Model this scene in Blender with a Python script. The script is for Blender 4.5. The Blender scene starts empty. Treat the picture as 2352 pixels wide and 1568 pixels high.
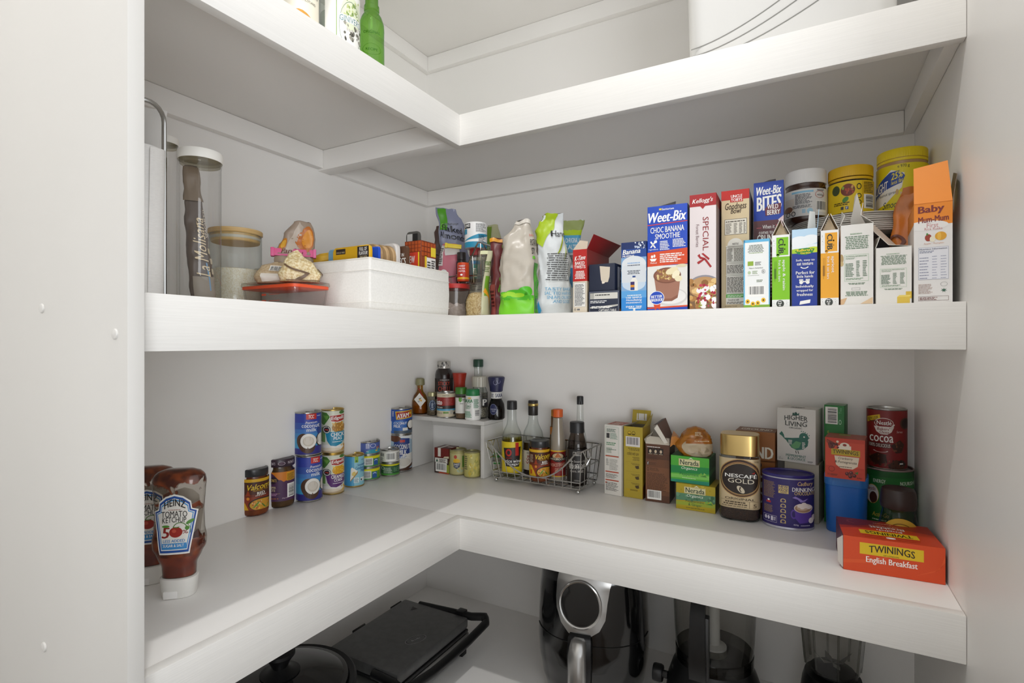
import bpy, bmesh, math, random
from math import sin, cos, pi, atan, atan2, asin, tan, sqrt, radians
from mathutils import Vector, Matrix, noise
from mathutils.geometry import tessellate_polygon
random.seed(7)
SC = bpy.context.scene
COL = SC.collection

# ------------------------------------------------------------------ camera numbers (metres)
CAM = Vector((1.062, -1.356, 1.30))
FPX, CX, CY = 1225.0, 1176.0, 784.0
YAW = radians(29.0)
FW = Vector((-sin(YAW), cos(YAW), 0)); RT = Vector((cos(YAW), sin(YAW), 0))
LS, MS, US, TS, BS = 0.918, 1.3545, 1.788, 2.214, 0.514      # shelf tops: lower, middle, upper, top, bottom
WX = 1.255

def ray(px, py): return FW + RT*((px-CX)/FPX) + Vector((0, 0, (CY-py)/FPX))
def on_z(px, py, z): d = ray(px, py); return CAM + d*((z-CAM.z)/d.z)
def on_y(px, y, py=784): d = ray(px, py); return CAM + d*((y-CAM.y)/d.y)
def on_x(px, x, py=784): d = ray(px, py); return CAM + d*((x-CAM.x)/d.x)
def depth(x, y): return (Vector((x, y, 0))-CAM).dot(FW)
def zat(py, x, y): return CAM.z+(CY-py)*depth(x, y)/FPX
def cyl_r(pl, pr, rho):                     # centre and radius of an upright cylinder seen between two columns
    a, b = atan((pl-CX)/FPX), atan((pr-CX)/FPX); t = (a+b)/2
    p = CAM+(FW*cos(t)+RT*sin(t))*rho
    return p.x, p.y, rho*sin((b-a)/2)
def cyl_b(pl, pr, pb, z):                   # the same from the row where its foot touches the shelf
    a, b = atan((pl-CX)/FPX), atan((pr-CX)/FPX); t = (a+b)/2
    rn = (CAM.z-z)*FPX/(pb-CY)/cos(t)
    return cyl_r(pl, pr, rn/(1-sin((b-a)/2)))
def znear(py, x, y, r):
    d = Vector((CAM.x-x, CAM.y-y)); d.normalize(); return zat(py, x+d.x*r, y+d.y*r)
def zfar(py, x, y, r): return znear(py, x, y, -r)
def face_cam(x, y, extra=0): return atan2(CAM.x-x, -(CAM.y-y))+radians(extra)

# ------------------------------------------------------------------ materials
_m = {}
def lin(h):
    c = [int(h[i:i+2], 16)/255 for i in (0, 2, 4)]
    return tuple(x/12.92 if x <= .04045 else ((x+.055)/1.055)**2.4 for x in c)
def mat(hexc, rough=.45, metal=0., name=None, coat=0., **k):
    key = (hexc, rough, metal, coat, name)
    if key in _m: return _m[key]
    m = bpy.data.materials.new(name or 'ink_'+hexc); m.use_nodes = True
    b = m.node_tree.nodes['Principled BSDF']
    b.inputs['Base Color'].default_value = (*lin(hexc), 1)
    b.inputs['Roughness'].default_value = rough; b.inputs['Metallic'].default_value = metal
    if coat: b.inputs['Coat Weight'].default_value = coat; b.inputs['Coat Roughness'].default_value = .08
    _m[key] = m; return m
def noisy(name, c1, c2, scale=(40, 40, 40), rough=.5, bump=.0, metal=0., detail=4, lo=.35, hi=.65, tr=0.):
    m = bpy.data.materials.new(name); m.use_nodes = True; nt = m.node_tree; b = nt.nodes['Principled BSDF']
    tc = nt.nodes.new('ShaderNodeTexCoord'); mp = nt.nodes.new('ShaderNodeMapping'); mp.inputs['Scale'].default_value = scale
    n = nt.nodes.new('ShaderNodeTexNoise'); n.inputs['Scale'].default_value = 1; n.inputs['Detail'].default_value = detail
    r = nt.nodes.new('ShaderNodeValToRGB'); r.color_ramp.elements[0].position = lo; r.color_ramp.elements[1].position = hi
    r.color_ramp.elements[0].color = (*lin(c1), 1); r.color_ramp.elements[1].color = (*lin(c2), 1)
    L = nt.links.new
    L(tc.outputs['Object'], mp.inputs['Vector']); L(mp.outputs['Vector'], n.inputs['Vector']); L(n.outputs['Fac'], r.inputs['Fac'])
    L(r.outputs['Color'], b.inputs['Base Color'])
    b.inputs['Roughness'].default_value = rough; b.inputs['Metallic'].default_value = metal
    if bump:
        bp = nt.nodes.new('ShaderNodeBump'); bp.inputs['Strength'].default_value = bump; bp.inputs['Distance'].default_value = .002
        L(n.outputs['Fac'], bp.inputs['Height']); L(bp.outputs['Normal'], b.inputs['Normal'])
    return m
def clear(name, tint='f4f6f5', edge='aab0ae', gloss=.9, rough=.03):      # thin clear glass or plastic: reflection by Fresnel, the rest passes tinted
    key = ('clear', name)
    if key in _m: return _m[key]
    m = bpy.data.materials.new(name); m.use_nodes = True; nt = m.node_tree; nt.nodes.clear(); L = nt.links.new
    out = nt.nodes.new('ShaderNodeOutputMaterial'); mix = nt.nodes.new('ShaderNodeMixShader')
    tr = nt.nodes.new('ShaderNodeBsdfTransparent'); gl = nt.nodes.new('ShaderNodeBsdfGlossy')
    lw = nt.nodes.new('ShaderNodeLayerWeight'); mc = nt.nodes.new('ShaderNodeMixRGB'); lw.inputs['Blend'].default_value = .5
    mc.inputs[1].default_value = (*lin(tint), 1); mc.inputs[2].default_value = (*lin(edge), 1)
    p3 = nt.nodes.new('ShaderNodeMath'); p3.operation = 'POWER'; p3.inputs[1].default_value = 3.
    p5 = nt.nodes.new('ShaderNodeMath'); p5.operation = 'POWER'; p5.inputs[1].default_value = 5.
    fr = nt.nodes.new('ShaderNodeMath'); fr.operation = 'MULTIPLY_ADD'; fr.inputs[1].default_value = .8; fr.inputs[2].default_value = .035
    gl.inputs['Roughness'].default_value = rough; gl.inputs['Color'].default_value = (gloss, gloss, gloss, 1)
    L(lw.outputs['Facing'], p3.inputs[0]); L(lw.outputs['Facing'], p5.inputs[0]); L(p5.outputs[0], fr.inputs[0])
    L(p3.outputs[0], mc.inputs[0]); L(mc.outputs[0], tr.inputs['Color']); L(fr.outputs[0], mix.inputs[0])
    L(tr.outputs[0], mix.inputs[1]); L(gl.outputs[0], mix.inputs[2]); L(mix.outputs[0], out.inputs['Surface'])
    _m[key] = m; return m
W = 'f1f0ec'; K = '17171a'
PAINT = noisy('white_paint', 'f0eeeb', 'f2f0ed', (3, 3, 3), .42, .03)
BOARD = noisy('white_shelf_paint', 'f0eeeb', 'f2f0ed', (4, 4, 4), .38, .03)
BRUSH = noisy('brushed_white_trim', 'e3e1dd', 'e6e4e0', (12, 12, 420), .4, .07)
MELA = noisy('white_melamine', 'd2d0cc', 'd5d3cf', (2, 2, 2), .35)
CHROME = mat('c9c9c7', .18, 1, 'chrome_wire'); TIN = mat('b9b8b4', .25, 1, 'tin_plate'); GOLDTIN = mat('cdb26c', .3, 1, 'gold_lacquer')
GLASS = clear('clear_glass', 'f9fbfa', 'a4aba8'); PLAST = clear('clear_plastic', 'fafafa', 'cfcfcd')

# ------------------------------------------------------------------ mesh collector
class MB:
    def __init__(s): s.v = []; s.f = []; s.m = []; s.sm = []; s.mats = []
    def mi(s, m):
        if isinstance(m, str): m = mat(m)
        if m not in s.mats: s.mats.append(m)
        return s.mats.index(m)
    def add(s, vs, fs, m, smooth=False):
        b = len(s.v); s.v += [tuple(v) for v in vs]; i = s.mi(m)
        for f in fs: s.f.append([b+k for k in f]); s.m.append(i); s.sm.append(smooth)
        return s
    def box(s, x0, x1, y0, y1, z0, z1, m, bev=0.):
        bm = bmesh.new(); bmesh.ops.create_cube(bm, size=1)
        for v in bm.verts: v.co = ((x0+x1)/2+v.co.x*(x1-x0), (y0+y1)/2+v.co.y*(y1-y0), (z0+z1)/2+v.co.z*(z1-z0))
        if bev: bmesh.ops.bevel(bm, geom=bm.edges[:], offset=bev, segments=2, affect='EDGES', profile=.6)
        bm.verts.index_update(); s.add([v.co[:] for v in bm.verts], [[v.index for v in f.verts] for f in bm.faces], m, bool(bev)); bm.free(); return s
    def lathe(s, prof, m, seg=40, c=(0, 0), sx=1., sy=1., p=2.):      # prof: (r, z) from bottom; p>2 gives a squarish section
        vs, fs = [], []; n = len(prof)
        for r, z in prof:
            for k in range(seg):
                a = 2*pi*k/seg; ca, sa = cos(a), sin(a)
                if p != 2: q = (abs(ca)**p+abs(sa)**p)**(-1/p); ca *= q; sa *= q
                vs.append((c[0]+r*sx*ca, c[1]+r*sy*sa, z))
        for i in range(n-1):
            for k in range(seg): k2 = (k+1) % seg; fs.append([i*seg+k, i*seg+k2, (i+1)*seg+k2, (i+1)*seg+k])
        if prof[0][0] > 1e-6: fs.append(list(range(seg))[::-1])
        if prof[-1][0] > 1e-6: fs.append([(n-1)*seg+k for k in range(seg)])
        return s.add(vs, fs, m, True)
    def tube(s, pts, r, m, seg=6, closed=False):
        pts = [Vector(p) for p in pts]; n = len(pts); vs, fs = [], []
        t0 = (pts[1]-pts[0]).normalized(); up = t0.orthogonal().normalized()
        for i, p in enumerate(pts):
            a = pts[(i-1) % n] if (closed or i) else p; b = pts[(i+1) % n] if (closed or i < n-1) else p
            t = (b-a).normalized(); up = (up-t*up.dot(t)); up = up.normalized() if up.length > 1e-6 else t.orthogonal().normalized(); q = t.cross(up)
            rr = r[i] if isinstance(r, (list, tuple)) else r
            for k in range(seg): g = 2*pi*k/seg; vs.append(p+(up*cos(g)+q*sin(g))*rr)
        for i in range(n if closed else n-1):
            j = (i+1) % n
            for k in range(seg): k2 = (k+1) % seg; fs.append([i*seg+k, i*seg+k2, j*seg+k2, j*seg+k])
        if not closed: fs += [list(range(seg))[::-1], [(n-1)*seg+k for k in range(seg)]]
        return s.add(vs, fs, m, True)
    def loft(s, rings, m, caps=True, smooth=True):
        n = len(rings[0]); vs = [p for r in rings for p in r]; fs = []
        for i in range(len(rings)-1):
            for k in range(n): k2 = (k+1) % n; fs.append([i*n+k, i*n+k2, (i+1)*n+k2, (i+1)*n+k])
        if caps: fs += [list(range(n))[::-1], [(len(rings)-1)*n+k for k in range(n)]]
        return s.add(vs, fs, m, smooth)
    def slab(s, poly, nrm, th, m):              # a flat outline given thickness along nrm
        n = len(poly); nv = Vector(nrm).normalized()*th; a = [Vector(p) for p in poly]
        tri = tessellate_polygon([a])
        vs = a+[p+nv for p in a]; fs = [list(t) for t in tri]+[[t[2]+n, t[1]+n, t[0]+n] for t in tri]
        fs += [[i, (i+1) % n, (i+1) % n+n, i+n] for i in range(n)]
        return s.add(vs, fs, m)
    def blob(s, c, rx, ry, rz, m, seg=14, rot=None, nz=0., freq=30):
        vs, fs = [], []; h = seg//2
        for i in range(h+1):
            t = pi*i/h
            for k in range(seg):
                a = 2*pi*k/seg; v = Vector((sin(t)*cos(a), sin(t)*sin(a), -cos(t)))
                d = 1+nz*noise.noise(v*freq*.1+Vector(c)*17) if nz else 1
                v = Vector((v.x*rx*d, v.y*ry*d, v.z*rz*d))
                if rot: v = rot @ v
                vs.append(v+Vector(c))
        for i in range(h):
            for k in range(seg): k2 = (k+1) % seg; fs.append([i*seg+k, i*seg+k2, (i+1)*seg+k2, (i+1)*seg+k])
        return s.add(vs, fs, m, True)
    def obj(s, name, parent=None, loc=None, rz=0, ang=35):
        me = bpy.data.meshes.new(name); me.from_pydata(s.v, [], s.f)
        for m in s.mats: me.materials.append(m)
        me.polygons.foreach_set('material_index', s.m); me.polygons.foreach_set('use_smooth', s.sm)
        me.validate(); me.update()
        bm = bmesh.new(); bm.from_mesh(me)
        bad = [f for f in bm.faces if f.calc_area() < 1e-13]
        if bad: bmesh.ops.delete(bm, geom=bad, context='FACES_ONLY')
        bm.to_mesh(me); bm.free()
        try: me.set_sharp_from_angle(angle=radians(ang))
        except Exception: pass
        o = bpy.data.objects.new(name, me); COL.objects.link(o)
        if parent: o.parent = parent
        if loc is not None: o.location = loc
        if rz: o.rotation_euler = (0, 0, rz)
        return o

def tag(o, label, cat, group=None, kind=None):
    if label: o['label'] = label
    if cat: o['category'] = cat
    if group: o['group'] = group
    if kind: o['kind'] = kind
    return o
def thing(name, label, cat, loc, rz=0, group=None):
    o = bpy.data.objects.new(name, None); COL.objects.link(o); o.location = loc; o.rotation_euler = (0, 0, rz); o.empty_display_size = .02
    return tag(o, label, cat, group)
def struct(mb, name, **k): return tag(mb.obj(name, **k), None, None, None, 'structure')

# ------------------------------------------------------------------ printing on surfaces
_t = {}
def glyphs(s, bold=0., shear=0.):
    key = (s, bold, shear)
    if key in _t: return _t[key]
    c = bpy.data.curves.new('t', 'FONT'); c.body = s; c.resolution_u = 2; c.offset = bold; c.shear = shear; c.space_line = .8; c.align_x = 'CENTER'
    o = bpy.data.objects.new('t', c); me = o.to_mesh()
    v = [(p.co.x, p.co.y) for p in me.vertices]; f = [tuple(p.vertices) for p in me.polygons]
    o.to_mesh_clear(); bpy.data.objects.remove(o); bpy.data.curves.remove(c)
    x0 = min(p[0] for p in v); x1 = max(p[0] for p in v); y0 = min(p[1] for p in v); y1 = max(p[1] for p in v)
    v = [((p[0]-x0)/(x1-x0), (p[1]-y0)/max(1e-6, y1-y0)) for p in v]
    _t[key] = (v, f, x1-x0); return _t[key]
def cut(poly, i, step):                         # slices a convex polygon at multiples of step along axis i
    lo = min(p[i] for p in poly); hi = max(p[i] for p in poly)
    a = math.floor(lo/step+1e-9)+1
    if a*step >= hi-1e-9: return [poly]
    out = []; cur = poly
    while a*step < hi-1e-9 and len(cur) > 2:
        c = a*step; L, Rr = [], []
        for k in range(len(cur)):
            p, q = cur[k], cur[(k+1) % len(cur)]
            if p[i] <= c: L.append(p)
            if p[i] >= c: Rr.append(p)
            if (p[i] < c < q[i]) or (q[i] < c < p[i]):
                t = (c-p[i])/(q[i]-p[i]); x = (p[0]+(q[0]-p[0])*t, p[1]+(q[1]-p[1])*t); L.append(x); Rr.append(x)
        if len(L) > 2: out.append(L)
        cur = Rr; a += 1
    if len(cur) > 2: out.append(cur)
    return out
def clipbox(q, w, h):
    for i, lim, sg in ((0, 0, 1), (0, w, -1), (1, 0, 1), (1, h, -1)):
        if not q: return q
        if all(sg*(p[i]-lim) >= -1e-9 for p in q): continue
        o = []
        for k in range(len(q)):
            a, b = q[k], q[(k+1) % len(q)]; da, db = sg*(a[i]-lim), sg*(b[i]-lim)
            if da >= 0: o.append(a)
            if da*db < 0: t = da/(da-db); o.append((a[0]+(b[0]-a[0])*t, a[1]+(b[1]-a[1])*t))
        q = o
    return q
class Ink:
    """Printed shapes on a panel; u and v run 0..1 across and up it."""
    def __init__(s, w, h, fx=None, ref=1.): s.w, s.h, s.items, s.fx = w, h, [], fx or (lambda u: u)
    def X(s, u): return s.fx(u)
    def raw(s, polys, c, k): s.items.append((polys, c, k)); return s
    def R(s, u0, v0, u1, v1, c, k=1): a, b = s.X(u0), s.X(u1); return s.raw([[(a, v0), (b, v0), (b, v1), (a, v1)]], c, k)
    def P(s, pts, c, k=2):
        pts = [(s.X(u), v) for u, v in pts]
        if len(pts) > 4: tri = tessellate_polygon([[Vector((u, v, 0)) for u, v in pts]]); pl = [[pts[i] for i in t] for t in tri]
        else: pl = [pts]
        return s.raw(pl, c, k)
    def E(s, u, v, ru, rv, c, k=2, n=22, rot=0, a0=0, a1=360):
        pts = []
        full = a1-a0 >= 360
        asp = s.w/s.h
        for i in range(n if full else n+1):
            a = radians(a0+(a1-a0)*i/n); x, y = ru*cos(a), rv*sin(a)
            if rot: r = radians(rot); X, Y = x*asp, y; x, y = (X*cos(r)-Y*sin(r))/asp, X*sin(r)+Y*cos(r)
            pts.append((s.X(u+x), v+y))
        return s.raw([pts], c, k)
    def O(s, u, v, ru, rv, t, c, k=3, n=28, a0=0, a1=360):        # outline of an ellipse, t = share of the radius
        pl = []
        for i in range(n):
            a, b = radians(a0+(a1-a0)*i/n), radians(a0+(a1-a0)*(i+1)/n)
            pl.append([(s.X(u+ru*q*cos(g)), v+rv*q*sin(g)) for q, g in ((1, a), (1, b), (1-t, b), (1-t, a))])
        return s.raw(pl, c, k)
    def F(s, u0, v0, u1, v1, t, c, k=2):                           # rectangular outline, t in share of height
        q = t*s.h/s.w
        s.R(u0, v0, u1, v0+t, c, k); s.R(u0, v1-t, u1, v1, c, k); s.R(u0, v0+t, u0+q, v1-t, c, k); return s.R(u1-q, v0+t, u1, v1-t, c, k)
    def T(s, txt, u0, v0, u1, v1, c=W, b=0., sh=0., k=4, rot=0, arc=0., tilt=0.):
        bo = 0.; v, f, em = glyphs(txt, bo, sh); du, dv = u1-u0, v1-v0
        if b > .008:
            q = (b-bo)*.7/em
            for n_, s_ in ((1, -1), (2, 1)):
                if rot in (90, -90): s.T(txt, u0, v0+s_*q*dv, u1, v1+s_*q*dv, c, bo, sh, k+.15*n_, rot, arc, tilt)
                else: s.T(txt, u0+s_*q*du, v0, u1+s_*q*du, v1, c, bo, sh, k+.15*n_, rot, arc, tilt)
        pts = []
        for x, y in v:
            if rot == 90: x, y = 1-y, x           # reads upwards
            elif rot == -90: x, y = y, 1-x        # reads downwards
            elif rot == 180: x, y = 1-x, 1-y
            pts.append((s.X(u0+x*du), v0+y*dv+arc*(1-(2*x-1)**2)+tilt*(x-.5)))
        return s.raw([[pts[i] for i in t] for t in f], c, k)
    def L(s, u0, v0, u1, v1, n, c=K, fill=.55, rag=.3, al='l', k=3, seed=1):   # unreadable fine print: rows of short dashes
        rnd = random.Random(seed*31+n); st = (v1-v0)/n; pl = []
        for i in range(n):
            y = v1-(i+1)*st; ln = (u1-u0)*(1-rnd.random()*rag); x = u0 if al == 'l' else (u0+(u1-u0-ln)/2 if al == 'c' else u1-ln); e = x+ln
            while x < e-.004:
                q = min(e, x+(u1-u0)*rnd.uniform(.05, .2)); pl.append([(s.X(x), y), (s.X(q), y), (s.X(q), y+st*fill), (s.X(x), y+st*fill)]); x = q+(u1-u0)*.025
        return s.raw(pl, c, k)
    def B(s, u0, v0, u1, v1, seed=1, vert=False, bg='f4f3ee', fg=K):          # barcode
        s.R(u0, v0, u1, v1, bg, 2); rnd = random.Random(seed); pl = []
        m = .08; a, b = (v0, v1) if vert else (u0, u1); x = a+(b-a)*m; e = b-(b-a)*m
        lo, hi = (u0, u1) if vert else (v0, v1); q0 = lo+(hi-lo)*.2; q1 = hi-(hi-lo)*.08
        while x < e:
            w = (b-a)*rnd.choice((.012, .012, .024, .036)); y = min(e, x+w)
            pl.append([(q0, x), (q1, x), (q1, y), (q0, y)] if vert else [(x, q0), (y, q0), (y, q1), (x, q1)]); x = y+(b-a)*rnd.choice((.012, .02, .03))
        return s.raw([[(s.X(p[0]), p[1]) for p in q] for q in pl], fg, 3)
    def D(s, u0, v0, u1, v1, n, cols, size=.02, k=3, seed=3, asp=1.):          # scattered bits of food in a printed picture
        rnd = random.Random(seed)
        for i in range(n):
            r = size*rnd.uniform(.5, 1.2); s.E(rnd.uniform(u0, u1), rnd.uniform(v0, v1), r*s.h/s.w, r*asp*rnd.uniform(.6, 1), rnd.choice(cols), k+.12*(i % 5), 9, rot=rnd.uniform(0, 180))
        return s
    def to(s, mb, fn, su=None, sv=None, gap=.00011, rough=.42, coat=0.):
        for polys, c, k in s.items:
            m = mat(c, rough, 0, None, coat) if isinstance(c, str) else c
            vi, vv, ff = {}, [], []
            for p in polys:
                q = [(u*s.w, v*s.h) for u, v in p]
                q = clipbox(q, s.w, s.h)
                if len(q) < 3: continue
                L = [q]
                if su: L = [y for x in L for y in cut(x, 0, su)]
                if sv: L = [y for x in L for y in cut(x, 1, sv)]
                for x in L:
                    ix = []
                    for u, v in x:
                        key = (round(u*2e5), round(v*2e5))
                        if key not in vi: vi[key] = len(vv); vv.append(fn(u, v, k*gap))
                        if vi[key] not in ix: ix.append(vi[key])
                    if len(ix) > 2: ff.append(ix)
            if ff: mb.add(vv, ff, m, bool(su))
        return mb
def flat(o, r, u, n):
    o, r, u, n = Vector(o), Vector(r), Vector(u), Vector(n)
    return lambda a, b, d: o+r*a+u*b+n*d
def wrap(r, z0, ang=0., sx=1., sy=1.):
    """front half of an upright cylinder: a = arc length from -90 degrees to +90"""
    def fn(a, b, d):
        g = a/r-pi/2+ang; rr = r+d; return Vector((rr*sx*sin(g), -rr*sy*cos(g), z0+b))
    return fn
def seen(f): f = min(1, max(0, f)); return .5+asin(2*f-1)/pi      # place across the silhouette -> place along the arc
def ring_ink(r, h, full=False): return Ink(pi*r, h, None if full else seen)

# ------------------------------------------------------------------ cartons
def carton(name, label, cat, A, B, z0, H, D, col, front=None, left=None, right=None, top=None, side=None, opened=False, inner='b9ab93', rough=.42, group=None, topcol=None):
    """A, B: the two ends of the front's foot; stands from z0 to z0+H and runs D away from the front"""
    A, B = Vector(A), Vector(B); w = (B.xy-A.xy).length; rz = atan2(B.y-A.y, B.x-A.x); c = (A+B)/2
    mb = MB(); g = .0006; bm = mat(col, rough) if isinstance(col, str) else col; x = w/2
    if opened:
        t = .0008
        for q in ((-x, x, 0, t), (-x, x, D-t, D), (-x, -x+t, t, D-t), (x-t, x, t, D-t)): mb.box(*q, 0, H, bm)
        mb.box(-x+t, x-t, t, D-t, 0, t, inner); ii = mat(inner, .7)
        mb.add([(-x+t, t*1.1, t), (x-t, t*1.1, t), (x-t, t*1.1, H-.0005), (-x+t, t*1.1, H-.0005)], [[0, 1, 2, 3]], ii); mb.add([(-x+t, D-t*1.1, t), (x-t, D-t*1.1, t), (x-t, D-t*1.1, H-.0005), (-x+t, D-t*1.1, H-.0005)], [[0, 1, 2, 3]], ii)
        mb.add([(-x+t*1.1, t, t), (-x+t*1.1, D-t, t), (-x+t*1.1, D-t, H-.0005), (-x+t*1.1, t, H-.0005)], [[0, 1, 2, 3]], ii); mb.add([(x-t*1.1, t, t), (x-t*1.1, D-t, t), (x-t*1.1, D-t, H-.0005), (x-t*1.1, t, H-.0005)], [[0, 1, 2, 3]], ii)
    else: mb.box(-x, x, 0, D, 0, H, bm, g)
    n = 0
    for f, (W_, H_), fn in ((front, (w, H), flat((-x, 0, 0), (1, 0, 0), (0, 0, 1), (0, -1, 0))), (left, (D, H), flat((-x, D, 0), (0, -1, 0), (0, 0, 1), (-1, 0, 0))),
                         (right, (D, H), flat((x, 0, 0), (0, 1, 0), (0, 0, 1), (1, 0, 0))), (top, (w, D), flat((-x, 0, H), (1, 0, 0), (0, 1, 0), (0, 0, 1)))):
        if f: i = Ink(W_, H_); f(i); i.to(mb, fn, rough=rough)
    if side: 
        for fn in (flat((-x, D, 0), (0, -1, 0), (0, 0, 1), (-1, 0, 0)), flat((x, 0, 0), (0, 1, 0), (0, 0, 1), (1, 0, 0))): i = Ink(D, H); i.R(.004, .004, .996, .996, side); i.to(mb, fn, rough=rough)
    o = mb.obj(name, None, (c.x, c.y, z0), rz); o['w'] = w; o['H'] = H; o['D'] = D
    tag(o, label, cat, group); return o
def flap(parent, pts, out, col, back=None, name='flap', ink=None):
    """a card flap from its outline, local to its box"""
    mb = MB(); nv = Vector(out).normalized(); mb.slab(pts, nv, .0007, col)
    if back: p = [Vector(q)-nv*.0002 for q in pts]; mb.add(p, [list(q) for q in tessellate_polygon([[Vector(q) for q in pts]])], mat(back, .65))
    if ink: ink(mb)
    return mb.obj(name, parent)
def box3(pl, pr, yl, yr=None):                  # the foot of a front that stands in plane y
    a = on_y(pl, yl); b = on_y(pr, yl if yr is None else yr); return Vector((a.x, a.y, 0)), Vector((b.x, b.y, 0))
def height(py, A, z0): return zat(py, A[0], A[1])-z0

# ------------------------------------------------------------------ tins, jars, bottles, bags
def can(name, label, pos, z0, H, body, ink=None, lid=TIN, rz=None, group=None, extra=0, ringpull=False, cat='tin'):
    x, y, r = pos; t = thing(name, label, cat, (x, y, z0), face_cam(x, y, extra) if rz is None else rz, group)
    e = .0022; mb = MB()
    mb.lathe([(r*.9, .002), (r*.955, 0), (r, .0012), (r, e), (r-.0009, e+.0012), (r-.0009, H-e-.0012), (r, H-e), (r, H-.0012), (r-.0012, H), (r-.0026, H-.001), (r-.003, H-.0045), (r*.72, H-.0042), (r*.68, H-.0034), (0, H-.0034)], lid)
    mb.obj('tin', t)
    q = MB(); rr = r-.0006; q.lathe([(rr, e+.0014), (rr, H-e-.0014)], body, 48)
    q.f = [f for f in q.f if len(f) == 4]; q.m = q.m[:len(q.f)]; q.sm = q.sm[:len(q.f)]
    if ink: h = H-2*e-.0028; i = ring_ink(rr, h); ink(i); i.to(q, wrap(rr, e+.0014), rr*.11)
    q.obj('paper_label', t)
    if ringpull:
        p = MB(); p.tube([(r*.28*cos(a*pi/8)*.75, -r*.25+r*.34*sin(a*pi/8), H-.0022) for a in range(16)], .0011, lid, 6, True); p.lathe([(.003, H-.0034), (.003, H-.0016)], lid, 10); p.obj('ring_pull', t)
    return t
def ridged(mb, r, z0, z1, m, n=60, top=True, d=.0005, bev=.0015, dome=0.):          # screw cap with vertical ridges
    rings = []
    for z, q in ((z0, 0), (z0+.0008, 0), (z1-bev-.0006, 0), (z1-bev, 1), (z1-bev*.3, 1.6), (z1, bev/d*1.)):
        rings.append([((r-(d*(k % 2) if q == 0 else d*q))*cos(2*pi*k/n), (r-(d*(k % 2) if q == 0 else d*q))*sin(2*pi*k/n), z) for k in range(n)])
    if dome: rings.append([(r*.6*cos(2*pi*k/n), r*.6*sin(2*pi*k/n), z1+dome) for k in range(n)])
    return mb.loft(rings, m)
def shell(mb, prof, m, th=.0018, seg=40, **k):          # a hollow vessel: outer profile and the same set in
    z0 = prof[0][1]; r1, z1 = prof[-1]
    mb.lathe([(0, z0)]+prof+[(r1-th*.5, z1+th*.3), (r1-th, z1), (r1-th, z1-th)], m, seg, **k)
    if mb.f and len(mb.f[-1]) == seg: mb.f.pop(); mb.m.pop(); mb.sm.pop()
    return mb
def label_on(t, prof_r, z0, h, ink, base, name='paper_label', full=False, gap=.0004, ang=0., span=1., sx=1, sy=1):
    """a paper label round a jar: base colour strip and its print; span = share of the full turn"""
    mb = MB(); r = prof_r+gap; n = 48; k0 = int(n*span)
    vs, fs = [], []
    for i in range(k0+1):
        a = -pi*span+2*pi*span*i/k0+ang; vs += [(r*sx*sin(a), -r*sy*cos(a), z0), (r*sx*sin(a), -r*sy*cos(a), z0+h)]
    fs = [[2*i, 2*i+2, 2*i+3, 2*i+1] for i in range(k0)]; mb.add(vs, fs, base if not isinstance(base, str) else mat(base), True)
    if ink: i = Ink(pi*r, h, None if full else seen); ink(i); i.to(mb, wrap(r, z0, ang, sx, sy), r*.13)
    return mb.obj(name, t)
def lerp_tab(tab, t):
    for i in range(len(tab)-1):
        if t <= tab[i+1][0]:
            a, b = tab[i], tab[i+1]; q = (t-a[0])/max(1e-9, b[0]-a[0]); q = q*q*(3-2*q)*.5+q*.5
            return [a[j]+(b[j]-a[j])*q for j in range(1, len(a))]
    return list(tab[-1][1:])
def pouch_fn(H, tab, amp=.003, freq=28., seed=0, px=.75, py=.6, stiff=0.):
    """soft bag: tab rows (t, half width, half thickness, shift x, shift y); crumpled with noise"""
    sv = Vector((seed*3.1, seed*1.7, seed*.9))
    def fn(a, t, d=0.):
        w, b, ox, oy = lerp_tab(tab, min(1, max(0, t)))
        sa, ca = sin(a), -cos(a)
        x = w*math.copysign(abs(sa)**px, sa); y = b*math.copysign(abs(ca)**py, ca)
        p = Vector((x+ox, y+oy, t*H)); q = Vector((sa*.4, ca, 0)).normalized()
        k = min(1, t*8)
        n1 = noise.noise(p*freq+sv); n2 = abs(noise.noise(p*freq*.7+sv*2+Vector((5, 5, 5)))); n3 = abs(noise.noise(Vector((p.x*freq*2.2, p.y*freq*2.2, p.z*freq*1.3))+sv*3))
        q2 = q*((n1*amp*.9-n2*amp*1.6+.35*amp-n3*amp*1.1)*k+d); p = p+q2
        if t > .9: p.z += noise.noise(Vector((x*60, seed, 0)))*amp*1.2*(t-.9)*10
        return p
    return fn
def pouch(mb, fn, m, na=40, nt=34, closed_top=True):
    rings = [[fn(2*pi*k/na, i/nt) for k in range(na)] for i in range(nt+1)]
    return mb.loft(rings, m, True, True)
def pouch_ink(mb, fn, H, w, ink, na=40, nt=34, gap=.0002, off=.0019, rough=.4):
    i = Ink(pi, 1, None); ink(i)
    def f(a, b, d): return fn(a-pi/2, b, off+d)
    # slice on the bag's own grid so that the print follows every crease
    return i.to(mb, f, 2*pi/na, 1/nt, gap/.00011*.00011, rough)
WORLD, LAMP, EXPO = 0.7, 19, -0.87
FILL, FILL_SZ = 85, 1.4
FILL_LOC = Vector((3.2, -3.35, 1.0))
WLO, WHI = 3.4, 3.0
BLOCK_H = .89
RWY, FWX = -.66, 1.0
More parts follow.
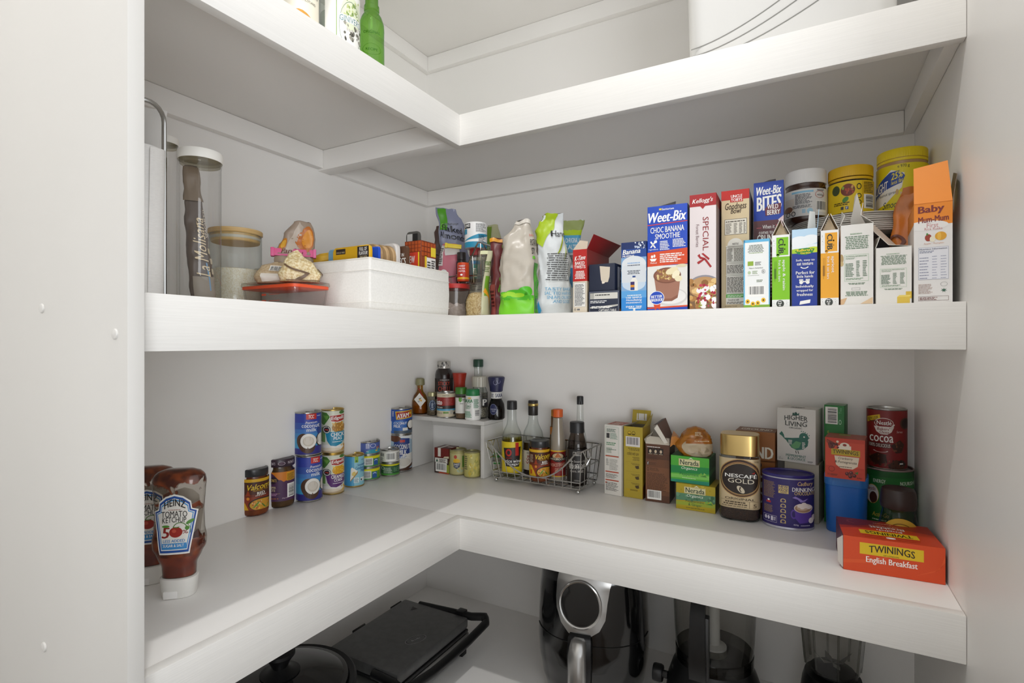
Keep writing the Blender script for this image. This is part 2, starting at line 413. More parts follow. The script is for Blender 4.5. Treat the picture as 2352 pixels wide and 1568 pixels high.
# ================================================================== the room
mb = MB(); mb.box(-.1, WX+.1, -2.0, .1, -.05, 0, noisy('timber_floor', '5d4c3b', '6d5a46', (3, 30, 3), .4)); struct(mb, 'floor')
mb = MB(); mb.box(-.11, WX+.1, -1.9, .112, 2.95, 3.0, PAINT); struct(mb, 'ceiling')
XW, YW, CZ = -.010, .012, 2.95
mb = MB(); mb.box(-.11, XW, -1.9, YW, 0, CZ, PAINT); struct(mb, 'wall_left')
mb = MB(); mb.box(-.11, WX+.1, YW, YW+.1, 0, CZ, PAINT); struct(mb, 'wall_back')
mb = MB(); mb.box(WX, WX+.1, RWY, YW, 0, CZ, PAINT); struct(mb, 'wall_right')
mb = MB(); mb.box(-.11, FWX, -2.0, -1.9, 0, CZ, PAINT); struct(mb, 'wall_front')
mb = MB(); mb.box(WX, WX+.1, -1.9, RWY-.0005, 0, BLOCK_H, PAINT); struct(mb, 'wall_low')  # unseen block added in the opening to keep light off the bottom shelf

FB, FT, PB = .066, .018, .0125          # fascia drop and thickness, board thickness
S = .405                                # shelf depth on both walls
def shelf(z, label, cleats=True):
    t = thing('fitted_shelf', label, 'shelf', (0, 0, z))
    e = .0006
    MB().box(XW+e, WX-e, -S+FT, YW-e, -PB, 0, BOARD, .0006).obj('back_board', t)
    MB().box(XW+e, S-FT, -1.0365, -S+FT-.0007, -PB, 0, BOARD, .0006).obj('side_board', t)
    MB().box(S, WX-e, -S, -S+FT-.0004, -FB, .0012, BRUSH, .0009).obj('fascia', t)
    MB().box(S-FT+.0004, S, -1.0365, -S+FT-.0004, -FB, .0012, BRUSH, .0009).obj('fascia', t)
    if cleats:
        c0, c1 = -PB-.0455, -PB-.0004; q = .019
        MB().box(XW+e, XW+q, -1.0365, -S+.0005-.02, c0, c1, PAINT, .0008).obj('cleat', t)
        MB().box(XW+e, XW+q, -S+.0205, YW-e, c0, c1, PAINT, .0008).obj('cleat', t)
        MB().box(XW+q+e, WX-q-e, YW-q, YW-e, c0, c1, PAINT, .0008).obj('cleat', t)
        MB().box(WX-q, WX-e, -S+FT, YW-e, c0, c1, PAINT, .0008).obj('cleat', t)
        MB().box(XW+e, S-FT, -S-.019, -S+.0195, c0-.004, c1, PAINT, .0008).obj('brace', t)
    return t
shelf(TS, 'white fitted corner shelf highest up, under the ceiling')
shelf(US, 'white fitted corner shelf with glass bottles and a white tub')
shelf(MS, 'white fitted corner shelf at eye level with cereal boxes and bags')
shelf(LS, 'white fitted corner shelf with tins, ketchup and tea boxes')
shelf(BS, 'lowest white fitted corner shelf under the black appliances')

# the end panel on the left with three screw caps
t = thing('shelf_end_panel', 'tall white panel closing off the shelf ends, with round screw caps', 'panel', (0, -1.046, 0))
MB().box(XW+.0006, .4215, -.0085, .0085, .0005, CZ-.0005, MELA, .0008).obj('panel', t)
for px, py in ((97, 708), (265, 767), (102, 1485)):
    d = ray(px, py); p = CAM+d*((-1.0545-CAM.y)/d.y)
    m = MB(); m.lathe([(.0062, 0), (.0062, .0008), (.0055, .0018), (.003, .0024), (0, .0025)], MELA, 24); o = m.obj('screw_cap', t)
    o.location = (p.x, -.0085, p.z); o.rotation_euler = (radians(90), 0, 0)

# ================================================================== light and camera
w = bpy.data.worlds.new('world'); SC.world = w; w.use_nodes = True
nt = w.node_tree; bg = nt.nodes['Background']; bg.inputs['Color'].default_value = (.95, .975, 1, 1)
tc = nt.nodes.new('ShaderNodeTexCoord'); sx = nt.nodes.new('ShaderNodeSeparateXYZ'); mr = nt.nodes.new('ShaderNodeMapRange')     # ambient fill added all round, a little stronger from below to lift undersides
for k_, v_ in (('From Min', -.7), ('From Max', .5), ('To Min', WORLD*WLO), ('To Max', WORLD*WHI)): mr.inputs[k_].default_value = v_
nt.links.new(tc.outputs['Generated'], sx.inputs[0]); nt.links.new(sx.outputs['Z'], mr.inputs['Value']); nt.links.new(mr.outputs[0], bg.inputs['Strength'])
l = bpy.data.lights.new('ceiling_downlight', 'AREA'); l.shape = 'DISK'; l.size = .05; l.energy = LAMP; l.color = (1, .985, .965)
o = bpy.data.objects.new('ceiling_downlight', l); COL.objects.link(o); o.location = (.731, -1.213, 2.90)
l = bpy.data.lights.new('window_daylight', 'AREA'); l.shape = 'RECTANGLE'; l.size = 1.7; l.size_y = FILL_SZ; l.energy = FILL; l.color = (.95, .975, 1)  # soft fill lamp added behind the camera to lift the shelf interiors
o = bpy.data.objects.new('window_daylight', l); COL.objects.link(o); o.location = FILL_LOC; o.rotation_euler = (Vector((.35, -.35, 1.35))-o.location).to_track_quat('-Z', 'Y').to_euler()
cd = bpy.data.cameras.new('camera'); co = bpy.data.objects.new('camera', cd); COL.objects.link(co)
cd.sensor_width = 36; cd.lens = FPX/2352*36; co.location = CAM; co.rotation_euler = (pi/2, 0, YAW); cd.clip_start = .01
SC.camera = co
vs = SC.view_settings; vs.view_transform = 'Standard'; vs.look = 'None'; vs.gamma = 1; vs.use_curve_mapping = False; vs.exposure = EXPO
SC.cycles.max_bounces = 14; SC.cycles.diffuse_bounces = 10; SC.cycles.glossy_bounces = 4; SC.cycles.transparent_max_bounces = 24; SC.cycles.transmission_bounces = 8
LS, MS, US, TS, BS = (z+.0005 for z in (LS, MS, US, TS, BS))
# ================================================================== top: bottles and tub on the upper shelf
GREENG = clear('green_glass', 'bde398', '63b03c'); SHADEG = clear('bottle_glass', 'eef1ee', '8d9491')
def bottle(name, label, pos, z0, prof, glass, th=.0022, **k):
    x, y, r = pos; t = thing(name, label, 'bottle', (x, y, z0), face_cam(x, y, k.get('extra', 0)), k.get('group'))
    m = MB(); shell(m, prof, glass, th, 44); m.obj('glass', t); return t
p = cyl_r(824, 883, 1.102); r = p[2]; zs = znear(22, *p)-US
t = bottle('green_bottle', 'empty green glass bottle without a cap on the high shelf', p, US, [(r*.9, 0), (r, .004), (r, zs*.62), (r*.985, zs*.63), (r*.985, zs*.8), (r, zs*.81), (r*.97, zs*.9), (r*.8, zs*.98), (r*.6, zs*1.03), (r*.54, zs*1.06), (r*.6, zs*1.065), (r*.6, zs*1.12), (r*.52, zs*1.13), (r*.5, zs*1.5), (r*.56, zs*1.51), (r*.56, zs*1.58), (r*.48, zs*1.6)], GREENG)
m = MB(); i = ring_ink(r, zs); g = clear('green_emboss', 'b9e08e', '4d9a2c')
i.T('ORIGINAL', .2, .71, .8, .745, g, .02); i.T('RECIPE', .28, .5, .72, .53, g, .02); i.O(.5, .52, .34, .07, .06, g)
i.to(m, wrap(r*.99, 0), r*.12, None, .0004); m.obj('embossing', t)
p = cyl_r(732, 827, 1.06); r = p[2]
t = bottle('gin_bottle', 'clear glass bottle with a white botanical label, beside the green bottle', p, US, [(r*.92, 0), (r, .005), (r, .17), (r*.93, .185), (r*.6, .2), (r*.36, .207), (r*.34, .26), (r*.4, .262), (r*.4, .275), (r*.33, .277)], SHADEG)
m = MB(); m.lathe([(r*.95, .006), (r*.95, .12), (0, .12)], clear('gin', 'f2f5f3', 'c3cac6'), 36); m.obj('spirit', t)
m = MB(); m.lathe([(r*.44, .262), (r*.44, .31), (0, .312)], mat('2a2a2a', .4), 24); m.obj('stopper', t)
def f(i):
    i.F(.27, .0, .98, .995, .012, '8fae5f', 2); i.E(.64, .62, .27, .2, 'dfe6c8', 2)
    i.D(.45, .58, .85, .8, 34, ['9fb06a', 'c3cc8d', '7e9a52', 'e9ecd8'], .022, 3, 5); i.D(.45, .3, .92, .5, 40, ['6d6a60', '9b988c', 'c9c6ba', '4a4840'], .024, 3, 8)
    i.R(.3, .5, .96, .585, 'f4f3ee', 3.8); i.T('GINIVERSE', .34, .505, .96, .575, '5d8a8e', .0); i.T('BOTANICAL GIN', .4, .87, .9, .9, 'b9b6a4')
    i.O(.63, .46, .3, .3, .03, '8c9a84', 3.5)
label_on(t, r, .02, .155, f, 'f5f4ef', span=.34, ang=.32)
m = MB(); i = ring_ink(r, .155, True); i.D(.1, .3, .9, .9, 26, ['aeb3a6', '8d9484'], .02); i.to(m, wrap(r*.97, .02, pi), r*.12); m.obj('back_label', t)
p = cyl_r(640, 732, 1.02); r = p[2]
t = bottle('whisky_bottle', 'clear bottle with a cream label banded in amber and blue', p, US, [(r*.92, 0), (r, .005), (r, .16), (r*.9, .18), (r*.4, .2), (r*.36, .25), (r*.42, .252), (r*.42, .262), (r*.34, .264)], SHADEG)
m = MB(); m.lathe([(r*.94, .006), (r*.94, .15), (0, .15)], clear('whisky', 'd9a24a', '8a4d12'), 36); m.obj('whisky', t)
m = MB(); m.lathe([(r*.46, .252), (r*.46, .3), (0, .302)], mat('23272e', .4), 24); m.obj('cap', t)
def f(i):
    i.E(.5, -.05, .62, .56, 'd69a3a', 2, 40); i.E(.5, -.06, .6, .53, '23262c', 2.5, 40); i.E(.5, -.08, .58, .5, '4a6f96', 3, 40)
    i.T('SINGLE MALT WHISKY', .12, .72, .97, .79, '2a2620', .02); i.T('PRODUCT OF SCOTLAND', .3, .62, .9, .65, '5a5548')
label_on(t, r, .012, .14, f, 'f3ecd9', span=.6)

A, B = box3(1568, 2078, -.372); w2 = (B.x-A.x)/2
t = thing('storage_tub', 'large white plastic tub with curved grooves on the high shelf', 'tub', ((A.x+B.x)/2, -.366+.14, US))
m = MB(); whp = mat('dad9d6', .35, 0, 'white_plastic'); H = .25
def rr(hx, hy, rad, z, n=6):
    o = []
    for cx, cy, a0 in ((hx-rad, hy-rad, 0), (-hx+rad, hy-rad, 90), (-hx+rad, -hy+rad, 180), (hx-rad, -hy+rad, 270)):
        for k in range(n+1): a = radians(a0+90*k/n); o.append((cx+rad*cos(a), cy+rad*sin(a), z))
    return o
def tubring(q, z): return rr(w2*q, .14*q, .03, z)
m.loft([tubring(.95, 0), tubring(.965, .004), tubring(1, H), tubring(1.03, H+.001), tubring(1.03, H+.008), tubring(.985, H+.008), tubring(.95, .006)], whp)
m.obj('tub', t)
m = MB(); gv = mat('8f8e8a', .4)  # raised lines, their grey painted in for the shade inside the grooves
for z0, zz, e in ((.035, .17, 1.6), (.022, .145, 1.7), (.010, .11, 1.8)):
    pts = []
    for k in range(25):
        u = k/24; x = -w2*.95+u*w2*1.8; z = z0+(zz-z0)*u**e; q = .965+.035*(z-.004)/(H-.004); pts.append((x*q, -.14*q-.0001, z))
    m.tube(pts, .0011, gv, 5)
m.obj('groove', t)

# ================================================================== middle shelf, left wing
p = cyl_r(262, 374, .985); x, y, r = p
t = thing('paper_towel_stand', 'white paper towel roll on a chrome looped stand by the end panel', 'paper towel', (x, y, MS), face_cam(x, y))
H = zat(340, x, y)-MS; tw = noisy('embossed_paper', 'f6f5f3', 'fbfaf8', (150, 150, 900), .9, .08, detail=1)
m = MB(); m.lathe([(r*.4, .006), (r*.985, .006), (r, .009), (r, H-.003), (r*.985, H), (r*.42, H), (r*.4, H-.002)], tw, 56); m.obj('roll', t)
m = MB(); m.lathe([(r*1.05, 0), (r*1.05, .003), (r*.9, .0055), (0, .0055)], CHROME, 40); m.obj('base', t)
m = MB(); zt = zat(226, x, y)-MS; a = .024
m.tube([(-a+.008, 0, .005), (-a+.008, 0, zt-.03)]+[(.008-a*cos(k*pi/12), 0, zt-.03+.03*sin(k*pi/12)) for k in range(1, 12)]+[(a+.008, 0, zt-.03), (a+.008, 0, .005)], .0036, CHROME, 10); m.obj('loop_handle', t)
m = MB(); vs = []
for i in range(9):
    for j in range(12):
        u, v = i/8, j/11; vs.append((r*1.02*sin(u*1.3+.35)+.003*v, -r*1.02*cos(u*1.3+.35)-.001, .008+v*(H-.012+.006*u)))
m.add(vs, [[i*12+j, (i+1)*12+j, (i+1)*12+j+1, i*12+j+1] for i in range(8) for j in range(11)], tw, True); m.obj('loose_sheet', t)
p = cyl_r(322, 384, 1.044); x, y, r = p; H = zat(250, x, y)-MS
m = MB(); fn = pouch_fn(H, [(0, r, .006, 0, 0), (.7, r, .006, 0, 0), (.9, r*.95, .006, 0, 0), (1, r*.95, .003, .002, 0)], .003, 34, 3); pouch(m, fn, mat('efeeec', .6), 30, 30)
t = tag(m.obj('napkin_packet', None, (x, y, MS), face_cam(x, y)), 'white soft packet standing tall behind the paper towel roll', 'packet')

def tall_jar(pl, pr, rho, ytop, ylid, label):
    x, y, r = cyl_r(pl, pr, rho); t = thing('pasta_container', label, 'container', (x, y, MS), face_cam(x, y))
    zt = znear(ytop, x, y, r)-MS; zl = znear(ylid, x, y, r)-MS; q = r*.95
    m = MB(); shell(m, [(q*.92, 0), (q*.96, .003), (q*.97, zl-.012), (q*1.0, zl-.004), (q, zl+.006)], PLAST, .0016, 48); m.obj('body', t)
    m = MB(); m.lathe([(r*.9, zl+.004), (r*.97, zl-.0005), (r, zl+.002), (r, zt-.004), (r*.97, zt), (r*.5, zt+.0015), (0, zt+.0015)], mat('f1efe9', .4), 56); m.obj('lid', t)
    m = MB(); m.lathe([(q*.93, zl-.006), (q*.95, zl-.002), (q*.95, zl+.003), (0, zl+.003)], clear('seal', 'e9e6da', 'b9b6aa'), 40); m.obj('seal', t)
    return t, r, zl
t, r, zl = tall_jar(346, 411, 1.09, 308, 323, 'tall clear container with white lid, tucked between paper towel and its twin')
t, r, zl = tall_jar(405, 513, 1.0, 337, 358, 'tall clear container with white lid holding a brown pasta packet')
brown = mat('5d5148', .38, 0, 'pasta_wrap')
x, y, _ = cyl_r(405, 513, 1.0)
m = MB(); Hs = zl-.012; fn = pouch_fn(Hs, [(0, .016, .008, .005, 0), (.12, .018, .010, .003, 0), (.6, .0145, .009, -.007, 0), (.93, .0115, .006, -.0125, 0), (1, .0105, .002, -.0135, 0)], .002, 40, 9)
pouch(m, fn, brown, 36, 40)
def f(i):
    i.R(.02, .74, .98, .99, '7a6a58', 1); i.T('La Molisana', .42, .2, .72, .62, 'd9c6a2', .0, .3, rot=90); i.T('SPAGHETTI', .74, .48, .84, .68, 'cfc3b2', .02, rot=90)
    i.R(.3, .02, .9, .2, '8f8577', 1); i.P([(.62, .3), (.66, .3), (.7, .1), (.66, .1)], '6f97b8'); i.L(.78, .22, .9, .44, 3, 'b7a98f'); i.D(.45, .5, .62, .6, 8, ['c9b48c', 'a9926c'], .012)
pouch_ink(m, fn, Hs, .03, f, 36, 40)
m.obj('pasta_packet', None, (x, y, MS+.0045), face_cam(x, y)); tag(bpy.data.objects['pasta_packet'], 'long brown packet of pasta standing inside the tall clear container', 'packet')

x, y, r = cyl_r(476, 604, 1.17); zt = znear(520, x, y, r)-MS; q = r*.965
t = thing('rice_jar', 'glass storage jar of white rice with a bamboo lid', 'jar', (x, y, MS), face_cam(x, y))
m = MB(); shell(m, [(q*.93, 0), (q, .004), (q, zt-.0095)], GLASS, .002, 52); m.obj('glass', t)
bam = noisy('bamboo', 'c9a468', 'd8b981', (16, 16, 300), .5)
m = MB(); m.lathe([(r*.97, zt-.009), (r, zt-.0075), (r, zt-.001), (r*.985, zt), (0, zt)], bam, 52); m.lathe([(0, zt-.024), (q*.9, zt-.024), (q*.93, zt-.0225), (q*.93, zt-.009), (0, zt-.009)], bam, 48); m.obj('lid', t)
m = MB(); m.lathe([(q*.94, zt-.0185), (q*.957, zt-.017), (q*.957, zt-.0145), (q*.94, zt-.013)], mat('c8c2b4', .5), 48); m.obj('seal_ring', t)
m = MB(); rc = noisy('rice_bed', 'efe6cf', 'faf5e6', (500, 500, 320), .6, .6, lo=.42, hi=.6); fz = .083
m.lathe([(q*.9, .0035), (q*.94, .005), (q*.94, fz), (q*.6, fz+.003), (0, fz+.002)], rc, 48)
rnd = random.Random(2); grs = [mat(c, .5) for c in ('faf4e4', 'f2e9d0', 'e8dcbc')]
for k in range(1500):
    a = rnd.uniform(-pi/2, pi/2)*1.15-pi/2; z = rnd.uniform(.007, fz); ph = rnd.uniform(0, pi); l = .0031; hw = .0006; rr_ = q*.942
    c = Vector((rr_*cos(a), rr_*sin(a), z)); tx = Vector((-sin(a), cos(a), 0)); d = tx*cos(ph)+Vector((0, 0, sin(ph))); e = tx*-sin(ph)+Vector((0, 0, cos(ph))); n = Vector((cos(a), sin(a), 0))*.0004
    m.add([c-d*l, c-e*hw+n, c+d*l, c+e*hw+n], [[0, 1, 2, 3]], grs[k % 3])
o = m.obj('rice', t); o['kind'] = 'stuff'

# clear food box with an orange seal, three bags on it
t = thing('food_container', 'low clear food box with an orange sealed lid beside the rice jar', 'food box', (.232, -.708, MS)); hx, hy, H = .074, .041, .0505
def q(k, z): return rr(hx*k, hy*k, .014, z)
m = MB(); m.loft([q(.9, 0), q(.92, .002), q(.985, H-.012), q(.96, H-.012), q(.89, .002)], PLAST); m.obj('box', t)
m = MB(); m.loft([q(.98, H-.0125), q(1.0, H-.012), q(1.0, H-.007), q(.98, H-.0065)], mat('e2532a', .4)); m.obj('seal', t)
m = MB(); m.loft([q(1.02, H-.0075), q(1.03, H-.006), q(1.02, H-.0008), q(.98, H), q(.9, H-.0018)], clear('lid_plastic', 'f6f5f2', 'd9d8d4', .9, .15)); m.obj('lid', t)
m = MB(); i = Ink(2*hx, H)
for v in (.28, .5): i.R(.42, v, .5, v+.07, 'd2502e'); i.R(.55, v+.03, .74, v+.045, 'd2502e')
i.to(m, flat((-hx, -hy*.962, 0), (1, 0, 0), (0, 0, 1), (0, -1, 0))); m.obj('scale_marks', t)
zt = MS+H+.0006
def bag(name, label, x, y, z0, H, tab, m_, ink=None, rz=None, amp=.003, seed=1, fr=28, na=36, nt=30, cat='bag', parent=None, extra=0, px=.75, py=.6):
    m = MB(); fn = pouch_fn(H, tab, amp, fr, seed, px, py); pouch(m, fn, m_, na, nt)
    if ink: pouch_ink(m, fn, H, .1, ink, na, nt)
    o = m.obj(name, parent, (x, y, z0), face_cam(x, y, extra) if rz is None else rz, 50); o['h'] = H
    if not parent: tag(o, label, cat)
    return o, fn
P_ = on_x(628, .2); tan_ = noisy('tan_grain', 'b49a76', 'cdb896', (300, 300, 300), .45)
bag('grain_bag', 'tan bag of pale grain with a small black and white label on the food box', P_.x, P_.y, zt, .040, [(0, .027, .019, 0, 0), (.3, .032, .021, 0, 0), (.8, .024, .013, .004, 0), (1, .010, .004, .01, 0)], tan_,
    lambda i: (i.R(.3, .05, .75, .42, 'ddd6c9', 1), i.R(.42, .55, .72, .8, 'e8e4da', 1), i.L(.44, .58, .7, .78, 4, K)), amp=.003, seed=4)
P_ = on_x(686, .262); cr = noisy('breadcrumbs', 'cdb27c', 'f0e3bd', (260, 260, 260), .5, .4, lo=.4, hi=.62)
zc = zat(577, P_.x, P_.y)-zt
o, fn = bag('crumb_bag', 'clear folded bag of pale yellow breadcrumbs at the front of the food box lid', P_.x, P_.y, zt, zc, [(0, .033, .017, .002, 0), (.25, .036, .018, .002, 0), (.6, .026, .014, 0, 0), (.9, .013, .006, -.006, 0), (1, .008, .002, -.008, 0)], cr,
    lambda i: (i.P([(.18, .55), (.24, .56), (.62, .28), (.58, .24)], '6b5138'), i.P([(.44, .03), (.5, .03), (.62, .27), (.57, .3)], '6b5138'), i.P([(.86, .45), (.92, .42), (.97, .08), (.92, .04)], '5d4632'), i.R(.3, .03, .9, .06, '7b6044')), amp=.004, seed=12)
P_ = on_x(676, .2); zc = zat(507, P_.x, P_.y)-zt; zk = zat(581, P_.x, P_.y)-zt
o, fn = bag('snack_bag', 'crumpled brown printed food bag closed with a pink clip', P_.x, P_.y, zt, zc, [(0, .03, .012, .004, 0), (.35, .034, .008, .0, 0), (.46, .033, .003, -.001, 0), (.62, .031, .006, .003, 0), (.8, .024, .007, .009, 0), (1, .014, .002, .016, 0)], mat('8f7c6c', .35),
    lambda i: (i.R(.03, .48, .97, .99, '9a8878', 1), i.E(.68, .72, .2, .2, 'b5651d', 2), i.E(.7, .72, .14, .14, 'd58a1e', 3), i.E(.25, .62, .11, .1, 'c07a24', 2), i.E(.27, .63, .07, .06, 'dba53c', 3), i.P([(.36, .5), (.52, .5), (.54, .9), (.42, .98)], 'b7a99b'), i.T('Panko', .3, .49, .62, .57, '6a2f26', .03), i.D(.5, .5, .64, .56, 6, ['b5442c'], .014), i.R(.05, .1, .95, .44, 'a08d78', 1)), amp=.005, seed=6, fr=36)
m = MB(); m.box(-.0375, .0375, -.0062, .0062, zk-.007, zk+.007, 'd9548a', .0012); m.box(-.041, -.034, -.0075, .0075, zk-.0085, zk+.0085, 'd9548a', .0015); m.box(.034, .040, -.0078, .0078, zk-.0085, zk+.0085, 'e0699a', .0015)
c_ = m.obj('bag_clip', None, (P_.x-.001, P_.y, zt), face_cam(P_.x, P_.y)); tag(c_, 'pink plastic clip pinching the brown snack bag', 'clip')

# white fabric bin
X0, X1, Y0, Y1 = .062, .386, -.654, -.415; ZT = MS+.0925
fab = noisy('white_fabric', 'e6e4df', 'eceae5', (300, 300, 300), .75, .12)
t = thing('fabric_bin', 'white fabric storage bin packed with food packets', 'bin', ((X0+X1)/2, (Y0+Y1)/2, MS)); hx, hy, H = (X1-X0)/2, (Y1-Y0)/2, .0925
m = MB(); q = lambda k, z, s=.0: rr(hx+k, hy+k, .004, z, 3)
m.loft([q(-.003, 0), q(-.001, .003), q(0, .02), q(.0008, .045), q(0, .075), q(0, H), q(-.004, H), q(-.005, .004)], fab); m.obj('bin', t, ang=60)
m = MB()
for z in (.016, H-.02): 
    for dz in (0,): m.tube([(a, b, z) for a, b, _ in rr(hx+.0009, hy+.0009, .004, 0, 3)], .0007, fab, 4, True)
m.obj('seam', t)
m = MB(); m.tube([(a, b, H) for a, b, _ in rr(hx-.002, hy-.002, .004, 0, 3)], .0026, mat('dcd9d0', .8), 6, True); m.obj('rim', t)
zb = MS+.0045
# bananas
P_ = on_x(742, .215); t = thing('banana_bunch', 'yellow bananas lying in the white fabric bin', 'bananas', (P_.x+.012, P_.y+.022, zb+.043), radians(38)); ban = noisy('banana_skin', 'c99a1c', 'e0b42c', (40, 40, 40), .45)
for k, (dz, dy, rr_) in enumerate(((.054, 0, .0145), (.028, -.005, .0138), (.001, .004, .0135), (-.0275, .0, .0135))):
    m = MB(); pts = [(-.05+.1*u/14, dy+.012*sin(pi*u/14), dz+.012*sin(pi*u/14)) for u in range(15)]
    m.tube(pts, [rr_*(.35+.65*min(1, 5*min(u/14, 1-u/14)+.1)) for u in range(15)], ban, 10); m.obj('banana', t)
m = MB(); m.tube([(-.05, 0, .054), (-.053, 0, .046), (-.054, -.002, .036)], .0045, '6b5a22', 8); m.obj('stem', t)
# flat pouches standing in the bin
def slabpouch(name, label, A, B, ztop, col, ink=None, th=.008, rad=.008, z0=zb, cat='packet', lean=0):
    A = Vector((A.x, A.y, 0)); B = Vector((B.x, B.y, 0)); w = (B-A).length/2; rz = atan2(B.y-A.y, B.x-A.x); H = ztop-z0
    m = MB(); prof = [p for p in rr(w, H/2, rad, 0, 4)]
    def ring(k, d): return [(p[0]*k, d, H/2+p[1]*k) for p in prof]
    m.loft([ring(.97, -th*.5), ring(1, -th*.28), ring(1, th*.28), ring(.97, th*.5)], mat(col, .5) if isinstance(col, str) else col)
    if ink: i = Ink(2*w, H); ink(i); i.to(m, flat((-w, -th*.5, 0), (1, 0, 0), (0, 0, 1), (0, -1, 0)))
    o = m.obj(name, None, ((A.x+B.x)/2, (A.y+B.y)/2, z0), rz); return tag(o, label, cat)
A, B = on_y(768, -.625), on_y(853, -.625)
slabpouch('flavour_pouch', 'mustard yellow and black pouch reading FULL OF FLAVOUR in the bin', A, B, zat(561, B.x, B.y), 'd9a916', lambda i: (i.R(.68, .02, .98, .98, '2e2624', 2), i.R(.1, .885, .36, .97, '2e2624', 2), i.T('MINCE FREE', .12, .9, .34, .925, 'd8c9a0'), i.T('FULL OF', .74, .91, .93, .965, W, .02), i.T('FLAVOUR!', .73, .845, .95, .9, W, .02), i.T('SHAKE COATING', .75, .8, .94, .83, 'd8c9a0'), i.P([(.1, .5), (.3, .6), (.6, .5), (.6, .1), (.1, .1)], 'c4940f'), i.P([(.5, .62), (.54, .7), (.58, .62)], '2e2624')), .009)
A, B = on_y(757, -.612), on_y(779, -.612)
slabpouch('blue_pouch', 'light blue pouch corner peeking between bananas and yellow pouch', A, B, zat(572, B.x, B.y), '7fb2cf', lambda i: i.R(.6, .02, .97, .97, 'd9e3e8'), .006, .005)
A, B = on_y(852, -.6), on_y(872, -.6)
slabpouch('star_packet', 'bright blue packet with a white star in the bin', A, B, zat(568, A.x, A.y), '1b4fc4', lambda i: i.P([(.4+.13*(1 if k % 2 == 0 else .42)*sin(k*pi/5), .8+.05*(1 if k % 2 == 0 else .42)*cos(k*pi/5)) for k in range(10)], W), .006, .003)
kraft = noisy('kraft_card', 'ab8a60', 'b99a70', (60, 60, 60), .7)
for k, (a, b, yy, yt, nm) in enumerate(((783, 878, -.585, 558, 'kraft cardboard tray standing nearest the yellow pouch in the bin'), (800, 893, -.565, 560, 'kraft cardboard tray in the middle of three in the bin'), (815, 908, -.545, 562, 'kraft cardboard tray furthest back of three in the bin'))):
    A, B = on_y(a, yy), on_y(b, yy); slabpouch('cardboard_tray', nm, A, B, zat(yt, B.x, B.y), kraft, None, .009, .022)
for o in [o for o in bpy.data.objects if o.name.startswith('cardboard_tray')]: o['group'] = 'kraft trays in the fabric bin'
A, B = on_y(786, -.52), on_y(916, -.52)
slabpouch('sachet_bag', 'white packet with red ends and a dark strip behind the kraft trays', A, B, zat(558, B.x, B.y), 'e6e1dc', lambda i: (i.R(.15, .9, .52, .985, '2c2629', 2), i.R(.13, .9, .2, .985, 'c2444a', 3), i.R(.5, .9, .58, .985, 'c2444a', 3), i.R(.6, .8, .97, .95, 'd8d0c9', 2)), .014, .012)
A, B = on_y(905, -.505), on_y(938, -.505)
slabpouch('microwave_pouch', 'dark brown pouch reading HEAT IN 90 SECS beside the red and white box', A, B, zat(568, A.x, A.y), '5b3d2a', lambda i: (i.T('HEAT IN', .15, .84, .8, .89, W, .02), i.T('90SECS', .08, .72, .92, .82, W, .04), i.R(.1, .68, .7, .69, W), i.R(.05, .4, .95, .6, 'a8804f')), .009, .004)
C0 = on_x(967, .356); A = on_y(930, C0.y); zt_ = zat(552, C0.x, C0.y)
def f(i):
    i.R(0, .64, 1, .84, 'd2432c', 1); i.T('NEW', .14, .69, .62, .79, W, .03); i.R(0, .84, 1, 1, '7a2f17', 1)
    for a in range(5):
        for b in range(3): i.R(.03+a*.2, .85+b*.05, .19+a*.2, .892+b*.05, 'b3501f', 2)
    i.R(.82, 0, .9, .84, 'e8c32a', 2); i.R(.9, 0, 1, .84, '8d4426', 2); i.T('W', .0, .3, .2, .42, '3a2a20', .03)
def g(i):
    i.R(0, .0, .25, 1, '8d4426', 1); i.R(.25, 0, .38, .8, 'e8c32a', 2); i.R(0, .78, 1, 1, '7a2f17', 1)
    for a in range(5):
        for b in range(3): i.R(.03+a*.2, .79+b*.07, .19+a*.2, .845+b*.07, 'b3501f', 2)
    i.R(.66, .8, 1, .93, 'ead03c', 3); i.L(.42, .2, .64, .74, 14); i.L(.7, .2, .96, .76, 18)
carton('noodle_box', 'red and white box with a brown tiled-roof top marked NEW in the fabric bin', 'box', A, C0, zb+.001, zt_-zb, .05, 'e9e6e2', f, None, g)
A, B = on_y(935, -.424), on_y(965, -.424)
slabpouch('foil_packet', 'black and white foil packet with a pointed top behind the red and white box', A, B, zat(534, A.x, A.y), '55534f', lambda i: (i.R(.1, .8, .5, .97, 'c9c8c4', 2), i.R(.55, .84, .9, .97, '1f1e1e', 2)), .008, .008)
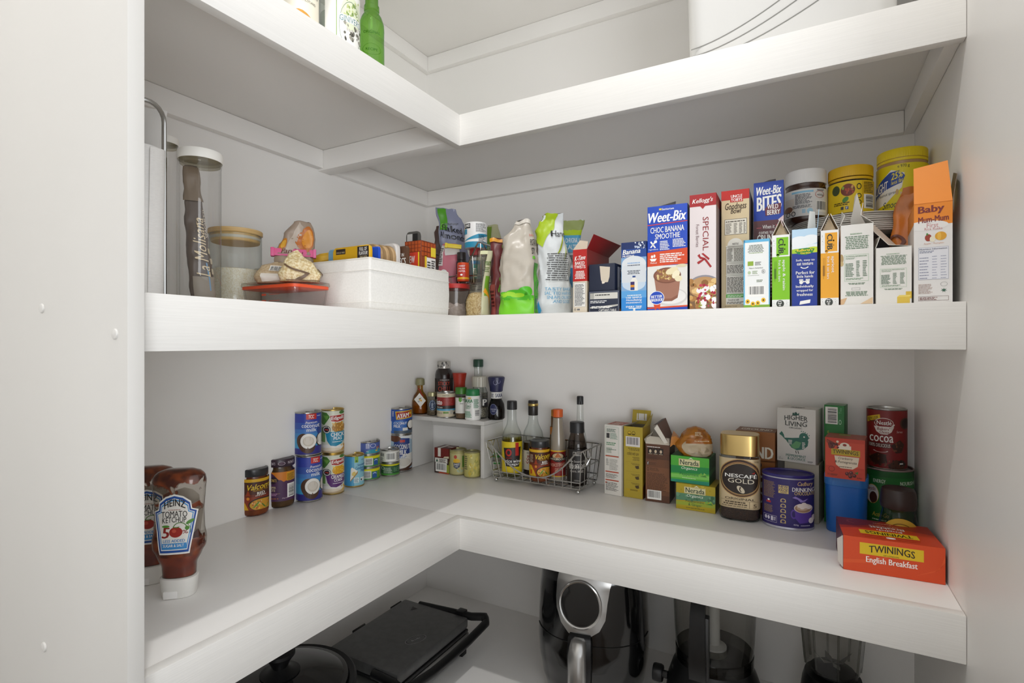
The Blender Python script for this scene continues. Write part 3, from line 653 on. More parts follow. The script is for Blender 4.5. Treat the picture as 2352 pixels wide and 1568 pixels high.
# ================================================================== middle shelf, the inner corner
ZB = MS
x, y, r = cyl_r(1012, 1080, 1.25); H = znear(650, x, y, r)-ZB
t = thing('flour_container', 'round clear container with red lid and a little flour, under the wire basket', 'container', (x, y, ZB), face_cam(x, y))
m = MB(); shell(m, [(r*.86, 0), (r*.9, .003), (r*.97, H-.011)], clear('smoky_plastic', 'd9d3d0', '8b807c'), .0016, 40); m.obj('body', t)
m = MB(); m.lathe([(r*.95, H-.0115), (r, H-.010), (r, H-.003), (r*.98, H-.0005), (r*.9, H), (r*.88, H-.002), (0, H-.002)], mat('b3302c', .35), 44); m.obj('lid', t)
m = MB(); fl = noisy('flour', 'd8d2c8', 'efece6', (160, 160, 160), .9, .5)
m.loft([[((r*.85*k)*cos(a*pi/16), (r*.85*k)*sin(a*pi/16), z+(.006*noise.noise(Vector((cos(a*pi/16)*2, sin(a*pi/16)*2, z*60))) if z > .01 else 0)) for a in range(32)] for k, z in ((1, .003), (1.03, .02), (.7, .032), (.3, .03), (.05, .028))], fl); o = m.obj('flour', t); o['kind'] = 'stuff'
def wire(name, parent, segs, r=.0013):
    m = MB()
    for s in segs: m.tube(s, r, CHROME, 6)
    return m.obj(name, parent)
def basket(label, A, B, D, z0, H, dip=.62, nx=11, ny=4, feet=True, z1=.013):
    A = Vector((A.x, A.y, 0)); B = Vector((B.x, B.y, 0)); w = (B-A).length/2; rz = atan2(B.y-A.y, B.x-A.x); c = (A+B)/2
    t = thing('wire_basket', label, 'basket', (c.x, c.y, z0), rz); fl = 1.1                # front along x at y=0, back at y=D; sides lean out a little
    def P(x, y, z): k = 1+(fl-1)*(z-z1)/H; return (x*k, (y if y > D*.5 else y-.02*(z-z1)/H), z)
    zt = z1+H; lo = z1+.017
    def fz(x): u = abs(x)/w; return lo+(zt-lo)*max(0, min(1, (u-.02)/.9))**2.2 if u < .92 else zt
    seg = []
    for k in range(nx+1):
        x = -w+2*w*k/nx; top = max(lo+.002, fz(x)-.001); seg.append([P(x, 0, top), P(x, 0, z1), P(x, D, z1), P(x, D, zt)])
    for k in range(1, ny):
        y = D*k/ny; seg.append([P(-w, y, zt), P(-w, y, z1), P(w, y, z1), P(w, y, zt)])
    wire('grid', t, seg, .00115)
    rg = [[P(-w, 0, z), P(w, 0, z), P(w, D, z), P(-w, D, z), P(-w, 0, z)] for z in (z1, lo)]
    rg += [[P(-w, 0, zt*.6), P(-w, D, zt*.6), P(w, D, zt*.6), P(w, 0, zt*.6)]]
    wire('ring', t, rg, .0015)
    pts = [P(w, D, zt), P(w, .006, zt)]+[P(w*(1-2*k/32), -.001, fz(w*(1-2*k/32))) for k in range(33)]+[P(-w, .006, zt), P(-w, D, zt)]
    m = MB(); m.tube(pts+[P(w, D, zt)], .0021, CHROME, 7); m.obj('rim', t)
    for s in (-1, 1): wire('hook', t, [[P(s*w, .012, zt), P(s*(w+.008), .016, zt-.02), P(s*(w+.003), .026, zt-.04), P(s*(w+.008), .04, zt-.02), P(s*w, .044, zt)]], .0016)
    if feet:
        for sx in (-1, 1):
            for yy in (.004, D-.004): m = MB(); m.blob((sx*(w-.006), yy, .0058), .0055, .0055, .0055, CHROME, 12); m.tube([(sx*(w-.006), yy, .009), (sx*(w-.006), yy, z1)], .0014, CHROME, 6); m.obj('foot', t)
    return t
zk = ZB+H+.0004
A, B = on_y(972, -.327), on_y(1106, -.318)
basket('chrome wire basket standing on the red-lidded container in the corner', A, B, .15, zk-.0005, .088, .6, 8, 4, False, .003)
zi = zk+.0052
P_ = on_y(1034, -.285); zc = zat(560, P_.x, P_.y)-zi
bag('sugar_packet', 'pink packet folded over, in the corner wire basket', P_.x, P_.y, zi, zc, [(0, .026, .014, .004, 0), (.3, .03, .016, 0, 0), (.75, .024, .012, -.002, 0), (.92, .02, .008, 0, 0), (1, .018, .003, 0, 0)], mat('c9707f', .4),
    lambda i: (i.R(.1, .45, .32, .95, 'd6cfcb', 1), i.L(.12, .5, .3, .9, 8), i.E(.36, .3, .09, .06, W, 3), i.R(.31, .29, .41, .31, '35506b', 3.5), i.P([(.3, .95), (.95, .95), (.9, .75), (.4, .7)], 'dedad6', 1.4), i.D(.6, .25, .8, .5, 6, ['dd97a2'], .03)), amp=.003, seed=21)
Pk = on_y(1044, -.302); zz = zat(566, Pk.x, Pk.y)
m = MB(); m.box(-.019, .019, -.004, .004, -.005, .005, 'dcc21f', .0012); m.box(-.021, -.015, -.0052, .0052, -.006, .006, 'dcc21f', .001); o = m.obj('bag_clip', None, (Pk.x, Pk.y-.004, zz), face_cam(Pk.x, Pk.y)); o.rotation_euler[1] = radians(5); tag(o, 'yellow plastic clip holding the pink packet shut', 'clip')
P_ = on_y(1022, -.199); zc = zat(520, P_.x, P_.y)-zi
bag('walnut_bag', 'dull brown crumpled bag behind the flaked almonds', P_.x, P_.y, zi, zc, [(0, .022, .009, 0, 0), (.5, .028, .009, 0, 0), (.85, .024, .012, -.004, 0), (1, .01, .004, -.014, 0)], mat('5f463f', .4), lambda i: i.D(.4, .4, .8, .75, 14, ['8b6d4d', '74553c'], .02), amp=.004, seed=31)
P_ = on_y(1040, -.232); zc = zat(479, P_.x, P_.y)-zi
def f(i):
    i.P([(.24, .99), (.5, .99), (.42, .72), (.2, .72)], '4f9a1e', 1); i.O(.3, .77, .06, .03, .2, '9fd070')
    i.T('Flaked', .3, .69, .72, .77, '23242a', .02, tilt=-.05); i.T('Almonds', .2, .6, .78, .68, '23242a', .02, tilt=-.06); i.L(.36, .785, .7, .81, 2, '5d6068')
    i.E(.9, .7, .09, .06, 'd9cba6', 3); i.E(.88, .54, .06, .035, '2b2c31', 3)
o, fn = bag('almond_bag', 'lilac grey bag of flaked almonds with a green tab leaning in the corner basket', P_.x, P_.y, zi, zc, [(0, .034, .014, .014, 0), (.4, .037, .014, .006, 0), (.8, .034, .009, -.004, 0), (1, .026, .002, -.018, 0)], mat('8a8ea6', .3), f, amp=.004, seed=44, fr=34)
# white and blue canister standing on a red-capped jar
x, y, r = cyl_r(1080, 1106, 1.262); r = .0155; zc = zat(572, x, y)
t = thing('spice_jar', 'small spice jar with a red lid under the white and blue canister', 'spice jar', (x, y, zi), face_cam(x, y)); H = zc-zi
m = MB(); shell(m, [(r*.95, 0), (r, .002), (r, H*.74), (r*.85, H*.8), (r*.85, H*.84)], GLASS, .001, 28); m.obj('glass', t)
m = MB(); ridged(m, r*.95, H*.8, H, mat('a22324', .4), 36); m.obj('lid', t)
label_on(t, r, H*.1, H*.55, lambda i: (i.R(.25, .05, .6, .75, '2d7f78', 2), i.L(.3, .1, .58, .6, 6, W), i.R(.2, .8, .9, .95, '2a6a94', 2)), '5f6a6c')
m = MB(); m.lathe([(r*.9, .0012), (r*.93, H*.6), (0, H*.6)], mat('5a4632', .8), 24); m.obj('spice', t)
x2, y2, r2 = cyl_r(1070, 1123, 1.262); Hc = znear(508, x2, y2, r2)-zc
t = thing('cleaning_canister', 'white round canister with a blue and black label in the corner basket', 'canister', (x, y, zc+.0004), face_cam(x, y)); r2 *= .98
m = MB(); m.lathe([(r2*.94, 0), (r2, .003), (r2, Hc-.004), (r2*.98, Hc-.001), (r2*.9, Hc), (0, Hc)], mat('e9e8e6', .35), 44)
i = ring_ink(r2, Hc); i.R(0, .0, 1, .22, '2a8cae', 1); i.P([(0, .22), (1, .22), (1, .5), (.6, .34), (.2, .3), (0, .22)], 'e9e8e6', 1.5); i.P([(0, .22), (.62, .52), (1, .55), (1, .22)], '2a8cae', 1.4); i.R(.02, .74, .26, .93, '26282b', 2); i.T('JONES', .02, .76, .24, .9, W, .04); i.R(.0, .52, .12, .72, '2a8cae', 2); i.L(.5, .6, .95, .94, 9, '6a6a6a'); i.L(.62, .15, .9, .5, 9, '1d2226')
i.to(m, wrap(r2, 0), r2*.12); m.obj('canister', t)
x, y, r = cyl_r(1050, 1078, 1.232); H = zat(604, x, y)-zi
t = thing('chilli_jar', 'tiny jar of orange red spice with a yellow base band in the corner basket', 'spice jar', (x, y, zi), face_cam(x, y))
m = MB(); m.lathe([(r*.95, 0), (r, .001), (r, H*.92), (r*.92, H), (0, H)], mat('c4441a', .35), 30)
i = ring_ink(r, H); i.R(0, .1, 1, .2, 'd9a31f', 1); i.R(.1, .25, .72, .88, 'b52a1c', 1); i.T('TEBBIT', .14, .76, .66, .84, W); i.T('MILDER', .14, .62, .66, .7, W); i.T('PEPPER', .14, .48, .66, .56, W); i.E(.35, .33, .1, .05, W); i.to(m, wrap(r, 0), r*.13); m.obj('jar', t)
x, y, r = cyl_r(1048, 1072, 1.29); H2 = zat(580, x, y)-zi
t = tag(MB().lathe([(r*.9, 0), (r, .002), (r, H2*.7), (r*.8, H2*.75), (r*.86, H2*.76), (r*.86, H2*.98), (r*.8, H2), (0, H2)], mat('2b2524', .35), 28).obj('sauce_bottle', None, (x, y, zi)), 'small dark bottle between the pink packet and the red-lidded spice jar', 'bottle')
P_ = on_y(1136, -.13); zc = zat(517, P_.x, P_.y)-ZB
bag('lentil_bag', 'pale green rounded bag behind the white and blue canister', P_.x, P_.y, ZB, zc, [(0, .026, .022, 0, 0), (.5, .028, .022, 0, 0), (.85, .022, .018, -.002, 0), (1, .013, .008, -.004, 0)], mat('b5b48d', .4), lambda i: (i.P([(.1, .7), (.4, .74), (.45, .98), (.1, .98)], '6f8f2e'), i.D(.45, .75, .8, .95, 10, ['9a9a6a', 'cfcfa8'], .01)), amp=.003, seed=15)

# ------------------------------------------------------------------ bags standing along the back wing
P_ = on_y(1096, -.366); zc = zat(574, P_.x, P_.y)-ZB; oat = noisy('oats', 'c9ad7c', 'e9d6b0', (330, 330, 330), .6, .5, lo=.38, hi=.62)
tab = [(0, .0255, .020, 0, 0), (.2, .0265, .022, .0, 0), (.42, .021, .019, .004, 0), (.75, .0165, .010, .012, 0), (1, .0165, .0025, .017, 0)]
t = thing('oat_bag', 'clear zip bag half full of rolled oats with a green printed side', 'bag', (P_.x, P_.y, ZB), face_cam(P_.x, P_.y, -8))
m = MB(); fn = pouch_fn(zc, tab, .0018, 26, 61, .8, .7); pouch(m, fn, clear('bag_film', 'e4e1d6', 'c3bfb0', .8, .16), 40, 36)
pouch_ink(m, fn, zc, .05, lambda i: (i.R(.62, .02, .98, .985, 'b9b694', 1), i.T('macro', .6, .76, .95, .82, '4c6b1c', .03), i.R(.7, .3, .98, .6, '6e9a2b', 1.5), i.P([(.66, .36), (.9, .28), (.98, .12), (.98, .3), (.74, .42)], 'd9991f', 3), i.R(.36, .93, .62, .985, 'cfd0a6', 1), i.L(.62, .66, .9, .74, 3, '5a6b30')), 40, 36)
m.obj('film', t)
m = MB(); f2 = pouch_fn(zc*.36, [(0, .0235, .018, 0, 0), (.6, .0245, .0195, 0, 0), (.93, .019, .015, .001, 0), (1, .012, .008, .001, 0)], .001, 60, 3, .8, .7); pouch(m, f2, oat, 36, 14)
rnd = random.Random(4); om = [mat(c, .6) for c in ('e6d3a8', 'd4bb88', 'b99a66', 'f0e3c4')]
for k in range(420):
    a, tt = rnd.uniform(-1.5, 1.5), rnd.uniform(.02, .93); c = f2(a, tt, .0007); e = (f2(a+.02, tt, .0007)-c).normalized(); u = Vector((0, 0, 1)); ph = rnd.uniform(0, pi); d = e*cos(ph)+u*sin(ph); q = u*cos(ph)-e*sin(ph)
    m.add([c-d*.0021, c-q*.0012, c+d*.0021, c+q*.0012], [[0, 1, 2, 3]], om[k % 4])
o = m.obj('oats', t); o['kind'] = 'stuff'
P_ = on_y(1142, -.33); zc = zat(549, P_.x, P_.y)-ZB
bag('lentil_pouch', 'narrow dark maroon bag with an orange top edge between oats and potato snacks', P_.x, P_.y, ZB, zc, [(0, .017, .03, .002, 0), (.3, .0155, .03, 0, 0), (.7, .0135, .02, 0, 0), (.95, .0155, .006, 0, 0), (1, .0155, .002, 0, 0)], mat('6b2f30', .32), lambda i: (i.R(.1, .95, .98, .995, 'd9951f', 2), i.R(.12, .02, .4, .4, '8f4340', 1), i.L(.14, .12, .36, .34, 5, '4d1f20'), i.P([(.55, .72), (.9, .78), (.92, .6), (.6, .58)], '33323a', 1)), amp=.005, seed=8, fr=30, extra=4)
P_ = on_y(1192, -.366); zc = zat(507, P_.x, P_.y)-ZB
def f(i):
    i.R(.02, 0, .78, .17, '71c41a', 1); i.R(.02, .15, .78, .2, '4fae22', 1); i.E(.48, .21, .16, .045, '4fb321', 2); i.E(.62, .24, .12, .05, '4fb321', 2); i.E(.3, .2, .13, .035, '4fb321', 2)
    for u, v, a in ((.3, .2, .07), (.4, .215, .09), (.5, .2, .08)): i.E(u, v, a, .022, '9ad12a', 3)
    i.E(.08, .36, .05, .04, '5fb52a', 2); i.E(.1, .3, .06, .035, '5fb52a', 2); i.E(.06, .27, .06, .03, '5fb52a', 2)
    i.R(.8, .02, .99, .54, '3f8f2a', 1); i.L(.83, .2, .98, .5, 22, '6fae52', .45); i.R(.82, .06, .98, .17, '3d6a54', 2)
    i.T('POTATO', .7, .72, .95, .79, '2b2723', .03); i.T('STIX', .74, .63, .93, .7, '2b2723', .03); i.R(.76, .58, .94, .61, '5fae2c', 2); i.T('baked', .68, .82, .86, .85, 'b8483a')
    i.R(.05, .96, .9, 1, 'c9c3b8', 1); i.E(.1, .72, .03, .02, '7fb04a')
bag('potato_stick_bag', 'beige and bright green bag of potato sticks crumpled at the top', P_.x, P_.y, ZB, zc, [(0, .040, .026, 0, 0), (.25, .041, .032, 0, 0), (.6, .0395, .028, 0, 0), (.8, .034, .017, .002, 0), (.93, .022, .009, .008, 0), (1, .016, .003, .007, 0)], mat('b8b0a3', .32), f, amp=.0065, seed=5, fr=26, na=48, nt=40, extra=-6)
P_ = on_y(1249, -.215); zc = zat(512, P_.x, P_.y)-ZB
bag('plain_bag', 'dull beige bag between the potato sticks and the white and lime bag', P_.x, P_.y, ZB, zc, [(0, .028, .02, 0, 0), (.6, .027, .02, 0, 0), (.9, .02, .01, 0, 0), (1, .016, .003, .006, 0)], mat('8f8377', .35), None, amp=.005, seed=19)
P_ = on_y(1270, -.290); zc = zat(490, P_.x, P_.y)-ZB
def f(i):
    i.P([(.0, .66), (.16, .7), (.3, .66), (.55, .84), (.62, 1), (0, 1)], 'a9c41c', 1); i.P([(.2, .93), (.34, .95), (.3, 1), (.14, 1)], '7a5a2a', 2)
    i.R(0, 0, .2, .26, '2aa0d8', 1); i.P([(.0, .26), (.2, .26), (.35, .05), (.3, 0), (0, 0)], '49b2e0', .8); i.D(.06, .36, .2, .5, 10, ['c9c24a', 'b3a83a', 'd9d27a'], .02, 2, 4, 2.4)
    i.L(.4, .34, .82, .61, 13, '4a4a4c', .42, .15, 'c', 3, 4)
    i.T('TASTY BAKED', .4, .24, .86, .27, '5aa6cf'); i.T('SALTED HARVEST', .4, .2, .86, .23, '5aa6cf'); i.T('SNAPS CRUNCHY', .44, .16, .86, .19, '5aa6cf'); i.T('AND GOOD', .5, .12, .8, .15, '5aa6cf')
    i.E(.66, .68, .12, .016, 'a3b422', 3, rot=14); i.E(.76, .63, .08, .014, 'a3b422', 3, rot=24); i.T('Harvest', .5, .76, .95, .82, '2b2b2b', .01)
bag('snap_pea_bag', 'tall white bag with a lime top and blue foot, curling over', P_.x, P_.y, ZB, zc, [(0, .040, .024, -.002, 0), (.2, .043, .027, 0, 0), (.45, .037, .022, .002, 0), (.62, .034, .02, .002, 0), (.78, .031, .014, -.004, 0), (.92, .027, .006, -.006, 0), (1, .024, .002, 0, .004)], mat('dfe3e4', .3), f, amp=.007, seed=27, fr=26, na=48, nt=40)
P_ = on_y(1307, -.222); zc = zat(507, P_.x, P_.y)-ZB
bag('pretzel_bag', 'white and light blue bag with a torn lime top just behind the lime-topped bag', P_.x, P_.y, ZB, zc, [(0, .030, .02, -.004, 0), (.5, .032, .02, .0, 0), (.8, .028, .012, -.002, 0), (.93, .03, .006, 0, 0), (1, .033, .002, .004, 0)], mat('cdd6da', .3), lambda i: (i.R(.0, .86, 1, 1, '8f9a5a', 1), i.R(.05, .84, 1, .9, 'a9c41c', 1.4), i.R(.4, .66, .99, .84, '4f9fc2', 2), i.T('ORIGINAL', .46, .76, .72, .81, W), i.T('MARK', .76, .76, .96, .81, W), i.T('SALTED', .46, .69, .72, .74, W), i.T('TWIST', .76, .69, .96, .74, W), i.R(.5, .3, .99, .5, '3a86b3', 2), i.L(.6, .33, .95, .47, 4, W), i.P([(.7, .05), (.8, .05), (.86, .22), (.78, .22)], '3c4046', 2), i.L(.5, .54, .95, .64, 5, '4a4a4a')), amp=.005, seed=33, na=44, nt=36)

# ------------------------------------------------------------------ cartons in a row along the front of the back wing
RED = 'b5231f'
A, B = box3(1316, 1348, -.386); H = height(574, A, ZB)
def f(i):
    i.R(0, .5, 1, 1, RED, 1); i.T('K-Time', .12, .83, .9, .9, W, .03, .3, tilt=.02); i.T('BAKED', .16, .76, .84, .81, W, .03); i.T('TWISTS', .1, .7, .9, .75, W, .03); i.L(.14, .54, .88, .67, 6, W, al='c'); i.R(.08, .1, .9, .48, 'e6e3dd', 1); i.F(.08, .1, .9, .48, .003, '8a8a8a', 2); i.L(.14, .12, .84, .46, 17, '55585c'); i.O(.16, .06, .07, .016, .3, K); i.R(.3, .045, .5, .07, '6a6a6a')
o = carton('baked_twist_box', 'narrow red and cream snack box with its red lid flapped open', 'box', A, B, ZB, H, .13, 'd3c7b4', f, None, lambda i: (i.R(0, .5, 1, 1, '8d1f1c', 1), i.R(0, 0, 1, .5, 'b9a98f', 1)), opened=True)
w, D = o['w'], o['D']; flap(o, [(-w/2, 0, H), (w/2, 0, H), (w*.42, .012, H+.016), (-w*.2, .014, H+.02)], (0, .7, .7), 'c9b9a6'); 
flap(o, [(w/2, .002, H), (w/2, D, H), (w/2+.03, D-.01, H+.022), (w/2+.012, .006, H+.028)], (-.6, 0, .6), '8f1d1c', None, 'flap')
m = MB(); i = Ink(D, .026); i.L(.3, .3, .85, .75, 3, 'd89a94'); 
navy = '232a3e'
A, B = box3(1352, 1423, -.385); Hl = height(668, A, ZB)
def f(i):
    i.F(.03, .05, .97, .95, .012, '8f95a6', 2); i.R(.05, .62, .94, .9, 'cfccc4', 2); i.R(.05, .62, .18, .9, 'a9a79f', 3); i.L(.22, .78, .7, .86, 1, K); i.L(.06, .44, .7, .58, 2, 'd9d9d9'); i.P([(.05, .2), (.3, .26), (.62, .2), (.95, .3), (.95, .36), (.5, .3), (.05, .26)], 'b9b6ae', 2); i.L(.1, .2, .9, .32, 2, W); i.T("CAPTAIN'S TABLE", .34, .05, .9, .16, W, .02)
def g(i): i.T('CAPTAIN', .05, .5, .95, .72, W, .03); i.L(.1, .38, .7, .46, 1, W); i.R(0, .02, 1, .16, 'b5753a', 2); i.R(.1, .25, .8, .33, 'c9823c', 2)
o1 = carton('cracker_box', 'navy cracker box lying flat at the bottom, its end torn', 'box', A, B, ZB, Hl-.0006, .16, navy, f, None, g)
A, B = box3(1353, 1412, -.381, -.383); Hu = height(608, A, ZB)-Hl
def f(i): i.P([(.42, .92), (.82, .86), (.8, .5), (.74, .3), (.52, .3), (.47, .4)], 'd2c6b3', 2); i.P([(.5, .32), (.52, .25), (.6, .26), (.64, .32)], 'e6dccb', 3)
def g(i): i.B(.1, .1, .55, .9, 5, True); i.R(.1, .02, .55, .12, 'd9d9d4', 2)
o2 = carton('cracker_box', 'navy cracker box with a cream tear patch, lying on another one', 'box', A, B, ZB+Hl, Hu, .15, navy, f, None, g)
for o in (o1, o2): o['group'] = 'navy cracker boxes'

A, B = box3(1427, 1485, -.385); H = height(558, A, ZB)
def f(i):
    i.R(0, .0, 1, 1, '7fa9d2', 1); i.R(0, .78, 1, 1, '20468f', 1.5); i.R(0, .9, 1, 1, '172e63', 1.6); i.R(0, 0, 1, .2, '2f86cf', 1.5); i.R(0, .2, 1, .3, '5aa0d8', 1.4)
    i.E(.5, .68, .48, .12, 'd9dde0', 2, 26); i.E(.5, .6, .5, .1, 'd5d9dc', 2.1, 26); i.R(.02, .42, .98, .66, 'd3d8dc', 2.2); i.E(.5, .4, .46, .1, 'c3d3e2', 2.1, 26)
    i.T('Banana', .06, .83, .76, .9, W, .04, .2, tilt=.015); i.T('MUFFINS', .06, .785, .52, .815, W, .03); i.D(.55, .9, .98, .99, 30, ['e6eaf0', 'b9c6dc'], .011, 3)
    i.L(.25, .69, .75, .72, 1, '8fb0d6', al='c'); i.L(.25, .66, .75, .68, 1, '2a3550', al='c'); i.L(.2, .54, .8, .6, 3, '49505c', al='c')
    i.P([(.36, .3), (.66, .3), (.66, .43), (.58, .49), (.46, .49), (.36, .43)], 'e9e6dc', 3); i.R(.45, .49, .57, .515, '2a4a86', 3); i.R(.37, .31, .53, .35, '27448a', 3.5); i.R(.37, .35, .53, .385, 'd08a2a', 3.5); i.R(.37, .385, .53, .43, '3a2c66', 3.5)
    i.T('USE SIMPLE', .2, .19, .82, .215, W, .03); i.T('HomeBaking', .2, .15, .82, .18, W, .04, .2); i.T('INGREDIENTS', .2, .12, .82, .14, W, .02); i.T('EVERY TIME', .2, .06, .82, .085, W, .04); i.R(.3, .045, .78, .055, W, 3); i.R(.48, .01, .56, .045, W, 3); i.L(.24, .23, .8, .25, 1, W, al='c')
carton('muffin_mix_box', 'short blue banana muffins mix box beside the tall blue cereal box', 'box', A, B, ZB, H, .11, '274a8e', f)

A, B = box3(1487, 1579, -.388, -.386); H = height(476, A, ZB)
BL = '1c47b4'
def f(i):
    i.R(0, .435, 1, .56, 'd24a26', 1, ); i.P([(0, .545), (1, .56), (1, .585), (0, .56)], 'd24a26', 1.2); i.R(0, .04, 1, .43, 'e2dfd9', 1); i.P([(0, .425), (1, .44), (1, .46), (0, .44)], 'd24a26', 1.3)
    i.P([(0, .818), (1, .832), (1, .84), (0, .826)], 'cf3b36', 2); i.T('Weet-Bix', .03, .845, .97, .94, 'f4f4f4', .05, .25, tilt=.006); i.R(.3, .958, .36, .975, 'e8cf3a', 3); i.T('Sanitarium', .37, .955, .67, .975, W, .02)
    i.T('CHOC BANANA', .08, .745, .92, .80, W, .02, tilt=.006); i.T('SMOOTHIE', .2, .685, .82, .735, W, .02, tilt=.006)
    i.P([(.07, .61), (.1, .605), (.22, .66), (.2, .67)], W, 3); i.P([(.22, .605), (.19, .6), (.07, .66), (.1, .67)], W, 3); i.E(.21, .662, .04, .014, W); i.T('Ingredients', .04, .578, .28, .596, W); i.L(.32, .58, .56, .67, 6, W); i.L(.64, .6, .96, .68, 6, W)
    i.P([(.06, .5), (.24, .5), (.2, .475), (.1, .475)], W, 3); i.E(.12, .52, .03, .014, W); i.E(.18, .525, .025, .016, W); i.T('Method', .08, .452, .24, .468, W); i.L(.32, .46, .92, .55, 5, W)
    i.E(.58, .13, .42, .085, 'cfccc8', 2, 30); i.E(.58, .135, .38, .07, 'e6e4e0', 2.1, 30); i.P([(.17, .33), (.83, .33), (.8, .2), (.76, .12), (.62, .09), (.4, .09), (.26, .13), (.22, .2)], 'a0705c', 2.5); i.P([(.26, .13), (.4, .09), (.62, .09), (.76, .12), (.77, .15), (.6, .115), (.4, .115), (.24, .155)], '8a5a47', 2.6)
    i.E(.5, .335, .345, .075, '7c4f3c', 3, 30); i.E(.5, .335, .31, .064, '8e5c46', 3.2, 30); i.D(.26, .3, .66, .39, 46, ['c9a86a', 'b08a4f', 'dcc28a', '9c7440'], .012, 3.4)
    i.E(.62, .375, .16, .03, 'e9dcb4', 4.2, rot=20); i.E(.72, .34, .12, .03, 'f0e6c6', 4.4, rot=50); i.E(.78, .3, .09, .028, 'eadfba', 4.5); i.E(.86, .42, .14, .016, 'd9cfae', 2.4)
    i.R(0, 0, 1, .035, BL, 1.5); i.P([(0, .02), (1, .035), (1, .05), (0, .035)], 'd24a26', 3)
    i.P([(.15, .08), (.2, .005), (.25, .03), (.32, .012), (.34, .1)], 'd24a26', 3.6); i.E(.24, .125, .19, .065, 'f0f0f0', 4.6, 30); i.E(.24, .125, .175, .06, BL, 4.8, 30); i.T('BETTER', .1, .125, .38, .15, W, .04, .0, 5.2, tilt=.006); i.T('BREKKIE', .09, .092, .4, .118, W, .04, 0, 5.2, tilt=.006)
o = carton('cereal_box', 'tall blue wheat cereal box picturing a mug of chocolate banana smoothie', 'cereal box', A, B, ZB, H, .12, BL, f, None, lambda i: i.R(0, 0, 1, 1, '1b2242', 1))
w = o['w']; flap(o, [(-w*.42, .004, H), (w*.2, .004, H), (w*.14, .03, H+.012), (-w*.3, .03, H+.006)], (0, -.4, 1), '3b3a3c')

A, B = box3(1584, 1645, -.387, -.386); H = height(449, A, ZB)
SK = 'dcd2d2'
def f(i):
    i.R(0, .895, 1, 1, 'a3272b', 1); i.P([(.4, .896), (.6, .896), (.5, .87)], 'a3272b', 2); i.T("Kellogg's", .1, .915, .88, .965, W, .02, .3, tilt=.008)
    i.T('SPECIAL', .5, .51, .72, .80, '8e262b', .0, rot=-90); i.T('Forest Berries', .24, .545, .36, .74, '7f6468', rot=-90)
    i.P([(.3, .47), (.38, .485), (.42, .46), (.6, .445), (.6, .43), (.4, .44)], 'a3272b', 3); i.P([(.45, .485), (.52, .49), (.76, .44), (.72, .425)], 'a3272b', 3); i.P([(.56, .43), (.62, .44), (.84, .37), (.78, .36)], 'a3272b', 3); i.P([(.28, .41), (.33, .42), (.62, .45), (.56, .43), (.34, .395)], 'a3272b', 3)
    i.E(.55, .2, .62, .1, '8d8b94', 2, 30); i.E(.55, .195, .58, .09, 'b98f5f', 2.2, 30); i.R(0, .0, 1, .19, '7b5c3e', 2.1); i.D(.0, .02, 1, .255, 60, ['c79a5a', 'a87740', 'e0bd80', '8d5f33'], .026, 2.6, 8); i.D(.35, .02, .98, .2, 16, ['efe9ea', 'f7f2f2'], .03, 3.3, 2); i.D(.3, .03, .95, .22, 26, ['a81f3c', '8c1430', 'c23a55'], .012, 4, 11); i.D(.3, .03, .9, .2, 10, ['9bb04a'], .009, 4.4, 5)
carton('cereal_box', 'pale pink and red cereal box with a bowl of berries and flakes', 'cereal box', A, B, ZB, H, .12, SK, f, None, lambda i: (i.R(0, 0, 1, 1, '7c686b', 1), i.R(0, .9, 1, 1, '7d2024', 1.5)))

A, B = box3(1657, 1721, -.345, -.344); H = height(440, A, ZB)
GB = 'cbb893'
def f(i):
    i.R(0, .92, 1, 1, 'b8261d', 1); i.P([(.32, .94), (.78, .94), (.78, .9), (.32, .9)], 'b8261d', 2); i.T('UNCLE', .35, .935, .75, .96, W, .03); i.T('TOBYS', .35, .905, .75, .93, W, .03)
    i.T('Goodness', .14, .84, .9, .895, '3a2516', .02, .25); i.T('Bowl', .34, .805, .72, .85, '3a2516', .02, .25)
    i.F(.12, .63, .92, .76, .003, '4a4237', 3); i.R(.12, .63, .92, .76, 'd9d3c4', 2); i.L(.16, .735, .86, .75, 1, '4a4237'); [i.L(a, .64, b, .73, 8, '4a4237', .5, .35) for a, b in ((.16, .38), (.45, .58), (.64, .76), (.8, .88))]
    i.R(.17, .05, .95, .54, 'dcd8cd', 2); i.E(.5, .54, .28, .06, 'dcd8cd', 2); i.T('NESTLE', .4, .545, .62, .56, '3a3a3a', .02)
    for v0, v1 in ((.4, .53), (.3, .39), (.14, .29)): i.F(.17, v0, .95, v1, .002, '55503f', 3)
    i.L(.2, .41, .42, .52, 10, '4a4237'); i.L(.46, .41, .92, .52, 10, '5f5849', .5, .2); i.L(.2, .31, .92, .38, 7, '4a4237'); i.L(.2, .15, .92, .28, 13, '4a4237', .55, .2)
    i.R(.17, .105, .95, .135, '5aa14b', 3); i.L(.22, .11, .9, .13, 2, 'cfe6c4', k=4); i.T('Good to talk', .24, .08, .64, .095, '3a3226', .02); i.L(.2, .055, .92, .075, 2, '5a5344'); i.T('Breakfast Cereal', .14, .03, .56, .04, '4a4237')
carton('cereal_box', 'beige cereal box with a red top band and nutrition tables', 'cereal box', A, B, ZB, H, .11, GB, f, lambda i: (i.R(0, 0, 1, 1, '9c8a68', 1), i.R(0, .92, 1, 1, 'a3221a', 1.5), i.D(.2, .1, .95, .6, 26, ['6b4026', '8a5a34', 'b0834c', '4e2c1c'], .03, 2), i.R(0.6, .02, 1, .12, 'c93a1c', 2.5)), lambda i: i.R(0, 0, 1, 1, '6f5d42', 1))

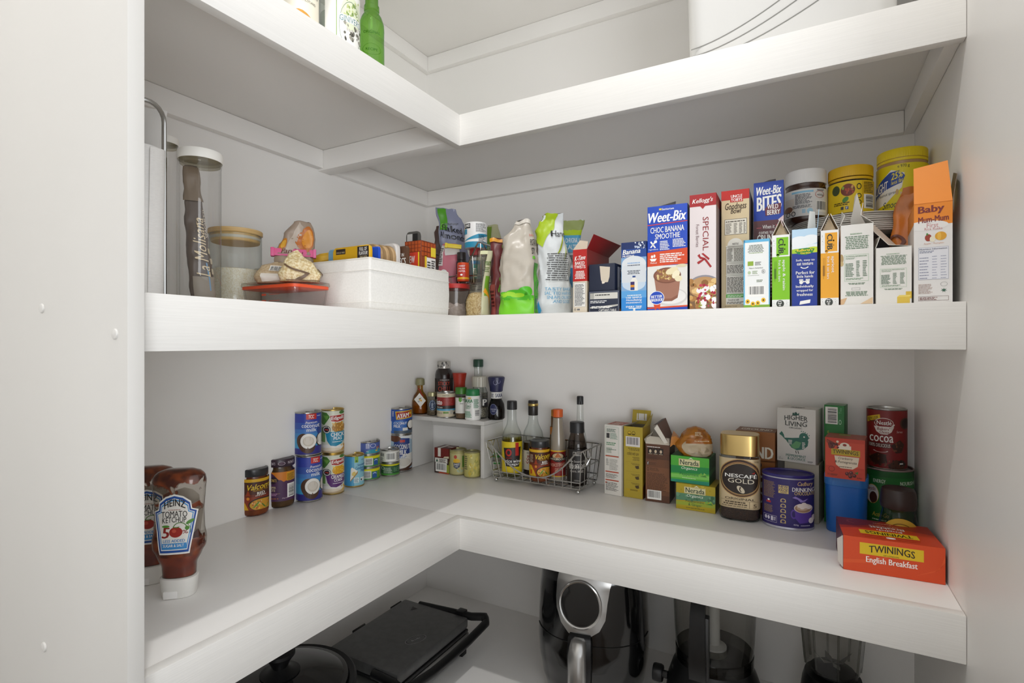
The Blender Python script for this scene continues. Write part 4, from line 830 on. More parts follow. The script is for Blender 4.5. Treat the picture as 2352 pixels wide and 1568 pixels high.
A, B = box3(1731, 1800, -.306, -.305); H = height(421, A, ZB)
def f(i):
    i.R(0, 0, 1, .70, '5d363b', 1); i.T('Weet-Bix', .1, .90, .92, .965, W, .05, .25, tilt=.006); i.T('BITES', .12, .78, .92, .89, W, .06, 0, tilt=.012); i.P([(.4, .735), (.9, .745), (.92, .825), (.5, .82), (.38, .79)], '6a2f3c', 4.7); i.T('WILD', .46, .785, .82, .82, W, .03, k=5.3); i.T('BERRY', .46, .74, .88, .778, W, .03, k=5.3)
    i.P([(.82, .7), (1, .73), (1, .62), (.9, .66)], 'd9c0c4', 2); i.T('When it', .3, .635, .7, .665, W); i.T('comes to the', .18, .595, .84, .625, W); i.T('CRUNCH', .12, .53, .9, .59, W, .04); i.T('Weet-Bix', .14, .49, .62, .52, W); i.R(.1, .642, .26, .648, 'd0626a'); i.R(.74, .655, .9, .661, 'd0626a'); i.L(.1, .1, .9, .46, 14, 'c9aeb2')
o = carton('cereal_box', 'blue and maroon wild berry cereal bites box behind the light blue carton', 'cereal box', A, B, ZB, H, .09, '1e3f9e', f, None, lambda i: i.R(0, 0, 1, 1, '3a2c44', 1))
w = o['w']; flap(o, [(-w*.3, .01, H), (w*.25, .01, H), (w*.22, .035, H+.012), (w*.0, .03, H+.01)], (0, -.5, 1), '4a4a55')

A, B = box3(1708, 1768, -.389, -.388); H = height(552, A, ZB); SKY = '64b4dc'
def f(i):
    i.R(.04, .04, .96, .965, 'eceeec', 1); i.R(0, .96, 1, 1, SKY, 1.2); i.R(0, 0, .05, 1, SKY, 1.2)
    i.L(.16, .82, .78, .93, 6, '6c7466', al='c'); i.L(.2, .8, .74, .815, 1, '7f9a4a', al='c'); i.R(.16, .62, .38, .685, '8fae3c', 3); i.L(.44, .625, .72, .68, 3, '6a6a6a'); i.T('Made in Switzerland', .22, .575, .74, .595, '4a4a4a'); i.E(.22, .52, .06, .025, 'b9cba6'); i.L(.34, .5, .58, .55, 3, '8aa070'); i.O(.76, .53, .07, .03, .15, '6a6a6a'); i.T('B', .73, .515, .79, .545, '6a6a6a'); i.L(.5, .38, .78, .42, 2, '6a7a5a'); i.R(.16, .475, .6, .48, '7fa05a')
    i.B(.16, .17, .82, .33, 3); i.R(0, 0, 1, .05, '7fae3a', 3); 
    for u, v in ((.16, .1), (.36, .065), (.55, .075), (.76, .115)):
        i.E(u, v, .085, .034, 'e8b81f', 4, 12); i.E(u, v, .035, .014, '5b3a18', 5, 10)
carton('cereal_carton', 'light blue and white baby porridge carton with sunflowers along its foot', 'box', A, B, ZB, H, .038, SKY, f, None, lambda i: (i.R(0, 0, 1, .06, '7fae3a', 1), i.E(.2, .12, .2, .06, 'e8b81f', 2)))

def bar_box(label, xl, xr, yt, col, tcol, flavour, yp=-.383, ap=520):
    A, B = box3(xl, xr, yp-.002, yp-.002); H = height(yt, A, ZB)
    def f(i):
        i.R(0, .0, 1, .11, 'eeeeec', 1.2); i.R(0, .7, 1, 1, 'eeeeec', 1.2); i.R(.24, .72, .92, .965, col, 2); i.E(.33, .72, .09, .02, col, 2)
        i.T("CUB", .36, .745, .66, .945, '2b332c', .05, rot=-90); i.E(.72, .86, .035, .012, '2b332c'); i.E(.72, .8, .03, .01, '2b332c'); i.T(flavour, .56, .24 if len(flavour) > 8 else .44, .76, .655, W, .02, rot=-90); i.T('fruit & oat bars', .36, .36, .5, .655, W, rot=-90); i.L(.12, .4, .22, .65, 1, tcol); i.R(.15, .36, .17, .64, tcol); i.R(.23, .4, .25, .64, tcol)
        i.E(.46, .055, .22, .05, '3a3f3a', 3); i.T('12+', .34, .02, .54, .09, 'eeeeec', .05, rot=-90, k=4.5); i.D(.03, .72, .2, .97, 6, ['6a6a6a'], .004, 3); i.D(.7, .01, .97, .1, 4, ['6a6a6a'], .004, 3); i.D(.03, .02, .2, .1, 3, ['6a6a6a'], .004, 3)
    o = carton('fruit_bar_box', label, 'box', A, B, ZB, H, .085, col, f, None, None, None, None, True, 'cbb999', group='boxes of fruit and oat bars'); w, D = o['w'], o['D']; x = w/2
    flap(o, [(-x, .002, H), (-x, D*.5, H), (-.001, D*.35, H+.026), (-.001, .004, H+.026)], (-.7, 0, .5), 'eeeeec', 'b8a07c'); flap(o, [(x, .002, H), (x, D*.5, H), (.001, D*.35, H+.026), (.001, .004, H+.026)], (.7, 0, .5), 'eeeeec', 'b8a07c')
    flap(o, [(-x*.9, .014, H-.002), (x*.9, .014, H-.002), (0, .016, H+.023)], (0, -1, 0), 'cdb896'); return o
bar_box('lime green apple and raisin fruit bar box with a gabled top', 1773.5, 1814, 541, '80c21c', '4d7a16', 'apple & raisin')
bar_box('orange yellow apricot fruit bar box with a gabled top', 1885, 1926.5, 530, 'eda82a', 'a5701a', 'apricot')

A, B = box3(1819, 1877, -.387, -.387); H = height(528, A, ZB)
def f(i):
    i.R(0, .69, 1, 1, 'bcd9ef', 1); i.E(.3, .84, .4, .07, 'eef3f6', 1.4, 24); i.E(.75, .86, .35, .06, 'eef3f6', 1.6, 24); i.R(0, .72, 1, .8, 'e9f0f4', 1.3); i.E(.2, .7, .4, .05, 'a9cc2e', 2); i.E(.85, .72, .35, .045, 'c4d832', 1.9); i.R(0, .62, 1, .69, '17338f', 2.4)
    i.P([(.12, .72), (.3, .75), (.6, .755), (.9, .74), (.82, .69), (.55, .665), (.25, .68)], '2f8a34', 3); i.T("Rafferty's", .2, .705, .82, .745, 'f0d432', .05, tilt=.006); i.T('Garden', .34, .68, .74, .705, 'f0d432', .05)
    i.T('Soft, easy to', .16, .58, .9, .615, W, .02); i.T('eat texture', .2, .535, .84, .57, W, .02); i.O(.5, .525, .18, .035, .3, W, 3, 20, 200, 340); i.T('Perfect for', .16, .42, .9, .46, W, .02); i.T('little hands', .2, .375, .84, .41, W, .02)
    for s in (-1, 1):
        u = .5+s*.13; i.E(u, .315, .075, .022, W, 3)
        for k in range(4): i.E(u+(k-1.5)*.042, .345, .017, .016, W, 3.2, 8)
        i.E(u-s*.1, .325, .03, .01, W, 3.2, 8)
    i.T('Individually', .16, .24, .86, .28, W, .02); i.T('wrapped for', .18, .19, .84, .228, W, .02); i.T('freshness', .2, .142, .82, .18, W, .02); i.P([(.3, .03), (.72, .05), (.74, .095), (.33, .075)], W, 3)
o = carton('snack_bar_box', 'dark blue baby snack box with a pale sky and a green garden sign', 'box', A, B, ZB, H, .085, '17338f', f, None, lambda i: (i.R(0, .69, 1, 1, '8db4d4', 1), i.R(0, .5, 1, .69, '5c8a2c', 1.2)), opened=True)
w, D = o['w'], o['D']; flap(o, [(w*.1, .02, H-.001), (w*.45, .02, H-.001), (w*.42, .022, H+.03), (w*.2, .022, H+.032)], (0, -1, 0), 'cfd0cc'); flap(o, [(w*.5, .0, H), (w*.5, D*.6, H), (w*.54, D*.5, H+.024), (w*.56, .005, H+.03)], (1, 0, .1), '9cc0da')

def plain_box(label, xl, xr, yt, Dd, extra):
    A, B = box3(xl, xr, -.386, -.386); H = height(yt, A, ZB)
    def f(i):
        i.T('INGREDIENTS', .3, .875, .66, .89, '4a8a4e', .02); i.L(.12, .7, .88, .865, 8, '5a7a5c', .5, .15, 'c'); i.F(.12, .3, .86, .63, .003, '9ac29a', 2); i.T('NUTRITION INFORMATION', .16, .6, .8, .615, '4a8a4e', .02); i.L(.16, .575, .5, .592, 2, '7a9a7a')
        i.L(.15, .36, .42, .53, 9, '55755a'); i.L(.48, .36, .6, .56, 10, '55755a', .5, .4); i.L(.68, .36, .82, .56, 10, '55755a', .5, .4); i.L(.16, .32, .8, .345, 2, '7a9a7a'); i.L(.18, .26, .8, .285, 2, '5a7a5c', al='c'); extra(i)
    o = carton('biscuit_box', label, 'box', A, B, ZB, H, Dd, 'e6e4df', f, None, None, None, None, True, 'bdb5a6'); return o, H
o, H = plain_box('tall white biscuit carton with torn flaps standing up', 1931, 2006, 518, .09, lambda i: (i.E(.02, .58, .07, .06, 'b59a6a', 3), i.E(.03, .52, .06, .03, 'c9b07c', 3.2), i.F(.34, .19, .6, .22, .003, '8a8a8a'), i.L(.1, .12, .88, .18, 4, '5a7a5c', al='c'), i.P([(0, .08), (.2, .1), (.1, .02), (0, .01)], 'd9b48a', 3), i.P([(.6, .02), (.98, .1), (.98, .02)], 'e0c4a0', 3)))
w, D = o['w'], o['D']; x = w/2
flap(o, [(-x, .0, H), (-x, D*.6, H), (-x+.004, D*.5, H+.03), (-x+.006, .004, H+.016)], (-1, 0, .1), 'd9d6ce'); flap(o, [(x, .0, H), (x, D*.7, H), (x-.01, D*.6, H+.03), (x-.012, .02, H+.036), (x-.016, .002, H+.014)], (1, 0, .2), 'dedbd4')
flap(o, [(-x*.1, D*.8, H), (x*.95, D*.8, H), (x*.6, D*.8-.006, H+.026), (x*.2, D*.8-.012, H+.062), (x*.05, D*.8-.012, H+.056), (-x*.05, D*.8-.004, H+.034), (-x*.2, D*.8-.002, H+.02)], (0, -1, 0), 'd6d2ca')
o, H = plain_box('short white biscuit carton with yellow cubes pictured at its foot', 2012, 2094, 570, .09, lambda i: (i.R(.6, .0, .95, .13, 'e0c04a', 3), i.P([(.6, .13), (.66, .16), (.98, .16), (.95, .13)], 'ecd36a', 3.3), i.R(.84, .1, 1, .22, 'd9b63c', 2.8)))
w, D = o['w'], o['D']; x = w/2
flap(o, [(-x, .0, H), (-x, D*.6, H), (-x+.003, D*.5, H+.02), (-x+.006, .004, H+.018)], (-1, 0, .1), 'd9d6ce'); flap(o, [(x, .0, H), (x, D*.8, H), (x-.04, D*.7, H+.046), (x-.052, D*.4, H+.042), (x-.028, .002, H+.004)], (.6, 0, .6), 'cdc6ba')

A, B = box3(2099, 2188, -.381, -.384); H = height(470, A, ZB); OR = 'e88a24'
def f(i):
    i.R(0, .83, 1, 1, OR, 1); i.E(.75, .83, .8, .05, OR, 1.1, 30); i.E(.35, .775, .55, .05, 'e8e6e4', 1.5, 30); i.T('Baby', .12, .885, .78, .975, '7a2a2a', .05, .0, tilt=.01); i.T('Mum-Mum', .12, .81, .9, .87, '7a2a2a', .04, tilt=.012); i.T('First', .34, .755, .64, .8, 'c98a8c'); i.T('Rice Rusks', .28, .73, .74, .755, 'c98a8c')
    i.E(.38, .655, .09, .035, '9a3a26', 3); i.E(.49, .64, .075, .03, 'e6dfc8', 3.4); i.E(.7, .665, .15, .042, 'dba02c', 3); i.E(.66, .665, .05, .042, 'e8b848', 3.3); i.E(.35, .69, .025, .012, '4a8a3a', 3.6); i.T('Apple - Pumpkin', .26, .585, .78, .605, 'd3a58a')
    i.R(.12, .24, .9, .56, 'e3e4ea', 2); i.F(.12, .24, .9, .56, .003, 'a9adc0', 3); i.T('Nutrition Information', .15, .535, .86, .55, '4a4f6a', .02); i.L(.15, .505, .6, .53, 2, '7a7f95'); i.L(.15, .25, .4, .48, 8, '8a8ea5', .3); i.L(.48, .25, .62, .49, 9, '9a9eb5', .25); i.L(.7, .25, .86, .49, 9, '9a9eb5', .25)
    i.L(.12, .1, .5, .2, 9, 'a98f86', .45); i.O(.78, .19, .09, .022, .1, '9a9a9a'); i.P([(.78+.09*(1 if k % 2 == 0 else .35)*sin(k*pi/7), .13+.024*(1 if k % 2 == 0 else .35)*cos(k*pi/7)) for k in range(14)], '2f5f4a', 3); i.F(.12, .03, .9, .075, .003, '8a7a76', 3); i.L(.15, .038, .7, .068, 3, '7a4a44')
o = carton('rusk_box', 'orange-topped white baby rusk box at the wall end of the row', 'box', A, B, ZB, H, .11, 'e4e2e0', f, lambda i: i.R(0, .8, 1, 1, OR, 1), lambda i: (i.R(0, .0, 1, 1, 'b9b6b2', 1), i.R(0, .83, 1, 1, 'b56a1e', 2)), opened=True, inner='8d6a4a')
w, D = o['w'], o['D']; flap(o, [(-w/2, .0, H), (w/2, .0, H), (w/2*.86, .022, H+.064), (-w/2*.95, .022, H+.058)], (0, -1, .2), OR, 'b9a58c'); flap(o, [(w/2, 0, H), (w/2, D*.5, H), (w/2+.006, D*.4, H+.05), (w/2+.006, .01, H+.04)], (1, 0, .1), '6a5a4e')
A, B = box3(2060, 2099, -.285, -.298); H = height(452, A, ZB)
m = on_y(2081, -.26); fnh = zat(430, m.x, m.y)-ZB
bag('rusk_bag', 'shiny orange packet squeezed between the plates and the orange-topped box', m.x, m.y, ZB, fnh, [(0, .020, .010, 0, 0), (.5, .021, .010, 0, 0), (.85, .019, .006, .002, 0), (1, .013, .002, .006, 0)], mat('c4702a', .22), lambda i: (i.P([(.05, .5), (.5, .45), (.95, .5), (.95, .35), (.05, .3)], '9a5420', 1), i.O(.3, .55, .2, .06, .3, '6b3a2c'), i.O(.3, .47, .2, .05, .3, '6b3a2c'), i.R(.02, 0, .98, .3, 'd9c6b8', 1), i.D(.7, .6, .95, .85, 6, ['7a4a8a', 'd9a08a'], .02)), amp=.003, seed=52)

# ------------------------------------------------------------------ plates and jars
PX, PY, PR = 1.135, -.165, .103
zt = znear(493, PX, PY, PR)-.0005
t = thing('cooking_pot', 'dark grey pot under the stack of white plates', 'pot', (PX, PY, ZB)); ph = zt-.034-ZB
m = MB(); m.lathe([(.07, 0), (.078, .004), (.08, ph-.003), (.082, ph-.002), (.082, ph), (.0, ph)], mat('4a4a4c', .35, .3), 48); m.obj('pot', t)
m = MB(); m.tube([(-.03, .078, ph*.7), (-.03, .098, ph*.72), (.03, .098, ph*.72), (.03, .078, ph*.7)], .004, mat('303032', .4), 8); m.obj('handle', t)
pm = mat('e6e3dd', .25, 0, 'plate_glaze'); N = 10; st = .00335; pl0 = None
for k in range(N):
    z = ZB+ph+.0004+k*st
    if pl0 is None:
        m = MB(); q = PR; m.lathe([(0, .0006), (q*.55, .0006), (q*.6, 0), (q*.62, .0008), (q*.86, .0038), (q, .0062), (q*1.0, .0072), (q*.985, .0076), (q*.85, .0053), (q*.63, .0024), (q*.55, .0018), (0, .0018)], pm, 64); pl0 = m.obj('dinner_plate', None, (PX, PY, z)); o = pl0
    else: o = pl0.copy(); COL.objects.link(o); o.location = (PX+.0012*sin(k*2.3), PY+.0012*cos(k*1.7), z)
    tag(o, 'white plate in the stack under the spread jars', 'plate', 'white plates stacked under the jars')
pl0['label'] = 'lowest white plate of the stack, resting on the dark pot'; o['label'] = 'topmost white plate of the stack, right under the spread jars'
zj = ZB+ph+.0004+(N-1)*st+.0082
def jar(name, label, pl, pr, rho, ytop, capc, capf, body, ink, base, neck=.9, lab=(.1, .62), capn=70, fillm=None):
    x, y, r = cyl_r(pl, pr, rho); H = znear(ytop, x, y, r)-zj; t = thing(name, label, 'jar', (x, y, zj), face_cam(x, y)); cz = H*(1-capf)
    m = MB(); m.lathe([(r*.88, 0), (r*.97, .003), (r, H*.08), (r, cz*.8), (r*.97, cz*.9), (r*neck, cz*.97), (r*neck, cz+.001)], body, 52); m.obj('body', t)
    m = MB(); ridged(m, r*(.99 if neck > .88 else .97), cz, H, mat(capc, .4), capn*2); m.obj('lid', t)
    label_on(t, r, H*lab[0], H*(lab[1]-lab[0]), ink, base, span=.92, gap=.0005); return t, r, H, cz
choc = mat('3d241a', .18, 0, 'chocolate_spread', .6)
t, r, H, cz = jar('spread_jar', 'jar of chocolate spread with a white lid on the plates', 1803, 1899, 1.17, 386, 'e9e8e6', .26, choc, lambda i: (i.R(.02, .1, .24, .7, 'd9cfc4', 1), i.E(.1, .3, .1, .12, '7a4a2c', 2), i.R(.18, .86, .68, .93, '8cc4e0', 2), i.L(.26, .45, .66, .84, 9, '55555a'), i.L(.2, .3, .7, .42, 4, '55555a'), i.O(.82, .77, .1, .13, .1, 'b5553a'), i.T('400g', .76, .7, .9, .78, K), i.B(.74, .12, .97, .55, 9), i.L(.76, .9, .95, .97, 2, '55555a'), i.O(.1, .12, .05, .09, .3, K), i.O(.22, .12, .05, .09, .3, K), i.R(.42, .1, .5, .25, 'a9c9dc', 2), i.E(.6, .17, .07, .1, 'a9d3e8', 2)), 'e0dfdc', .93, (.12, .62))
t, r, H, cz = jar('spread_jar', 'short jar with a yellow lid and yellow label on the plates', 1901, 2007, 1.18, 378, 'e3b514', .2, mat('241a14', .2, 0, 'yeast_spread', .5), lambda i: (i.E(.2, .75, .08, .16, '3c4a26', 2), i.E(.45, .72, .15, .2, '7a2f1c', 2), i.D(.34, .6, .56, .85, 14, ['b54a2a', '8fae3c', 'd9a05a'], .05, 3), i.E(.4, .42, .07, .08, '4a8a34', 2, rot=20), i.L(.16, .25, .55, .36, 2, '4a3a10'), i.R(.3, .1, .36, .2, '4a4a4a', 2), i.R(.4, .1, .46, .2, '2a4a9a', 2), i.T('f', .41, .11, .45, .19, W), i.R(.74, .1, .98, .98, 'd9b010', 1.5), i.O(.68, .8, .05, .1, .3, K), i.O(.68, .5, .05, .08, .3, K), i.O(.68, .3, .05, .08, .3, K), i.B(.78, .1, .98, .55, 12, True), i.L(.78, .6, .98, .96, 7, '5a4a10')), 'e8c81a', .9, (.12, .7))
m = MB(); m.lathe([(r*.955, cz-.0065), (r*.97, cz-.006), (r*.97, cz-.002), (r*.955, cz-.0015)], mat('e3b514', .4), 48); m.obj('tamper_ring', t)
t, r, H, cz = jar('spread_jar', 'tall peanut butter jar with a yellow lid nearest the wall', 2013, 2133, 1.205, 337, 'e8cf16', .14, mat('b08a5a', .3, 0, 'peanut_butter', .3), lambda i: (i.P([(0, .4), (.3, .9), (.55, .8), (.5, .5), (.2, .2), (0, .1)], 'e9e6e0', 2), i.P([(0, .5), (.28, .85), (.46, .86), (.56, .74), (.5, .6), (.2, .5), (0, .3)], '2a4a9a', 3), i.T('25%', .3, .7, .52, .84, 'f0e030', .03, .2, tilt=.05), i.T('less fat', .3, .6, .52, .68, 'f0e030', 0, .2, tilt=.05), i.T('LIGHT', .0, .46, .24, .66, W, .04, .2, tilt=.06), i.T('Peanut spread', .06, .36, .42, .44, '33303a', 0, .2, tilt=.05), i.D(.4, .26, .68, .46, 12, ['d9bd82', 'c9a564', 'e8d3a0'], .055, 4, 3, .7), i.T('Smooth', .14, .1, .5, .24, '22304a', .0, .35), i.T('e 970 g', .42, .9, .64, .98, '4a4420')), 'e2d018', .96, (.06, .76))
m = MB(); m.lathe([(r*.98, cz-.006), (r*.99, cz-.0055), (r*.99, cz-.0015), (r*.98, cz-.001)], mat('e8cf16', .4), 48); m.obj('tamper_ring', t)
x, y, r = cyl_r(1836, 1918, 1.275); zl = zat(392, x, y)
t = tag(MB().lathe([(r, 0), (r, .006), (r*.95, .0085), (r*.5, .0095), (0, .0095)], clear('lid_clear', 'cfccc8', '77736f'), 40).obj('clear_lid', None, (x, y, zj+.001)), 'clear plastic lid lying behind the chocolate spread jar', 'lid')
# ================================================================== lower shelf, left wing
ZL = LS
# squeeze bottles of ketchup standing on their caps
KET = noisy('ketchup_smear', '6b2414', '8f3a1c', (34, 34, 34), .3, 0, 0, 3, .4, .6)
KB = clear('squeeze_plastic', 'f1eeea', 'a39c94', .9, .06)
def sq(hx, hy, z, n=36, p=2.6):
    o = []
    for k in range(n):
        a = 2*pi*k/n; q = (abs(cos(a))**p+abs(sin(a))**p)**(-1/p); o.append((hx*q*cos(a), hy*q*sin(a), z))
    return o
def smear():
    m = bpy.data.materials.new('smeared_ketchup'); m.use_nodes = True; nt = m.node_tree; L = nt.links.new; b = nt.nodes['Principled BSDF']; out = nt.nodes['Material Output']
    tc = nt.nodes.new('ShaderNodeTexCoord'); sx = nt.nodes.new('ShaderNodeSeparateXYZ'); r = nt.nodes.new('ShaderNodeValToRGB'); n = nt.nodes.new('ShaderNodeTexNoise'); n2 = nt.nodes.new('ShaderNodeTexNoise')
    ad = nt.nodes.new('ShaderNodeMath'); mr = nt.nodes.new('ShaderNodeMapRange'); tr = nt.nodes.new('ShaderNodeBsdfTransparent'); mx = nt.nodes.new('ShaderNodeMixShader'); cr = nt.nodes.new('ShaderNodeValToRGB')
    n.inputs['Scale'].default_value = 42; n.inputs['Detail'].default_value = 4; n.inputs['Distortion'].default_value = .6; n2.inputs['Scale'].default_value = 70
    el = r.color_ramp.elements; el[0].position = 0; el[0].color = (.62,)*3+(1,); el[1].position = 1; el[1].color = (.62,)*3+(1,)
    for p_, v_ in ((.12, .34), (.3, .16), (.6, .13), (.8, .19), (.9, .42)): e = el.new(p_); e.color = (v_,)*3+(1,)
    ad.operation = 'ADD'; mr.inputs['From Min'].default_value = .75; mr.inputs['From Max'].default_value = .81
    cr.color_ramp.elements[0].color = (*lin('4f1a0c'), 1); cr.color_ramp.elements[1].color = (*lin('9a4a22'), 1); cr.color_ramp.elements[0].position = .35; cr.color_ramp.elements[1].position = .65
    L(tc.outputs['Generated'], sx.inputs[0]); L(sx.outputs['Z'], r.inputs[0]); L(tc.outputs['Object'], n.inputs['Vector']); L(tc.outputs['Object'], n2.inputs['Vector'])
    L(r.outputs[0], ad.inputs[0]); L(n.outputs[0], ad.inputs[1]); L(ad.outputs[0], mr.inputs['Value']); L(n2.outputs[0], cr.inputs[0]); L(cr.outputs[0], b.inputs['Base Color']); b.inputs['Roughness'].default_value = .3
    L(mr.outputs[0], mx.inputs[0]); L(tr.outputs[0], mx.inputs[1]); L(b.outputs[0], mx.inputs[2]); L(mx.outputs[0], out.inputs['Surface']); return m
SMEAR = smear()
def ketchup(label, x, y, H, w, rz, seed):
    t = thing('ketchup_bottle', label, 'sauce bottle', (x, y, ZL), rz, 'upturned ketchup bottles')
    cap = mat('e6e4df', .4, 0, 'cap_white'); ch = H*.155; d = w*.56
    m = MB(); m.loft([sq(w*.60, d*.86, 0, 48), sq(w*.62, d*.9, .002, 48), sq(w*.68, d*.98, ch-.004, 48), sq(w*.69, d*.99, ch-.001, 48), sq(w*.62, d*.9, ch, 48)], cap); m.obj('cap', t)
    m = MB(); m.box(-w*.42, w*.1, -d*.96, -d*.6, .0004, ch*.4, mat('efedea', .35), .0015); m.obj('flip_lid', t)
    tab = [(0, .60, .80), (.10, .62, .86), (.2, .82, .98), (.27, .98, 1.0), (.34, 1.0, .96), (.44, .93, .88), (.6, .90, .86), (.78, .95, .92), (.88, .99, .95), (.94, .95, .88), (.98, .78, .62), (1, .5, .36)]
    def prof(t_): return lerp_tab(tab, t_)
    hb = H-ch
    def rings(k, t0, t1, n=26): return [sq(w*prof(t0+(t1-t0)*i/n)[0]*k, d*prof(t0+(t1-t0)*i/n)[1]*k, ch+hb*(t0+(t1-t0)*i/n)) for i in range(n+1)]
    m = MB(); m.loft(rings(1, 0, 1, 44), KB, True); m.obj('bottle', t)
    m = MB(); R_ = rings(.965, .005, .26, 12); rnd = random.Random(seed)
    top = R_[-1]; R_[-1] = [(p[0], p[1], p[2]+.012*noise.noise(Vector((p[0]*60, p[1]*60, seed)))) for p in top]
    m.loft(R_, KET); 
    # what still clings to the inside: a smeared film, thick at the shoulders and the top
    m2 = MB(); m2.loft(rings(.978, .2, .995, 40), SMEAR, True); m2.obj('ketchup_film', t)
    m.obj('ketchup', t)
    # the keystone label, front and back
    def lab(i, sgn=1):
        o = [(.12, .0), (.12, .62), (.02, .66), (.02, .74), (.14, .78), (.16, .9), (.34, .975), (.5, 1), (.66, .975), (.84, .9), (.86, .78), (.98, .74), (.98, .66), (.88, .62), (.88, 0)]
        o = [(.16, 0), (.0, .70), (.12, .74), (.14, .86), (.3, .95), (.5, .99), (.7, .95), (.86, .86), (.88, .74), (1, .70), (.84, 0)]
        def sc(k, c=(.5, .5)): return [(c[0]+(u-c[0])*k, c[1]+(v-c[1])*k) for u, v in o]
        i.P(o, 'eeece6', 1); i.P(sc(.94), '1f4f9e', 2); i.P(sc(.86), 'eeece6', 2.6); i.P(sc(.83), '3f8fcf', 3); i.P(sc(.785), 'e9e6df', 3.6)
        if sgn < 0: i.L(.25, .2, .75, .8, 14, '4a4a4a', k=5); return
        i.T('HEINZ', .27, .745, .74, .86, '26221f', .03, 0, 6, arc=.05); i.L(.36, .725, .64, .74, 1, 'a04a34', k=6); i.T('TOMATO', .2, .6, .78, .7, '26221f', .01, 0, 6, arc=.012); i.T('KETCHUP', .22, .51, .76, .6, '26221f', .01, 0, 6, arc=.012)
        i.T('5', .22, .27, .38, .44, '8e1f1c', .04, .1, 6); i.E(.53, .36, .15, .085, 'a0281c', 6, 24); i.E(.49, .38, .05, .03, 'c4503c', 6.4, 12); i.P([(.53, .44), (.45, .455), (.5, .43), (.58, .43), (.62, .455)], '4a7a2a', 6.5); i.T('%', .68, .33, .8, .39, '8e1f1c', .02, 0, 6)
        i.O(.62, .42, .16, .1, .12, '4a7a2a', 6, 16, 10, 170); i.E(.84, .52, .1, .028, '4f8a30', 6, 14, rot=30); i.E(.78, .42, .05, .035, '4f8a30', 6, 14); i.E(.3, .46, .09, .02, '4f8a30', 6, 14); i.O(.66, .38, .2, .14, .06, '4a7a2a', 6, 12, -20, 60)
        i.R(.225, .108, .775, .185, '3f8fcf', 5); i.T('LESS ADDED', .25, .2, .74, .245, '2f7fc0', .03, 0, 6); i.T('SUGAR & SALT', .25, .125, .72, .17, 'eeece6', .03, 0, 6)
    m = MB(); lw, lh = w*1.62, hb*.56
    def put(sgn):
        i = Ink(lw, lh); lab(i, sgn); tl = .235
        def fn(a, b, dd):
            x = (a-lw/2); t_ = tl+b/hb; q = prof(min(1, t_)); f = max(0, 1-abs(x/(w*q[0]))**2.6)**(1/2.6); return Vector((x*sgn, -sgn*(d*q[1]*f+.0004+dd), ch+b+tl*hb))
        i.to(m, fn, lw/22, lh/14)
    put(1); put(-1); m.obj('paper_label', t); return t
kx, ky, kr = cyl_b(344, 478, 1386, ZL)
H = znear(1079, kx, ky, kr*.3)-ZL
ketchup('upturned ketchup bottle with a blue-edged label, the front one of the pair', kx, ky, H, kr*.98, face_cam(kx, ky, -20), 3)
d = on_z(318, 1250, ZL); d.normalize
k2 = cyl_b(283, 404, 1352, ZL)
ketchup('upturned ketchup bottle half hidden behind the other one', k2[0], k2[1], zat(1070, k2[0], k2[1])-ZL, kr*.97, face_cam(k2[0], k2[1], -14), 9)

def curry(name, label, pos, z0, H, lid, glassc, ink, base, lidink=None, lidh=.17, neck=.93, lab=(.13, .72), extra=0, group=None):
    x, y, r = pos; t = thing(name, label, 'jar', (x, y, z0), face_cam(x, y, extra), group); zl = H*(1-lidh)
    m = MB(); m.lathe([(r*.86, 0), (r*.97, .003), (r, .008), (r, zl*.80), (r*.97, zl*.88), (r*.86, zl*.95), (r*.86, zl+.001)], glassc, 48); m.obj('body', t)
    m = MB(); m.lathe([(r*neck, zl), (r*neck*1.02, zl+.001), (r*neck*1.02, H-.003), (r*neck, H-.0008), (r*neck*.9, H), (r*neck*.8, H-.0006), (r*neck*.74, H-.0012), (0, H-.0008)], lid, 48)
    if lidink: i = ring_ink(r*neck*1.02, H-zl-.004); lidink(i); i.to(m, wrap(r*neck*1.02, zl+.0015), r*.13)
    i = Ink(r, r); i.O(.5, .5, .72, .72, .1, '9a9a9a'); i.to(m, flat((-r/2, -r/2, H-.001), (1, 0, 0), (0, 1, 0), (0, 0, 1)), None, None, .0003); m.obj('lid', t)
    label_on(t, r, H*lab[0], H*(lab[1]-lab[0]), ink, base, span=.96, gap=.0005); return t
def valcom(i):
    i.R(0, .9, 1, 1, 'd9a81c', 1.5); i.R(0, .87, 1, .9, '3a1d10', 1.6); i.R(.0, .0, 1, .42, '8a3418', 1.2); i.R(0, .36, 1, .5, '6e2a14', 1.1); i.T('Valcom', .28, .66, 1.0, .84, 'e8c42c', .02, .3, tilt=.05); i.T('Authentic Thai', .46, .61, .96, .665, 'd9a81c', 0, .25, tilt=.03); i.T('RED', .6, .49, .84, .58, 'f0ece2', .05, tilt=.015); i.T('curry paste', .54, .43, .88, .485, 'f0ece2', .02, .2, tilt=.015)
    i.E(.76, .17, .45, .21, '2b2018', 2, 30); i.E(.76, .155, .41, .185, 'd09a2c', 2.4, 30); i.D(.42, .02, .98, .3, 44, ['e3b84a', 'c4722a', 'b5381c', '7a9a3c', 'e6cf9a', 'd98a3a'], .035, 2.8, 7); i.E(.58, .17, .12, .03, '5f8f34', 4, rot=35); i.E(.8, .12, .08, .025, '557f2c', 4, rot=-40)
    i.P([(.0, .0), (.0, .42), (.1, .4), (.22, .2), (.32, .0)], 'd9a81c', 2.2); i.R(.06, .08, .12, .24, 'b5381c', 3); i.L(.03, .52, .18, .82, 9, 'b9a08a', k=3); i.E(.3, .37, .05, .05, 'd98a2a', 3)
    i.P([(.22, .46), (.3, .66), (.38, .46)], '9a3a16', 2)
